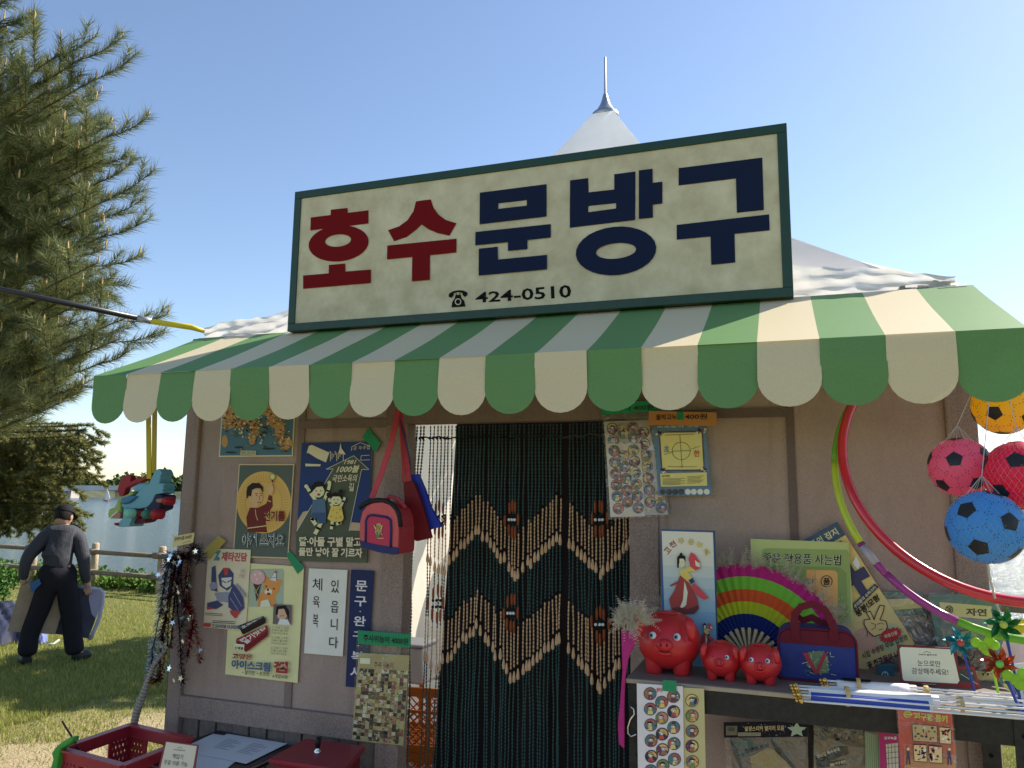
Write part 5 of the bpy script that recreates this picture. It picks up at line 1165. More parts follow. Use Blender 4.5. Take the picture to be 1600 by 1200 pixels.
# hula hoops
def hoop(name, lab, c_px, y, p_edge, col_segs, r_tube, joint=None, lean=25):
    sl, cl_ = math.sin(rad(lean)), math.cos(rad(lean))
    c = at(*c_px, y); R_ = (at(*p_edge, y)-c).length; root = empty(name, c-Vector((0, 0, R_)), lab, 'hula hoop', 'hula hoops hanging at the right end of the wall')
    tot = 0
    for a0, a1, m in col_segs:
        b = MB(); n = max(4, int((a1-a0)/4)); pts = [c+Vector((R_*math.cos(t), R_*math.sin(t)*sl, R_*math.sin(t)*cl_)) for t in [rad(a0+(a1-a0)*i/n) for i in range(n+1)]]
        b.tube(pts, r_tube, m, n=12, cap=True); b.build('hoop_section', root, smooth=True)
    if joint:
        b = MB(); a = rad(joint); t = Vector((-math.sin(a), math.cos(a)*sl, math.cos(a)*cl_)); P_ = c+Vector((R_*math.cos(a), R_*math.sin(a)*sl, R_*math.sin(a)*cl_)); b.tube([P_-t*.028, P_+t*.028], r_tube*1.12, mat((.75, .75, .78), .08, trans=.5), n=12); b.build('joint', root, smooth=True)
    return root, c, R_
RH = mat((.62, .02, .03), .22, spec=.6, coat=.3, noise=(6, .15)); YG = mat((.50, .62, .05), .25, coat=.3); GH = mat((.20, .52, .05), .25, coat=.3, transl=.2); PU = mat((.33, .05, .22), .25, coat=.3)
hoop('hula_hoop', 'thick red hula hoop hanging in front of the corner post', (1570, 712), -.235, (1316.5, 712), [(0, 360, RH)], .0135)
hoop('hula_hoop', 'thinner hula hoop in yellow, purple and green sections behind the red one', (1583, 738), -.215, (1305, 738), [(130, 176, GH), (176, 208, YG), (208, 221, PU), (221, 246, PU), (246, 272, GH), (272, 330, YG), (-30, 130, GH)], .0105, joint=213, lean=20)
# balls in nets
PHI = (1+5**.5)/2
ICO = [Vector(v).normalized() for v in [(0, a, b_*PHI) for a in (-1, 1) for b_ in (-1, 1)]+[(a, b_*PHI, 0) for a in (-1, 1) for b_ in (-1, 1)]+[(b_*PHI, 0, a) for a in (-1, 1) for b_ in (-1, 1)]]
KR_ = .0013
def soccer(px, py, rpx, y, col, lab, rotv):
    c = at(px, py, y); dep = (c-CP).dot(CF); R_ = rpx*dep/1200*.98; q = Quaternion(Vector(rotv[:3]).normalized(), rotv[3])
    e = empty('toy_ball', c-Vector((0, 0, R_)), lab, 'ball', 'toy footballs hanging in nets')
    b = MB(); b.ball(c, R_, mat(col, .4, spec=.4, transl=.55), n=40, k=24); b.build('skin', e, smooth=True)
    V = [q @ v for v in ICO]; KB = mat((.03, .03, .032), .35)
    e1 = min((V[0]-w).length for w in V[1:])
    for v in V:
        nb = [w for w in V if 1e-3 < (w-v).length < e1*1.05]; ax = v; u0 = (nb[0]-v*nb[0].dot(v)).normalized(); w0 = v.cross(u0)
        ring_ = []
        for k in range(5):
            a = 2*math.pi*k/5; ring_.append((v*math.cos(.27)+(u0*math.cos(a)+w0*math.sin(a))*math.sin(.27)).normalized())
        pts = []
        for k in range(5):
            for t in (0, .34, .67): pts.append((ring_[k].lerp(ring_[(k+1) % 5], t)).normalized())
        b = MB(); VV = [c+v*(R_+.0012)]+[c+p_*(R_+.0010) for p_ in pts]; VV += [c+(v*.0+((p_+v).normalized()))*(R_+.0013) for p_ in pts]
        n = 15
        F = [(0, 1+n+k, 1+n+(k+1) % n) for k in range(n)]+[(1+n+k, 1+k, 1+(k+1) % n, 1+n+(k+1) % n) for k in range(n)]
        b.add(VV, F, KB); b.build('black_patch', e, smooth=True)
    b = MB(); seen = set()      # stitch dots along the seams
    for i, v in enumerate(V):
        for j, w in enumerate(V):
            if j > i and (w-v).length < e1*1.05:
                m_ = (v+w).normalized()
                a, c2 = v, w
                third = [x for k, x in enumerate(V) if k not in (i, j) and (x-v).length < e1*1.05 and (x-w).length < e1*1.05]
                for t in np.linspace(.30, .70, 4):
                    p_ = (v.lerp(w, t)).normalized(); b.ball(c+p_*(R_+.0004), KR_, KB, n=5, k=3)
                for x in third[:2]:
                    cc = (v+w+x).normalized()
                    for vv in (v, w):
                        ed = (vv*1.0+(cc-vv)*.55).normalized()
                    for t in np.linspace(.14, .86, 3):
                        p_ = m_.lerp(cc, t).normalized(); b.ball(c+p_*(R_+.0004), KR_, KB, n=5, k=3)
    o = b.build('stitch_dots', e); o['kind'] = 'stuff'
    # net: diamond mesh over the upper skin, gathered above
    b = MB(); NET = mat((.55, .50, .48), .6); kn = 34
    topz = R_*1.55
    for s_ in (-1, 1):
        for k in range(kn):
            a0 = 2*math.pi*k/kn; pts = []
            for i in range(15):
                t = i/14; a = a0+s_*t*1.6; th_ = math.pi*(.93-.80*t)
                rr = R_*1.012
                if t > .86: pass
                pts.append(c+Vector((rr*math.sin(th_)*math.cos(a), rr*math.sin(th_)*math.sin(a), rr*math.cos(th_))))
            b.tube(pts, .00016, NET, n=3, cap=False)
    o = b.build('net', e); o['kind'] = 'stuff'
    b = MB()
    for k in range(10):
        a = 2*math.pi*k/10; p0 = c+Vector((R_*.42*math.cos(a), R_*.42*math.sin(a), R_*.92)); b.tube([p0, c+Vector((0, 0, R_*1.45))], .0006, NET, n=3, cap=False)
    b.tube([c+Vector((0, 0, R_*1.45)), Vector((at(1560, 600, -.48).x, -.48, zc-.02))], .0012, NET, n=4); b.build('net_cord', e)
    return c, R_
soccer(1567, 634, 45, -.36, (.92, .62, .04), 'yellow toy football in a net, highest of the cluster under the awning end', (1, .3, .2, .5))
soccer(1500.5, 730, 46.5, -.42, (.95, .20, .34), 'pink toy football in a net, leftmost of the cluster', (.2, 1, .1, .9))
soccer(1594, 742, 53, -.50, (.80, .04, .13), 'deep red toy football in a net at the right picture edge', (.5, .2, 1, 1.1))
soccer(1540, 824, 57, -.56, (.10, .47, .88), 'blue toy football in a net, lowest and nearest of the cluster', (1, .1, .4, 2.1))
b = MB(); b.tube([at(1542, 872, -.56), at(1546, 900, -.5), at(1556, 940, -.4), at(1563, 960, -.36), at(1572, 978, -.34)], .0028, mat((.7, .7, .68), .7, bump=(300, .8)), n=6)
o = b.build('cord', None, smooth=True); tag(o, 'thin white twisted cord hanging from the blue ball to the pinwheels', 'cord')
# pinwheels
def pinwheel(px, py, rpx, y, col, hub, lab, stick_to, petals=7, tilt=0.0, glossy=.25):
    c = at(px, py, y); R_ = rpx*((c-CP).dot(CF))/1200; e = empty('pinwheel', c, lab, 'pinwheel', 'pinwheels at the right end of the shelf'); nv = (CP-c).normalized(); nv.z = 0; nv.normalize(); X_ = nv.cross(Vector((0, 0, 1))).normalized()*-1; Z_ = Vector((0, 0, 1))
    m = mat(col, glossy, metal=.35, spec=.6, noise=(14, .35)); m2 = mat(tuple(v*.6 for v in col), glossy, metal=.35)
    for ring_, n, sc_ in ((0, petals, 1.0), (1, petals, .62)):
        for k in range(n):
            a = tilt+2*math.pi*(k+.5*ring_)/n; b = MB(); V = []
            for i in range(6):
                t = i/5; rr = R_*sc_*(.12+.88*t); w = .34*math.sin(math.pi*min(1, .18+.82*t))*(1 if t < .7 else (1-t)/.3*.9+.06)
                for s_ in (-1, 0, 1):
                    aa = a+s_*w+.25*t*t; lift = R_*(.10+.28*t*(s_ > 0)-.06*(s_ < 0)+.16*ring_)
                    V.append(c+X_*rr*math.cos(aa)+Z_*rr*math.sin(aa)+nv*lift)
            F = [(i*3+j, i*3+j+1, (i+1)*3+j+1, (i+1)*3+j) for i in range(5) for j in range(2)]
            b.add(V, F, m if (k+ring_) % 2 else m2); b.build('petal', e, smooth=False)
    b = MB(); b.lathe([(0, .012), (.007, .011), (.009, .004), (.009, -.004)], mat(hub, .4), c=c+nv*(R_*.3), n=12, rot=nv.to_track_quat('Z', 'X').to_matrix()); b.build('hub', e, smooth=True)
    b = MB(); b.tube([c-nv*.006, Vector(stick_to)], .0034, mat(sc(30, 50, 120), .3), n=6); b.build('stick', e)
    return e
pinwheel(1568, 975, 28, -.40, (.02, .22, .06), (.5, .6, .1), 'shiny dark green pinwheel, upper right of the shelf', at(1600, 1120, -.40), tilt=.2)
pinwheel(1501, 1003, 25, -.30, (.02, .28, .34), (.45, .10, .08), 'shiny teal pinwheel in front of the textbook', at(1528, 1100, -.25), tilt=.7, petals=6)
pinwheel(1562, 1036, 27, -.44, (.52, .09, .03), (.2, .6, .1), 'shiny orange red pinwheel with a green hub', at(1600, 1125, -.44), tilt=.4, petals=8)
def clover(px, py, s_, y, lab):
    e = empty('wand_toy', at(px, py, y), lab, 'toy', 'lime plastic wand toys'); m = mat((.38, .68, .06), .3, transl=.3)
    for dx, dy, r_ in ((-15, 2, 7.5), (-4, 8, 8), (6, 0, 8), (2, 14, 8), (14, 6, 7.5)):
        b = MB(); c = at(px+dx*s_, py+dy*s_, y); R_ = r_*s_*((c-CP).dot(CF))/1200; b.ball(c, (R_, .006, R_), m, n=14, k=8); b.build('disc', e, smooth=True)
    b = MB(); b.tube([at(px+4*s_, py+8*s_, y+.004), at(px+24*s_, py+100*s_, y+.01)], .003, m, n=6); b.build('stick', e)
clover(1540, 1002, 1.0, -.34, 'lime green plastic toy of joined discs between the teal and orange pinwheels')
clover(1592, 1053, 1.15, -.47, 'lime green plastic toy of joined discs at the right picture edge')
# taegeukgi paper flag and pink inflatable at the right edge
r, p = sheet('paper_flag', 'white paper flag with black bars leaning at the right end of the shelf', 'flag', [(1566, 1040), (1640, 1030), (1660, 1130), (1590, 1108)], at(1590, 1070, -.36), WN, (.78, .78, .80))
fw_ = zz(1500, 880, .2667)
for q in ([(262, 690), (275, 683), (322, 770), (308, 778)], [(290, 672), (300, 666), (345, 752), (333, 760)], [(308, 665), (318, 660), (336, 690), (325, 697)], [(330, 718), (340, 712), (358, 742), (348, 750)]): p.poly(mp(fw_, q), BLK)
p.line([(1572, 1052), (1600, 1112)], 2.2, sc(40, 60, 120, k=1.6)); p.disc(1622, 1068, 14, (.5, .03, .05)); p.disc(1624, 1078, 12, (.03, .07, .35), ry=9); p.build(r)
inf = empty('inflatable_toy', at(1610, 1060, .02), 'white and pink inflatable toy with a yellow collar behind the pinwheels at the right edge', 'toy')
b = MB(); c = at(1612, 1030, .02); b.ball(c, (.075, .06, .10), mat((.75, .70, .72), .3, transl=.4), n=20, k=12); b.build('body', inf, smooth=True); b = MB(); b.ball(c+Vector((.02, -.045, .0)), (.04, .025, .055), mat((.75, .10, .16), .3), n=16, k=10); b.build('patch', inf, smooth=True)
b = MB(); b.lathe([(.055, -.012), (.068, -.010), (.068, .010), (.055, .012)], mat((.72, .70, .05), .35), c=c+Vector((0, 0, .09)), n=18); b.build('collar', inf, smooth=True)
# ================================================================== below the shelf
f = zz(960, 1030, .2)
yF = YF-.016
r, p = sheet('sticker_strip', 'right hand strip of round picture cards on yellow green card, half behind the other strip', 'toy sheet', [(1064, 1074), (1100, 1076), (1103, 1215), (1066, 1212)], at(1080, 1100, yF), WN, sc(150, 142, 95), group='strips of round cards hanging on the rack')
for a in ((607, 322), (607, 442), (608, 560), (607, 678), (610, 800)): badge(p, *f(*a), 10.3 if a[0] > 590 and a[0] < 690 else 5, rs, 1)
p.build(r)
r, p = sheet('sticker_strip', 'left hand white strip of round picture cards taped to the rack edge', 'toy sheet', [(995, 1067.6), (1067, 1072.5), (1069, 1212), (997, 1209)], at(1030, 1100, yF-.006), WN, sc(176, 164, 165), group='strips of round cards hanging on the rack')
for a in ((280, 268), (282, 388), (285, 512), (288, 635), (290, 758), (285, 870), (370, 335), (372, 458), (374, 584), (377, 705), (380, 828), (462, 290), (463, 408), (464, 532), (467, 658), (470, 780)): badge(p, *f(*a), 10.2, rs, 1)
p.text('왕딱지', mp(f, [(330, 222), (372, 224), (374, 258), (332, 256)]), sc(160, 50, 55), bold=.05); p.build(r); tape(r, mp(f, [(378, 162), (486, 170), (484, 258), (374, 246)]), yF-.010, TGREEN)
# packs hanging under the shelf
yB = -.10
fb = zz(1250, 1050, .21875)
r, p = bagged('glow_star_pack', 'clear pack with a black starry header showing a big pale star, hanging under the shelf', 'toy pack', [(1130, 1128), (1262, 1126), (1263, 1215), (1136, 1215)], [(1140, 1151), (1258, 1150), (1260, 1215), (1146, 1215)], yB, sc(88, 80, 72), op=.25)
for c, pts in ((sc(60, 80, 82), [(900, 625), (1060, 620), (1150, 700), (1000, 760), (920, 700)]), (sc(120, 108, 72), [(1060, 760), (1200, 690), (1280, 720), (1380, 850), (1080, 900)]), (sc(45, 45, 48), [(900, 625), (960, 700), (1000, 850), (980, 850), (930, 740)]), (sc(45, 45, 48), [(1220, 615), (1300, 700), (1420, 850), (1395, 850), (1260, 720)])): p.poly(mp(f, pts), c)
p.text('발광별자리', mp(f, [(1020, 700), (1200, 655), (1205, 690), (1025, 735)]), INK, bold=.03); p.build(r)
pr = Print(at(1190, 1140, yB-.020), WN); pr.poly(mp(f, [(853, 492), (1508, 478), (1510, 605), (856, 612)]), sc(22, 22, 34)); pr.poly(mp(f, [(872, 520), (960, 520), (960, 592), (872, 594)]), sc(95, 92, 78))
for k in range(8): pr.line(mp(f, [(888+k*7, 530), (888+k*7, 560)]), .5, INK)
pr.text('발광스티커 별자리 모음', mp(f, [(1020, 522), (1326, 512), (1326, 552), (1020, 560)]), sc(165, 150, 110), bold=.02); pr.poly(mp(f, [(965, 568), (1145, 568), (1145, 596), (965, 598)]), sc(110, 106, 92))
for k in range(50): pr.k -= 1 if k else 0; pr.disc(*f(960+rs.random()*530, 492+rs.random()*105), .3+.3*rs.random(), sc(170, 170, 160), n=5)
pr.poly([(f(1425, 548)[0]+(16 if k % 2 == 0 else 7.5)*math.sin(2*math.pi*k/10), f(1425, 548)[1]-(12.5 if k % 2 == 0 else 6)*math.cos(2*math.pi*k/10)) for k in range(10)], sc(125, 145, 128)); pr.build(r, 'header_card')
r, p = bagged('army_toy_pack', 'clear pack with a camouflage coloured header and puzzle pieces, hanging under the shelf', 'toy pack', [(1271, 1128), (1352, 1134), (1354, 1215), (1270, 1215)], [(1272, 1128), (1350, 1135), (1352, 1215), (1272, 1215)], yB, sc(92, 82, 66), op=.2)
p.poly(mp(fb, [(100, 350), (460, 400), (465, 540), (360, 530), (240, 480), (100, 450)]), sc(66, 58, 48))
for _ in range(40): p.k -= 1 if _ else 0; blob(p, *fb(110+rs.random()*340, 360+rs.random()*140), 3+3*rs.random(), 2+2*rs.random(), (sc(80, 75, 55), sc(50, 45, 38), sc(105, 92, 70), sc(60, 66, 48))[_ % 4], 8)
p.poly(mp(fb, [(110, 600), (270, 530), (340, 530), (350, 580), (200, 640), (320, 620), (330, 660), (120, 686)]), sc(38, 38, 34)); p.text('장난감 특수부대', mp(fb, [(115, 590), (275, 535), (285, 560), (125, 616)]), sc(150, 145, 120), bold=.03); p.text('놀이판', mp(fb, [(210, 650), (325, 625), (328, 648), (213, 674)]), sc(150, 145, 120), bold=.03); p.build(r)
r, p = sheet('green_pack', 'narrow crinkled pale green pack between the camouflage pack and the magenta one', 'toy pack', [(1351, 1143), (1375, 1148), (1378, 1215), (1353, 1215)], at(1362, 1180, yB-.01), WN, sc(96, 112, 88)); [p.line([(1353+k*3.4, 1148), (1356+k*3, 1212)], .7, sc(130, 145, 120)) for k in range(7)]; p.build(r)
r, p = sheet('magenta_pack', 'magenta framed pack with a white grid, left of the red poster under the shelf', 'toy pack', [(1373, 1144), (1407, 1149), (1412, 1215), (1376, 1215)], at(1390, 1180, yB-.02), WN, sc(140, 30, 88))
p.poly(mp(fb, [(612, 515), (700, 505), (705, 686), (622, 686)]), sc(160, 158, 148)); p.text('감과녹음', mp(fb, [(600, 460), (690, 458), (690, 482), (600, 480)]), sc(200, 190, 190), bold=.03)
for k in range(4): p.line(mp(fb, [(612, 540+k*38), (704, 530+k*38)]), .6, INK); p.line(mp(fb, [(628+k*24, 512), (634+k*24, 686)]), .6, INK)
p.build(r)
r, p = sheet('red_game_poster', 'red card poster with yellow Korean title and small pictures hanging on the rack edge', 'poster', [(1402, 1106), (1487, 1111), (1494, 1218), (1410, 1218)], at(1440, 1150, yF), WN, sc(176, 48, 44))
for k in range(6): p.poly(mp(fb, [(738+k*2, 480+k*35), (1108, 480+k*35), (1110, 515+k*35), (740, 515+k*35)]), sc(178, 60+k*12, 48+k*6)) if k else None
p.k += 1; p.text('피구왕 통키', mp(fb, [(812, 282), (1050, 308), (1052, 362), (812, 338)]), sc(195, 170, 50), bold=.05); p.disc(*fb(766, 298), 6.4, sc(190, 165, 50), ry=5.8); p.line(mp(fb, [(748, 290), (784, 292)]), 1, sc(120, 40, 30)); p.line(mp(fb, [(752, 306), (768, 314), (784, 306)]), 1, sc(120, 40, 30))
for q, cs2 in (([(795, 365), (978, 378), (982, 502), (802, 490)], 0), ([(990, 385), (1075, 392), (1078, 512), (995, 506)], 1), ([(805, 510), (900, 512), (904, 638), (812, 632)], 2), ([(914, 515), (1010, 525), (1014, 645), (920, 640)], 3)):
    qq = mp(fb, q); p.k += 1; p.poly(qq, sc(50, 36, 45)); i2 = [p.quadpts(qq, *uv) for uv in ((.03, .04), (.97, .04), (.97, .96), (.03, .96))]; p.poly(i2, sc(170, 145, 100))
    for k in range(16): u, v = .1+.8*rs.random(), .1+.8*rs.random(); p.k -= 1 if k else 0; blob(p, *p.quadpts(qq, u, v), 1+2.2*rs.random(), .8+1.8*rs.random(), (sc(55, 40, 70), sc(150, 50, 50), sc(190, 180, 160), sc(45, 35, 40))[int(rs.random()*4)], 6, .5)
for x in (768, 1060):
    for y0_ in (520,): p.line(mp(fb, [(x, 560), (x, 600)]), 4, sc(55, 55, 80)); p.line(mp(fb, [(x-8, 600), (x-10, 650)]), 2, sc(50, 50, 70)); p.line(mp(fb, [(x+8, 600), (x+12, 650)]), 2, sc(50, 50, 70)); p.disc(*fb(x, 540), 2.4, sc(190, 150, 120))
p.text('피구왕', mp(fb, [(780, 668), (870, 672), (872, 686), (782, 684)]), sc(195, 170, 50), bold=.04); p.build(r)
b = MB(); b.slab([at(*q, yF-.006) for q in ((1400, 1104), (1489, 1109), (1497, 1218), (1408, 1218))], .0005, film(bump=(10, .4), opacity=.08), nrm=WN); b.build('clear_sleeve', r)
# ================================================================== tables and toys, lower left
TZ = .70
tb = empty('black_table', atz(350, 1185, 0), 'low black table with a silver edge carrying loose white sheets', 'table')
BT = mat((.02, .02, .024), .35, spec=.5); SIL = mat((.5, .5, .52), .3, metal=.8)
tq = [atz(342, 1141, TZ), atz(463, 1165.5, TZ), atz(376, 1206, TZ), atz(238, 1176, TZ)]
tq = [tq[3]+(tq[1]-tq[2]) if False else tq[0], tq[1], tq[2]+(tq[2]-tq[1])*.5, tq[3]+(tq[3]-tq[0])*.2]
b = MB(); b.slab(tq, -.02, BT, nrm=Vector((0, 0, 1))); b.build('top', tb, bevel=.002)
b = MB()
for i in range(4): b.tube([tq[i]+Vector((0, 0, -.006)), tq[(i+1) % 4]+Vector((0, 0, -.006))], .004, SIL, n=6)
b.build('edge_strip', tb)
cen = sum(tq, Vector())/4
for p_ in tq: c = p_.lerp(cen, .12); b = MB(); b.span((c.x-.012, c.y-.012, 0), (c.x+.012, c.y+.012, TZ-.021), BT); b.build('leg', tb)
PAP = mat((.72, .73, .76), .7)
def paper(q, z, lab):
    o = MB(); V = [atz(*p_, z) for p_ in q]; o.slab(V, .0006, PAP, nrm=Vector((0, 0, 1))); e = o.build('paper_sheet', None); tag(e, lab, 'paper', 'loose sheets on the black table'); return e, V
e, V = paper([(333, 1146.7), (405, 1158), (352, 1204), (252, 1184)], TZ+.002, 'plain white sheet at the left, partly under the printed one on the black table')
e, V = paper([(354.7, 1146.5), (449, 1162), (384.7, 1193.5), (308, 1178)], TZ+.004, 'white sheet with faint printed columns, topmost on the black table')
b = MB(); GP = mat((.32, .33, .37), .8)
def pv(u, v): return (V[0].lerp(V[1], u)).lerp(V[3].lerp(V[2], u), v)+Vector((0, 0, .0012))
for blk in (0, 1):
    for k in range(8):
        u0 = .10+.45*blk; v0 = .22+.06*k; l = .30-.1*((k*7) % 3 == 0); b.add([pv(u0, v0), pv(u0+l, v0), pv(u0+l, v0+.018), pv(u0, v0+.018)], [(0, 1, 2, 3)], GP)
b.build('printed_lines', e)
e, V_ = paper([(306, 1181), (366, 1191), (344, 1208), (284, 1204)], TZ+.0045, 'white sheet at the front edge of the black table behind the little notice card')
f = zz(240, 1080, .15)
r, p = sheet('notice_card', 'small cream notice card in a dark red frame standing by the red crate', 'notice', [(258.7, 1158), (310, 1164), (304, 1206), (246, 1206)], atz(275, 1215, TZ), Vector((.25, -1, .25)), sc(112, 52, 52), th=.004, group='cream notice cards in dark red frames')
p.poly(mp(f, [(135, 528), (452, 572), (410, 815), (70, 815)]), sc(168, 158, 138)); p.text('가와지 볼로서관', mp(f, [(212, 602), (330, 612), (328, 624), (210, 614)]), INK, bold=.02); p.line(mp(f, [(250, 592), (275, 582), (302, 596)]), .5, INK)
p.text('게임기', mp(f, [(200, 648), (315, 662), (306, 712), (196, 700)]), sc(60, 45, 45)); p.text('무료 이용 가능', mp(f, [(118, 712), (360, 738), (352, 788), (108, 764)]), sc(60, 45, 45)); p.build(r)
# red lidded bin
rb = empty('lidded_bin', atz(500, 1185, 0), 'red flat lidded bin with a small black knob beside the wall boards', 'bin')
lq = [atz(418, 1194, .73), atz(477, 1161, .73), atz(571, 1173, .73), atz(538, 1212, .73)]; RP = mat(sc(112, 22, 34), .4, noise=(30, .06))
b = MB(); b.slab(lq, .018, RP, nrm=Vector((0, 0, 1))); b.build('lid', rb, bevel=.006)
c = sum(lq, Vector())/4; l2 = [Vector((c.x+(v.x-c.x)*.9, c.y+(v.y-c.y)*.9, 0)) for v in lq]; b = MB(); b.slab(l2, .729, mat(sc(95, 18, 28), .5), nrm=Vector((0, 0, 1))); b.build('body', rb, bevel=.01)
kp = atz(496, 1176, .749); b = MB(); b.lathe([(.012, 0), (.012, .006), (.007, .012), (.007, .016)], mat((.6, .6, .6), .2, metal=1), c=kp, n=14); b.lathe([(.008, .016), (.010, .03), (.009, .046), (.004, .052)], BLKB, c=kp, n=14); b.build('knob', rb, smooth=True)
# red lattice crate on a stool
RZ = .74; CRM = mat(sc(128, 14, 30), .4, spec=.45)
A_, B_, D_ = atz(204, 1131, RZ), atz(299, 1153, RZ), atz(93, 1169, RZ); C_ = B_+(D_-A_)
st = empty('stool', Vector(((A_.x+C_.x)/2, (A_.y+C_.y)/2, 0)), 'low dark stool under the red crate, at the bottom left', 'stool')
cc = (A_+C_)/2; b = MB(); b.box((cc.x, cc.y, RZ-.235), (.36, .26, .025), BT); b.build('seat', st)
for sx in (-1, 1):
    for sy in (-1, 1): b = MB(); b.box((cc.x+sx*.15, cc.y+sy*.1, (RZ-.2475)/2), (.02, .02, RZ-.2475), BT); b.build('leg', st)
crt = empty('red_crate', cc-Vector((0, 0, .222)), 'dark red plastic crate with large handle openings and lattice sides, lower left', 'crate')
Hc = .21
def side_panel(P, Q):
    b = MB(); d = (Q-P); L_ = d.length; d.normalize(); nn = Vector((-d.y, d.x, 0))
    if nn.dot(cc-P) > 0: nn = -nn
    def pnt(u, v): return P+d*(u*L_)-Vector((0, 0, v*Hc))-nn*(.012*v)
    def band(poly, th=.006): b.slab([pnt(*t) for t in poly], th, CRM, nrm=-nn)
    band([(0, 0), (1, 0), (1, .20), (0, .20)], .012); band([(0, .88), (1, .88), (1, 1), (0, 1)])
    for u0, u1 in ((0, .06), (.94, 1)): band([(u0, .2), (u1, .2), (u1, .88), (u0, .88)])
    for u0, u1 in ((.28, .33), (.67, .72)): band([(u0, .2), (u1, .2), (u1-.015, .88), (u0-.015, .88)])
    band([(.33, .52), (.67, .52), (.67, .60), (.33, .60)])
    def strut(a, c2):
        a, c2 = Vector(pnt(*a)), Vector(pnt(*c2)); dd = (c2-a).normalized(); s2 = dd.cross(nn).normalized()*.004
        b.slab([a-s2, c2-s2, c2+s2, a+s2], .005, CRM, nrm=-nn)
    for ua, ub in ((.06, .28), (.72, .94)):
        n = 4
        for k in range(-3, n+1):
            for s_ in (0, 1):
                x0, x1 = k/n, k/n+.75
                y0, y1 = .2, .88
                if x0 < 0: y0 += (0-x0)/.75*.68; x0 = 0
                if x1 > 1: y1 -= (x1-1)/.75*.68; x1 = 1
                if s_: x0, x1 = 1-x0, 1-x1
                strut((ua+(ub-ua)*x0, y0), (ua+(ub-ua)*x1, y1))
    for k in range(6): strut((.33+k*.068, .60), (.33+min(.34, k*.068+.1), .88)); strut((.33+k*.068, .60), (.33+max(0, k*.068-.1), .88))
    # flared lip
    b.slab([pnt(0, -.005)+nn*.012, pnt(1, -.005)+nn*.012, pnt(1, .03)+nn*.012, pnt(0, .03)+nn*.012], .03, CRM, nrm=-nn)
    b.build('side', crt)
for P_, Q_ in ((A_, B_), (B_, C_), (C_, D_), (D_, A_)): side_panel(P_, Q_)
b = MB()
for k in range(8):
    t = (k+.5)/8; a, c2 = A_.lerp(D_, t), B_.lerp(C_, t); a = a-Vector((0, 0, Hc-.002)); c2 = c2-Vector((0, 0, Hc-.002)); b.tube([a, c2], .004, CRM, n=4)
    a, c2 = A_.lerp(B_, t), D_.lerp(C_, t); a = a-Vector((0, 0, Hc-.002)); c2 = c2-Vector((0, 0, Hc-.002)); b.tube([a, c2], .004, CRM, n=4)
b.build('base', crt)
fz = zz(0, 880, .2667)
gt = empty('green_toy', D_-Vector((0, 0, .2)), 'bright green plastic toy hooked over the left corner of the red crate', 'toy')
yD = D_.y; poly = mp(fz, [(428, 1020), (422, 1052), (385, 1075), (352, 1092), (340, 1140), (330, 1215), (290, 1215), (308, 1150), (298, 1112), (330, 1070), (365, 1045), (400, 1024)])
extrude_px('body', poly, yD-.02, .03, mat(sc(40, 140, 40, k=.8), .4, transl=.1), gt, bevel=.006)
o = MB(); o.tube([at(97, 1127, yD+.06), at(127, 1175, yD+.06)], .0035, mat(sc(70, 35, 30), .5), n=6); o = o.build('stick', None); tag(o, 'thin dark brown stick poking up out of the red crate', 'stick')
# ================================================================== tinsel garlands at the left corner post
f3 = zz(230, 820, .3168)
cnt = [0]
def garland(path, col, col2, lab, r_=.018, y0=-.10, dens=1.0, stars=0):
    rs = np.random.default_rng(100+cnt[0]); cnt[0] += 1
    P_ = [at(*f3(*q), y0-.02*rs.random()) for q in path]
    # resample
    pts = []
    for a, c in zip(P_[:-1], P_[1:]):
        n = max(2, int((c-a).length/.008))
        for i in range(n): pts.append(a.lerp(c, i/n))
    pts = [sum(pts[max(0, i-5):i+6], Vector())/len(pts[max(0, i-5):i+6]) for i in range(len(pts))]
    m1 = mat(col, .22, metal=.95); m2 = mat(col2, .25, metal=.9)
    e = empty('tinsel_garland', pts[-1], lab, 'tinsel', 'tinsel garlands hanging at the corner post')
    b = MB(); b.tube(pts[::3], .0022, m2, n=5)
    for i in range(len(pts)-1):
        d = (pts[i+1]-pts[i]).normalized()
        for k in range(int(15*dens)):
            v = Vector((rs.normal(), rs.normal(), rs.normal())); v = (v-d*v.dot(d)*.7).normalized(); w = v.cross(d).normalized()*.0016; L_ = r_*1.75*(.45+.6*rs.random()); s0 = pts[i]+d*rs.random()*.008
            b.add([s0-w*.6, s0+w*.6, s0+v*L_+w+d*.004, s0+v*L_-w+d*.004], [(0, 1, 2, 3)], m1 if rs.random() < .7 else m2)
    b.build('strand', e)
    if stars:
        ms = mat((.75, .78, .80), .2, metal=.8)
        for k in range(stars):
            b = MB(); c = pts[int(rs.random()*len(pts))]+Vector((rs.normal()*.02, -.02-.01*rs.random(), rs.normal()*.01)); a0 = rs.random()*6; R_ = .011+.004*rs.random(); nn = Vector((rs.normal()*.5, -1, rs.normal()*.5)).normalized(); x_ = nn.cross(Vector((0, 0, 1))).normalized(); z_ = nn.cross(x_)
            V = [c+(x_*math.cos(a0+j*math.pi/5)+z_*math.sin(a0+j*math.pi/5))*(R_ if j % 2 else R_*.42) for j in range(10)]; b.add([c]+V, [(0, 1+j, 1+(j+1) % 10) for j in range(10)], ms)
            b.build('foil_star', e)
garland([(150, 115), (110, 180), (85, 300), (60, 450), (30, 600), (20, 700), (5, 785)], (.35, .38, .50), (.12, .14, .25), 'long silvery blue tinsel garland, leftmost of the bunch', .016)
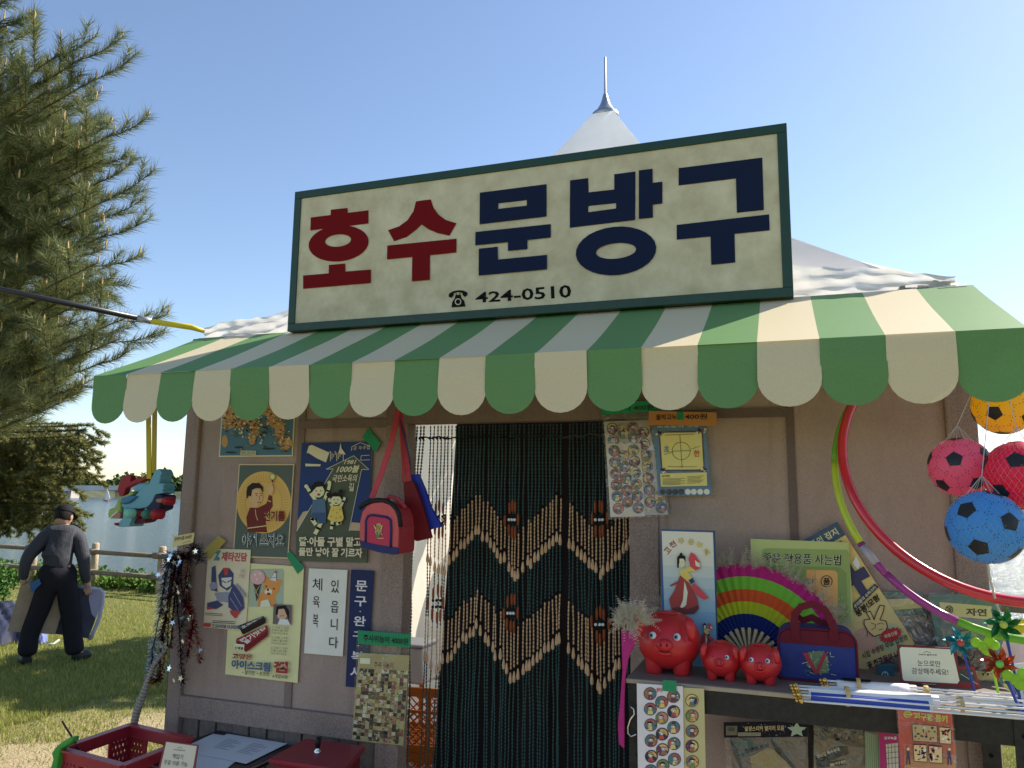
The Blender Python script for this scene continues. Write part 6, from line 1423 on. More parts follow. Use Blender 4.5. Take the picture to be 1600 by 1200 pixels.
garland([(165, 105), (130, 220), (115, 350), (105, 480), (100, 600), (75, 720), (25, 800)], (.42, .22, .04), (.25, .12, .02), 'copper gold tinsel garland curling to the left at its end', .017, stars=5)
garland([(150, 130), (135, 250), (95, 420), (70, 560), (65, 680), (60, 790)], (.30, .03, .05), (.12, .02, .06), 'dark red tinsel garland hanging between the gold and blue ones', .015)
garland([(185, 105), (165, 220), (170, 330), (200, 420), (232, 470), (215, 560), (200, 640), (195, 690)], (.42, .02, .03), (.2, .01, .02), 'bright red tinsel garland sweeping to the right', .017, stars=6)
garland([(215, 110), (190, 230), (195, 340), (222, 420), (240, 540), (266, 640), (262, 680), (238, 688)], (.45, .03, .03), (.55, .25, .15), 'red tinsel garland with a hooked tip, rightmost of the bunch', .015, stars=4)
garland([(185, 110), (150, 240), (145, 380), (158, 500), (165, 620), (168, 720), (180, 812)], (.09, .05, .16), (.04, .03, .07), 'long dark violet tinsel garland hanging straight down', .016, stars=5)
garland([(120, 130), (95, 200), (80, 300), (70, 400), (60, 480)], (.10, .11, .16), (.3, .32, .36), 'short blackish tinsel garland at the upper left of the bunch', .020, dens=1.3, stars=4)
garland([(200, 105), (245, 120), (262, 160), (255, 215)], (.10, .09, .16), (.35, .36, .42), 'short bushy black tinsel garland at the upper right of the bunch', .026, dens=1.6, stars=5)
garland([(140, 120), (115, 260), (100, 380), (88, 500), (70, 600)], (.16, .10, .08), (.35, .30, .28), 'dull brown tinsel garland in the middle of the bunch, left side', .017, dens=1.2, stars=2)
garland([(205, 112), (210, 210), (190, 320), (178, 440), (170, 540)], (.12, .11, .15), (.40, .36, .36), 'short pewter tinsel garland in the middle of the bunch', .018, dens=1.2, stars=3)
garland([(175, 110), (155, 200), (140, 320), (128, 440), (120, 560), (112, 640)], (.36, .16, .06), (.12, .05, .05), 'bronze tinsel garland between the gold and violet ones', .016, dens=1.1, stars=2)
r, p = sheet('price_tag', 'cream handwritten price tag pinned above the tinsel garlands', 'price tag', [(271.5, 838), (304, 832), (301.5, 848), (269, 855)], at(285, 845, -.14), WN, sc(160, 148, 105))
p.text('반짝이줄 500원', [(274, 840), (300, 835), (299, 841), (273, 846)], INK, bold=.01); p.line([(285, 849), (298, 845)], .5, INK); p.build(r)
b = MB(); b.tube([at(286, 842, -.02), at(286, 838, -.10), at(287, 846, -.13), at(286, 856, -.12)], .0025, STEEL, n=6); o = b.build('hook'); tag(o, 'small hook at the corner post holding the tinsel bunch', 'hook')
b = MB(); pts = [at(*q, -.12) for q in ((262, 1010), (240, 1040), (232, 1062), (222, 1090), (213, 1115), (207, 1142))]; b.tube(pts, [.007, .009, .012, .014, .014, .013], mat((.30, .26, .22), .8, bump=(120, 1.0)), n=10)
for k in range(26):
    t = k/25*4.999; i = int(t); c = pts[i].lerp(pts[i+1], t-i); d = (pts[i+1]-pts[i]).normalized(); rr = .009+.006*min(1, t/3); b.lathe([(rr, -.002), (rr+.0012, 0), (rr, .002)], mat((.42, .38, .33), .8), c=c, n=10, rot=d.to_track_quat('Z', 'X').to_matrix())
o = b.build('ribbed_pole', None, smooth=True); tag(o, 'ribbed grey brown pole leaning from the tinsel down behind the red crate', 'pole')
# ================================================================== hanging dinosaur toy
f7 = zz(120, 730, .1125); yt = -.34
toy = empty('dinosaur_toy', at(215, 822, yt), 'teal and green plastic dinosaur vehicle toy with red wheels hanging under the awning', 'toy')
TL_ = mat(sc(62, 115, 128), .45, spec=.4); GN = mat(sc(105, 125, 60), .45); RD = mat(sc(112, 8, 22), .4); NB = mat(sc(24, 24, 48), .5); TN = mat(sc(125, 88, 70), .6)
def tp(name, poly, y, d, m, bev=.006): return extrude_px(name, mp(f7, poly), y, d, m, toy, bevel=bev)
tp('body', [(1130, 20), (1155, 30), (1185, 90), (1160, 110), (1155, 160), (1140, 222), (1215, 225), (1218, 245), (1195, 265), (1215, 300), (1190, 310), (1200, 360), (1090, 380), (1060, 440), (1050, 500), (960, 560), (860, 580), (780, 572), (740, 590), (640, 560), (600, 520), (720, 480), (800, 400), (900, 300), (1000, 230), (1050, 120), (1085, 45)], yt-.035, .06, TL_, .012)
tp('shoulder_plate', [(765, 285), (850, 222), (960, 222), (1020, 235), (900, 335), (790, 352)], yt-.03, .06, TL_, .01)
tp('neck_plate', [(590, 430), (720, 395), (830, 400), (720, 495), (620, 522)], yt-.048, .04, mat(sc(38, 85, 115), .45), .008)
tp('head', [(425, 640), (440, 578), (510, 562), (550, 490), (552, 440), (700, 372), (755, 322), (775, 372), (720, 420), (610, 480), (600, 560), (610, 625), (560, 715), (430, 712)], yt-.04, .08, GN, .010)
tp('mouth', [(485, 705), (562, 622), (606, 632), (590, 715)], yt-.046, .02, TN, .002)
b = MB()
for k in range(6): c = at(*f7(470+k*18, 700-k*16), yt-.048); b.ball(c, .004, mat((.75, .72, .62), .5), n=6, k=4)
b.build('teeth', toy)
tp('jaw', [(512, 790), (560, 800), (640, 700), (650, 560), (760, 590), (772, 700), (722, 822), (600, 832)], yt-.05, .07, TL_, .012); tp('foot_tip', [(505, 790), (520, 770), (550, 772), (560, 805), (530, 815)], yt-.06, .08, RD, .004)
def tdisc(name, px, py, rp, m, y, d=.03):
    c = at(*f7(px, py), y); R_ = rp*.1125*((c-CP).dot(CF))/1200; b = MB(); b.lathe([(0, 0), (R_*.7, -.002), (R_*.8, .004), (R_, .006), (R_, d)], m, c=c, n=22, rot=Matrix.Rotation(rad(-90), 3, 'X')); return b.build(name, toy, smooth=True)
tdisc('joint_disc', 690, 640, 66, mat(sc(80, 140, 125), .4), yt-.09); tdisc('gear', 925, 655, 60, mat(sc(30, 88, 72), .4), yt-.07)
tp('red_block', [(770, 600), (905, 598), (880, 692), (772, 690)], yt-.035, .05, RD); tp('chassis', [(960, 565), (1060, 440), (1075, 380), (1185, 380), (1200, 430), (1165, 500), (1150, 585), (1060, 620), (980, 710), (930, 700)], yt-.04, .07, NB, .006)
tp('bumper', [(770, 722), (930, 690), (1005, 690), (930, 762), (840, 785), (770, 790)], yt-.03, .06, mat(sc(70, 16, 38), .45), .006)
tdisc('wheel', 1215, 470, 60, RD, yt-.075, .04); tdisc('wheel', 1060, 655, 72, RD, yt-.08, .04); tp('tail_light', [(1090, 440), (1180, 430), (1170, 495), (1090, 490)], yt-.06, .03, TN)
tp('handle', [(585, 400), (560, 315), (590, 200), (640, 130), (700, 100), (745, 112), (750, 180), (742, 202), (850, 150), (940, 130), (1040, 75), (1050, 100), (960, 165), (880, 210), (760, 250), (680, 292), (655, 372), (640, 402)], yt-.012, .026, RD, .004)
YS = mat((.50, .38, .02), .5)
hs = empty('hanging_strap', at(235, 655, yt), 'two flat yellow straps holding the dinosaur toy under the awning', 'strap')
for a, c, yy in (((223, 610), (232.5, 748), yt-.03), ((236, 610), (240, 740), yt+.01)):
    b = MB(); A2, C2 = at(*a, yy), at(*c, yy); A2.x = C2.x+(A2.x-C2.x)*.6; b.slab([A2-Vector((.011, 0, 0)), A2+Vector((.011, 0, 0)), C2+Vector((.011, 0, 0)), C2-Vector((.011, 0, 0))], .003, YS, nrm=Vector((0, 1, 0))); b.build('band', hs)
# tension pole at the upper left
tpz = empty('tension_pole', at(318, 518, .08), 'black pole with a yellow wrapped end reaching from the left edge to the tent corner', 'pole')
p1 = at(320, 518, .06); d1 = (p1-CP).dot(CF); p2 = atd(300, 511.5, d1*.995); p3 = atd(236, 502, d1*.98); p4 = atd(215, 497, d1*.975); p5 = atd(0, 452, d1*.92); p6 = atd(-420, 372, d1*.92)
b = MB(); b.tube([p1, p2, p3], [.009, .013, .013], mat((.62, .50, .03), .45, noise=(30, .4, 6, (.70, .58, .05))), n=10); b.build('yellow_wrap', tpz, smooth=True)
b = MB(); b.tube([p3, p4], .0135, mat((.35, .35, .35), .4, metal=.5), n=10); b.build('tape_collar', tpz, smooth=True)
b = MB(); b.tube([p4, p5, p6], .0125, mat((.02, .02, .022), .35, spec=.5), n=10); b.build('black_pole', tpz, smooth=True)
# ================================================================== wooden fence by the water
LOG = mat((.42, .33, .23), .8, noise=(12, .25), bump=(40, .6)); LOGD = mat((.20, .16, .12), .8, noise=(12, .25), bump=(40, .6))
fence = empty('log_fence', FA, 'low fence of round wooden posts and dark log rails along the lake shore', 'fence')
def s_at(px):   # where the ray through that column meets the fence line on the ground plan
    d = ray(px, 780); M_ = Matrix(((fdir.x, -d.x), (fdir.y, -d.y))); v = M_.inverted() @ Vector((CP.x-FA.x, CP.y-FA.y)); return v[0]
s1, s2 = s_at(156), s_at(260); sp = s2-s1
print('fence spacing', sp, 'right end', s_at(1600))
rs = np.random.default_rng(6)
posts = [s1+sp*k for k in range(-5, 12)]
for s in posts:
    c = fpt(s, 0); b = MB(); b.tube([c+Vector((0, 0, -.1)), c+Vector((0, 0, .73)), c+Vector((0, 0, .745))], [.062, .058, .045], LOG, n=12); b.build('post', fence, smooth=True)
    for z in (.60, .27):
        b = MB(); cc2 = c+Vector((0, 0, z)); b.tube([cc2-fdir*.10-fn_*.075, cc2+fdir*.10-fn_*.075], .050, LOGD, n=10); b.build('rail_bracket', fence, smooth=True)
for a, c in zip(posts[:-1], posts[1:]):
    for z in (.60, .27):
        b = MB(); b.tube([fpt(a+.06, -.075, z), fpt(c-.06, -.075, z+.0)], .038, LOGD, n=10); b.build('rail', fence, smooth=True)
# bank plants
b = MB(); BP = [mat((.10, .20, .035), .7, transl=.3), mat((.16, .26, .05), .7, transl=.3), mat((.07, .15, .03), .7, transl=.3)]
for i in range(260):
    s = s_at(-120)+(s_at(300)-s_at(-120))*rs.random() if i < 210 else s_at(1560)+(rs.random())*3
    h = .10+.12*rs.random(); clumps(b, fpt(s, .05+.45*rs.random(), h*.6), (.16, .16, h), 34, .055, BP, rs)
tag(b.build('bank_plants'), 'low fresh green plants growing along the foot of the fence', 'plants', kind='stuff')
# ================================================================== grass blades
rs = np.random.default_rng(12)
GB = [mat((.22, .26, .055), .7, transl=.35), mat((.34, .36, .09), .7, transl=.35), mat((.46, .42, .18), .8, transl=.3)]
def grass(n, px0, px1, y0, y1, seed):
    r = np.random.default_rng(seed); V = []; F = []; MI = []
    px = px0+(px1-px0)*r.random(n); t = r.random(n); py = y0+(y1-y0)*t**.8
    for i in range(n):
        p = atz(px[i], py[i], 0.0)
        if (p-FA).dot(fn_) > .2: continue
        if xl-.05 < p.x < xr and -.02 < p.y < Y1: continue
        dx, dy = p.x+2.2, p.y+1.3; dist = math.hypot(dx, dy)+.35*math.sin(p.x*3.1)+.3*math.sin(p.y*4.3+p.x)
        if dist < 3.5 and r.random() > .10: continue
        if dist < 4.5 and r.random() > .4: continue
        h = (.018+.032*r.random())*(1 if dist > 4.5 else .7); a = r.random()*6.283; ln = .5*h*r.normal(); w = .0022+.0015*r.random()
        k = len(V); cx, cy = math.cos(a)*w, math.sin(a)*w
        V += [(p.x-cx, p.y-cy, -.002), (p.x+cx, p.y+cy, -.002), (p.x+ln*math.sin(a), p.y-ln*math.cos(a), h)]; F.append((k, k+1, k+2)); MI.append(int(r.random()*2.25) if r.random() > .12 else 2)
    b = MB(); b.v = V; b.f = F; b.m = GB; b.mi = MI; return b
g = grass(110000, -60, 330, 908, 1200, 31); g2 = grass(6000, 1530, 1640, 960, 1200, 33)
k = len(g.v); g.v += g2.v; g.f += [tuple(a+k for a in t) for t in g2.f]; g.mi += g2.mi
tag(g.build('grass'), 'short lawn grass with dry tips', 'grass', kind='stuff')
# ================================================================== pine and spruce, left
def needles(B, path, nl, dens, rs, mats, spread=.55, fwd=.8, width=.0011):
    """needles along a twig path (list of Vectors)"""
    P_ = np.array([tuple(p) for p in path]); seg = P_[1:]-P_[:-1]; L = np.linalg.norm(seg, axis=1); tot = L.sum(); n = int(tot*dens)
    if n < 1: return
    cum = np.concatenate([[0], np.cumsum(L)]); t = rs.random(n)*tot; idx = np.clip(np.searchsorted(cum, t)-1, 0, len(L)-1)
    u = (t-cum[idx])/np.maximum(L[idx], 1e-6); base = P_[idx]+seg[idx]*u[:, None]; d = seg[idx]/np.maximum(L[idx], 1e-6)[:, None]
    v = rs.normal(size=(n, 3)); v /= np.linalg.norm(v, axis=1)[:, None]; v -= d*(v*d).sum(1)[:, None]*.9
    dirn = d*fwd+v*spread*1.5; dirn[:, 2] += .10; dirn /= np.linalg.norm(dirn, axis=1)[:, None]
    ln = nl*(.7+.5*rs.random(n)); tip = base+dirn*ln[:, None]; w = np.cross(dirn, rs.normal(size=(n, 3))); w /= np.maximum(np.linalg.norm(w, axis=1)[:, None], 1e-6); w *= width
    B['v'].append(np.stack([base-w, base+w, tip], 1).reshape(-1, 3)); B['mi'].append((rs.random(n)*len(mats)).astype(np.int32))
def tri_mesh(name, v, mi, mats, parent=None):
    me = bpy.data.meshes.new(name); nv_ = len(v); nf = nv_//3; o0 = v.mean(0); v = (v-o0).astype(np.float32)
    me.vertices.add(nv_); me.vertices.foreach_set('co', v.ravel()); me.loops.add(nv_); me.loops.foreach_set('vertex_index', np.arange(nv_, dtype=np.int32))
    me.polygons.add(nf); me.polygons.foreach_set('loop_start', np.arange(0, nv_, 3, dtype=np.int32)); me.polygons.foreach_set('material_index', mi)
    for m in mats: me.materials.append(m)
    me.update(calc_edges=True); o = bpy.data.objects.new(name, me); o.matrix_world = Matrix.Translation(Vector(o0)); return link(o, parent)
def branch(start, tip, bend, n=10):
    a, c = Vector(start), Vector(tip); m = a.lerp(c, .55)+Vector((0, 0, bend)); return [((1-t)**2)*a+2*t*(1-t)*m+t*t*c for t in [i/n for i in range(n+1)]]
PN = [mat((.17, .20, .075), .55, transl=.3, spec=.35), mat((.27, .29, .12), .55, transl=.3, spec=.35), mat((.11, .14, .055), .6, transl=.2, spec=.3)]
BARK = mat((.14, .105, .075), .9, noise=(30, .3), bump=(60, .8)); CAN = mat((.50, .33, .14), .7)
def conifer(name, lab, tips, trunk_base, trunk_top, nl, dens, twig_len, ntw, rs, mats, candles=True, spread=.55, droop=0.0, width=.0011, cat='tree'):
    root = empty(name, trunk_base, lab, cat); tb_, tt = Vector(trunk_base), Vector(trunk_top)
    b = MB(); b.tube([tb_.lerp(tt, i/6)+Vector((.05*math.sin(i), .04*math.cos(i*2), 0)) for i in range(7)], [.16-.02*i for i in range(7)], BARK, n=12); b.build('trunk', root, smooth=True)
    B = dict(v=[], mi=[]); wood = MB(); can = MB()
    for (tip, up) in tips:
        tip = Vector(tip); h = tip.z-up*.5; tfrac = (h-tb_.z)/(tt.z-tb_.z); st_ = tb_.lerp(tt, max(.05, min(.97, tfrac)))
        path = branch(st_, tip, -.18*up-.05-droop*.0); wood.tube(path, [.020-.0017*i for i in range(11)], BARK, n=5)
        Lb = (tip-st_).length; needles(B, path[6:], nl, dens, rs, mats, spread, .9, width)
        side0 = (tip-st_).normalized()
        for k in range(ntw):
            t = 1-(k/ntw)**1.2*.72-.02; i = int(t*10-1e-6); p = path[i].lerp(path[i+1], t*10-i); d = (path[i+1]-path[i]).normalized()
            perp = d.cross(Vector((rs.normal()*.35, rs.normal()*.35, 1))).normalized()*(1 if k % 2 else -1)
            tl = twig_len*(.55+.5*rs.random())*(1 if t > .55 else .8)
            dr = (d*.75+perp*(.55+.2*rs.random())+Vector((0, 0, (.35 if up > 0 else -.1)*rs.random()-droop))).normalized(); e = p+dr*tl+Vector((0, 0, .06*up-droop*tl*.5))
            tw = branch(p, e, -.02-.03*up, 6); wood.tube(tw[::2], [.0042, .0035, .003, .002], BARK, n=4, cap=False); needles(B, tw[1:], nl, dens, rs, mats, spread, .9, width)
            for q in range(2 if tl > .2 else 1):
                j = 2+q*2; p2 = tw[j]; d2 = (tw[j+1]-tw[j]).normalized(); s2 = d2.cross(Vector((rs.normal(), rs.normal(), 1))).normalized()*(1 if q else -1); e2 = p2+(d2*.8+s2*.6+Vector((0, 0, .3*up))).normalized()*tl*.45
                tw2 = branch(p2, e2, -.01, 4); needles(B, tw2, nl, dens, rs, mats, spread, .9, width)
            if candles and rs.random() < .45:
                c = tw[-1]; can.tube([c, c+Vector((rs.normal()*.004, rs.normal()*.004, .022+.02*rs.random())), c+Vector((0, 0, .05+.02*rs.random()))], [.005, .006, .002], CAN, n=5)
        if candles and rs.random() < .8: can.tube([tip, tip+Vector((0, 0, .03)), tip+Vector((.003, 0, .06))], [.006, .006, .002], CAN, n=5)
    wood.build('branches', root)
    tri_mesh('crown', np.concatenate(B['v']), np.concatenate(B['mi']), mats, root)
    if candles: o2 = can.build('candles', root); o2['kind'] = 'stuff'
    return root
rs = np.random.default_rng(44)
T = []
outline = [(128, 74), (168, 78), (186, 112), (150, 150), (112, 130), (70, 150), (30, 155), (214, 198), (196, 240), (170, 200), (206, 268), (208, 300), (150, 300), (196, 330), (204, 356), (190, 400), (165, 428), (140, 440), (150, 470), (235, 486), (222, 520), (200, 555), (150, 520), (120, 560), (165, 590), (130, 620), (100, 600),
           (42, 20), (44, 92), (20, 60), (5, 30), (15, 110), (0, 80)]
for (x, y) in outline: T.append((atd(x-36, y+10, 4.9+.5*rs.random()), 1))
for k in range(150):
    x = -160+310*rs.random(); y = 170+480*rs.random()
    if x > 160-abs(y-330)*.25: x -= 90
    T.append((atd(x, y, 5.0+1.7*rs.random()), 1 if rs.random() < .8 else 0))
for k in range(14): T.append((atd(-140+120*rs.random(), -120+260*rs.random(), 5.2+1.2*rs.random()), 1))
tbase = atd(-330, 770, 6.6); tbase.z = -.05; ttop = atd(-300, -700, 6.4)
conifer('pine_tree', 'tall pine tree with long needles and pale spring candles at the left edge', T, tbase, ttop, .10, 620, .36, 9, rs, PN, width=.0019, spread=.75)
rs = np.random.default_rng(45); T = []
for (x, y) in [(172, 668), (160, 676), (168, 716), (150, 724), (165, 735), (140, 690), (128, 780), (140, 760), (120, 800), (100, 812), (80, 806), (60, 800), (40, 790), (20, 795), (0, 790), (110, 790), (90, 795)]: T.append((atd(x-26, y-4, 9+.6*rs.random()), 0))
for k in range(85): T.append((atd(-150+280*rs.random(), 650+140*rs.random(), 9.1+1.6*rs.random()), 0))
SN = [mat((.22, .23, .08), .6, transl=.5), mat((.34, .32, .12), .6, transl=.5), mat((.11, .125, .05), .6, transl=.2)]
sb_ = atd(-230, 770, 10.2); sb_.z = 0; st2 = atd(-230, 200, 10.2)
conifer('spruce_tree', 'darker short needled spruce with drooping boughs behind the pine, above the man', T, sb_, st2, .055, 850, .36, 10, rs, SN, candles=False, spread=.8, droop=.45, width=.005)
# shrub at the left edge
sh = empty('evergreen_shrub', atz(-14, 945, 0), 'small rounded dark green shrub at the left picture edge', 'shrub')
b = MB(); c = atz(-16, 946, 0); clumps(b, c+Vector((0, 0, .28)), (.30, .30, .32), 1500, .035, [mat((.03, .09, .015), .6, transl=.2), mat((.06, .15, .03), .6, transl=.2)], rs); b.build('foliage', sh)
b = MB(); b.tube([c, c+Vector((0, 0, .3))], [.02, .01], BARK, n=6); b.build('stem', sh)
# leafy tree hidden behind the booth that shades the lawn
ht = empty('leafy_tree', (-3.3, 6.4, 0), 'leafy tree standing behind the booth, hidden by it', 'tree')
b = MB(); b.tube([(-3.3, 6.4, 0), (-3.3, 6.4, 2.6)], [.12, .07], BARK, n=10); b.build('trunk', ht, smooth=True)
b = MB(); clumps(b, (-3.2, 6.4, 3.1), (1.55, 1.7, 1.25), 2600, .17, [mat((.06, .12, .03), .6, transl=.3), mat((.09, .16, .04), .6, transl=.3)], rs); b.build('crown', ht)
# ================================================================== man carrying boards
O_ = atz(92, 1036, 0.0); nv = (CP-O_); nv.z = 0; nv.normalize()
MPX = lambda px, py, back=0.0: onp(px, py, O_, nv)-nv*back
man = empty('person', O_, 'man in a dark striped shirt, black trousers and black cap walking away with boards', 'person')
def skin_mesh(name, verts, edges, m, parent, root=0, sub=2):
    me = bpy.data.meshes.new(name); V = [Vector(v[0]) for v in verts]; o0 = V[root].copy(); me.from_pydata([v-o0 for v in V], edges, []); me.update()
    o = bpy.data.objects.new(name, me); o.matrix_world = Matrix.Translation(o0); link(o, parent); me.materials.append(m)
    md = o.modifiers.new('skin', 'SKIN'); md.use_smooth_shade = True
    sv = me.skin_vertices[0].data
    for i, v in enumerate(verts):
        r_ = v[1]; sv[i].radius = (r_, r_) if not isinstance(r_, tuple) else r_; sv[i].use_root = (i == root)
    s_ = o.modifiers.new('sub', 'SUBSURF'); s_.levels = sub; s_.render_levels = sub
    return o
SKM = mat((.42, .26, .18), .6); J = {}
def jt(n, px, py, r, back=0.0): J[n] = (MPX(px, py, back), r)
jt('pel', 89, 897, .10); jt('wai', 90, 880, .10); jt('che', 95, 850, .09, .04); jt('nek', 98, 824, .05, .08); jt('hea', 100, 812, .06, .10); jt('top', 101, 800, .075, .12)
jt('shL', 71, 838, .04, .04); jt('elL', 44, 868, .036, -.02); jt('wrL', 36, 905, .028, .02); jt('haL', 39, 914, .034, .04)
jt('shR', 123, 839, .04, .04); jt('elR', 131, 872, .036, -.03); jt('wrR', 136, 910, .028, .02); jt('haR', 139, 919, .034, .04)
jt('hiL', 76, 905, .085); jt('knL', 58, 962, .058, .02); jt('anL', 43, 1019, .04); jt('ftL', 36, 1031, .04, .10)
jt('hiR', 104, 905, .085); jt('knR', 112, 964, .058, .02); jt('anR', 119, 1016, .04); jt('ftR', 131, 1029, .04, .06)
names = list(J); vs_ = [J[n] for n in names]; ix = {n: i for i, n in enumerate(names)}
E_ = [(ix[a], ix[c]) for a, c in (('pel', 'wai'), ('wai', 'che'), ('che', 'nek'), ('nek', 'hea'), ('hea', 'top'), ('che', 'shL'), ('shL', 'elL'), ('elL', 'wrL'), ('wrL', 'haL'), ('che', 'shR'), ('shR', 'elR'), ('elR', 'wrR'), ('wrR', 'haR'), ('pel', 'hiL'), ('hiL', 'knL'), ('knL', 'anL'), ('anL', 'ftL'), ('pel', 'hiR'), ('hiR', 'knR'), ('knR', 'anR'), ('anR', 'ftR'))]
body = skin_mesh('body', vs_, E_, SKM, man)
RX = nv.cross(Vector((0, 0, 1))).normalized()*-1; UP = Vector((0, 0, 1))
if RX.dot(CR) < 0: RX = -RX
for hn, sgn in (('haL', 1), ('haR', -1)):        # hands: four unequal fingers curled round the board edge, thumb at the side
    h = J[hn][0]; fingers = [(-.030, .060), (-.010, .068), (.010, .064), (.030, .050)]
    V = [(h, .030)]; E2 = []
    for off, ln in fingers:
        a = h+nv*.010*0+RX*off*.8-UP*.025; b1 = a-UP*ln*.45+nv*.018; c1 = b1-UP*ln*.30-nv*.022; k = len(V); V += [(a, .0095), (b1, .0088), (c1, .0075)]; E2 += [(0, k), (k, k+1), (k+1, k+2)]
    a = h+RX*sgn*.030-UP*.005+nv*.012; b1 = a+RX*sgn*.012-UP*.030+nv*.012; k = len(V); V += [(a, .0105), (b1, .0085)]; E2 += [(0, k), (k, k+1)]
    skin_mesh('hand', V, E2, SKM, man, sub=1)
# head details
hc = MPX(100, 807, .10); yawh = .5
fw = (-nv*math.cos(yawh)+RX*math.sin(yawh)-UP*.35).normalized(); rt = fw.cross(UP).normalized(); hu = rt.cross(fw).normalized(); HM = Matrix((rt, fw, hu)).transposed()
b = MB(); b.ball(hc, (.075, .095, .112), SKM, n=22, k=14, rot=HM)
b.ball(hc+fw*.098-hu*.015, (.012, .02, .018), SKM, n=8, k=6, rot=HM)
b.build('head', man, smooth=True)
for s_ in (-1, 1): b = MB(); b.ball(hc+rt*s_*.076-hu*.012-fw*.005, (.010, .020, .030), SKM, n=10, k=6, rot=HM); b.build('ear', man, smooth=True)
b = MB()
for s_ in (-1, 1): b.ball(hc+fw*.088+rt*s_*.03+hu*.008, .009, mat((.03, .02, .02), .3), n=8, k=5)
b.tube([hc+fw*.088-rt*.02-hu*.055, hc+fw*.092-hu*.057, hc+fw*.088+rt*.02-hu*.055], .004, mat((.35, .12, .10), .5), n=5); b.build('face_features', man, smooth=True)
b = MB(); b.ball(hc-fw*.012+hu*.012, (.082, .092, .104), mat((.012, .010, .010), .7, bump=(200, .6)), n=20, k=12, rot=HM); o = b.build('hair', man, smooth=True)
CAP = mat((.010, .010, .012), .8); b = MB(); n, k = 22, 7; V = []; F = []
for i in range(k+1):
    t = (math.pi/2)*i/k
    for j in range(n): a = 2*math.pi*j/n; V.append(hc+HM @ Vector((.090*math.cos(a)*math.sin(t+.001), .106*math.sin(a)*math.sin(t+.001), .035+.088*math.cos(t))))
F = [(i*n+j, (i+1)*n+j, (i+1)*n+(j+1) % n, i*n+(j+1) % n) for i in range(k) for j in range(n)]; b.add(V, F, CAP); cap = b.build('cap', man, smooth=True)
b = MB(); pts = []
for i in range(9): a = math.pi*i/8; pts.append(hc+HM @ Vector((.080*math.cos(a), .085+.085*math.sin(a), .035-.02*math.sin(a))))
b.slab(pts, .005, CAP, nrm=hu); b.build('cap_peak', cap)
# clothes
def striped():
    m = bpy.data.materials.new('striped_cloth'); m.use_nodes = True; nt = m.node_tree; N = nt.nodes; L = nt.links; b = N['Principled BSDF']; b.inputs['Roughness'].default_value = .8
    tc = N.new('ShaderNodeTexCoord'); mp_ = N.new('ShaderNodeMapping'); mp_.inputs['Rotation'].default_value = (0, 0, -math.atan2(RX.y, RX.x)); L.new(tc.outputs['Object'], mp_.inputs[0])
    w = N.new('ShaderNodeTexWave'); w.wave_type = 'BANDS'; w.bands_direction = 'X'; w.inputs['Scale'].default_value = 22; w.inputs['Distortion'].default_value = .8; L.new(mp_.outputs[0], w.inputs['Vector'])
    r = N.new('ShaderNodeValToRGB'); e = r.color_ramp.elements; e[0].position = .55; e[0].color = (.020, .023, .033, 1); e[1].position = .95; e[1].color = (.05, .054, .07, 1); L.new(w.outputs['Color'], r.inputs[0]); L.new(r.outputs[0], b.inputs['Base Color'])
    n2 = N.new('ShaderNodeTexNoise'); n2.inputs['Scale'].default_value = 12; L.new(tc.outputs['Object'], n2.inputs['Vector']); bp = N.new('ShaderNodeBump'); bp.inputs['Strength'].default_value = .4; bp.inputs['Distance'].default_value = .03; L.new(n2.outputs[0], bp.inputs['Height']); L.new(bp.outputs[0], b.inputs['Normal'])
    return m
STR = striped(); TRO = mat((.012, .012, .017), .85, bump=(14, .8)); SHO = mat((.02, .02, .022), .5)
def P(n, dx=0, dz=0, bk=0): v = J[n][0].copy(); return v+RX*dx+UP*dz-nv*bk
sv = [(P('wai', 0, -.13), .115), (P('wai', 0, .03), .138), (P('che', -.01, 0, 0), (.135)), (P('che', 0, .09), .105), (P('nek', 0, -.01), .062),
      (P('shL', .005, -.01), .088), (P('elL'), .064), (P('elL', -.02, -.10), .055), (P('wrL', 0, -.01), .042), (P('shR', -.005, -.01), .088), (P('elR'), .064), (P('elR', .01, -.10), .055), (P('wrR', 0, -.01), .042), (P('shL', .06, .02), .098), (P('shR', -.06, .02), .098)]
skin_mesh('shirt', sv, [(0, 1), (1, 2), (2, 3), (3, 4), (3, 13), (13, 5), (5, 6), (6, 7), (7, 8), (3, 14), (14, 9), (9, 10), (10, 11), (11, 12)], STR, man, root=2)
tv = [(P('pel', 0, .15), .13), (P('pel', 0, -.02), .145), (P('hiL', .01, -.05), .115), (P('knL'), .092), (P('knL', -.05, -.17), .088), (P('anL', 0, -.05), .092), (P('hiR', -.01, -.05), .115), (P('knR'), .092), (P('knR', .02, -.17), .088), (P('anR', 0, -.05), .092)]
skin_mesh('trousers', tv, [(0, 1), (1, 2), (2, 3), (3, 4), (4, 5), (1, 6), (6, 7), (7, 8), (8, 9)], TRO, man, root=1)
for an, ft in (('anL', 'ftL'), ('anR', 'ftR')):
    g0 = J[an][0].copy(); g1 = J[ft][0].copy(); g0.z = .05; d = (g1-g0); d.z = 0; d = (d.normalized() if d.length > .02 else -nv)
    skin_mesh('shoe', [(g0-d*.03, .055), (g0+d*.07, .052), (g0+d*.17+Vector((0, 0, -.012)), .040)], [(0, 1), (1, 2)], SHO, man, root=1)
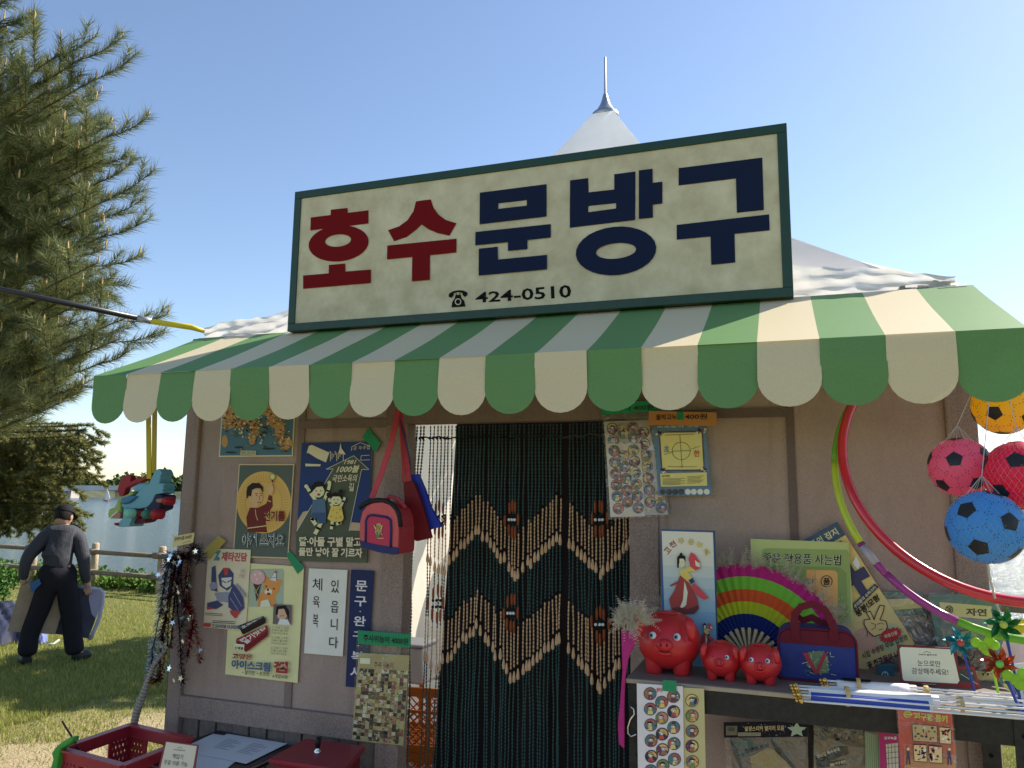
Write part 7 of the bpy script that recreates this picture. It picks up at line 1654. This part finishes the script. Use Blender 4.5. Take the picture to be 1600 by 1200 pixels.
# carried boards
def slab_man(name, lab, cat, poly, back, th, m, tilt=0.0):
    b = MB(); V = [MPX(px, py, back)-nv*tilt*i_ for i_, (px, py) in enumerate(poly)] if False else [MPX(px, py, back) for px, py in poly]
    b.slab(V, th, m, nrm=-nv); o = b.build(name); return tag(o, lab, cat)
cb = slab_man('cardboard_sheet', 'tan corrugated cardboard sheet held in the left hand of the walking man', 'cardboard', [(33, 912), (62, 910), (90, 922), (96, 960), (86, 992), (60, 990), (11, 987)], .02, .008, mat((.30, .235, .17), .85, noise=(8, .15), bump=(60, .4)))
gbd = empty('grey_board', MPX(120, 990, .06), 'dark blue grey board with a pale curved edge in the walking man\'s right hand', 'board')
b = MB(); b.slab([MPX(px, py, .055) for px, py in [(118, 917), (150, 923), (156, 928), (155, 945), (149, 970), (138, 999), (64, 989), (90, 930)]], .015, mat((.05, .055, .085), .6, noise=(4, .3)), nrm=-nv); b.build('panel', gbd)
b = MB(); b.tube([MPX(px, py, .055) for px, py in [(120, 917), (140, 920), (156, 922), (161.5, 928), (160.5, 942), (155, 968), (147, 988), (140, 1001)]], .018, mat((.38, .38, .52), .5), n=8); b.build('edge', gbd, smooth=True)
b = MB(); b.slab([MPX(px, py, .05) for px, py in [(140, 922), (158, 926), (157, 948), (150, 968), (143, 960), (139, 938)]], .002, mat((.28, .28, .42), .5), nrm=nv); b.build('pale_patch', gbd)
bo = slab_man('blue_booklet', 'small blue booklet in the left hand of the walking man', 'booklet', [(47, 910), (62, 902), (65, 910), (51, 924)], -.12, .012, mat((.03, .10, .25), .5))
# tarp on the lawn
def hump(name, px0, px1, py0, py1, z1, seed, m, lab, cat, npx=34):
    r = np.random.default_rng(seed); ph = r.random(8)*6; a, c_, d_ = atz(px0, py1, 0), atz(px1, py1, 0), atz((px0+px1)/2, py0+(py1-py0)*.55, 0); u_ = c_-a; v_ = d_-(a+c_)/2; b = MB(); V = []; n = npx
    for j in range(n+1):
        for i in range(n+1):
            u, v = i/n, j/n; x, y = 2*u-1, 2*v-1; rr = min(1, math.hypot(x, y)); k = math.hypot(x, y) or 1; s_ = max(abs(x), abs(y))/k; x *= s_; y *= s_; rr = math.hypot(x, y)
            edge = 1+.10*math.sin(5*math.atan2(y, x)+ph[0])+.06*math.sin(11*math.atan2(y, x)+ph[1])
            z = z1*max(0, 1-rr**2.2)*(1+.25*math.sin(7*x+ph[2])*math.cos(5*y+ph[3]))+.05*abs(math.sin(9*x+6*y+ph[4]))*(1-rr*.6)+.03*abs(math.sin(17*x-11*y+ph[5]))*(1-rr*.7)
            V.append((a+c_)/2+v_*1.0+u_*.5*x*edge+v_*y*edge+Vector((0, 0, max(.004, z))))
    b.add(V, [(j*(n+1)+i, j*(n+1)+i+1, (j+1)*(n+1)+i+1, (j+1)*(n+1)+i) for j in range(n) for i in range(n)], m); return tag(b.build(name, smooth=True), lab, cat)
hump('tarpaulin', -90, 74, 955, 1012, .24, 5, mat((.012, .017, .042), .6, noise=(2, .3), spec=.4), 'crumpled dark navy tarpaulin heap on the lawn at the left edge', 'tarpaulin')
hump('plastic_sheet', 40, 76, 990, 1009, .10, 9, mat((.12, .16, .33), .5, noise=(3, .4), spec=.5), 'small crumpled blue plastic sheet at the foot of the tarpaulin', 'plastic sheet', 20)
b = MB(); b.tube([atz(74, 1007, .02), atz(84, 1006, .02), atz(92, 1000, .03)], .012, mat((.45, .52, .48), .5), n=6); tag(b.build('white_strap', smooth=True), 'pale strap lying on the grass between the feet of the walking man', 'strap')
# ------------------------------------------------------------------ the lettering helper is no part of the scene
if 'obj' in _txt:
    bpy.data.objects.remove(_txt['obj']); bpy.data.curves.remove(_txt['curve'])
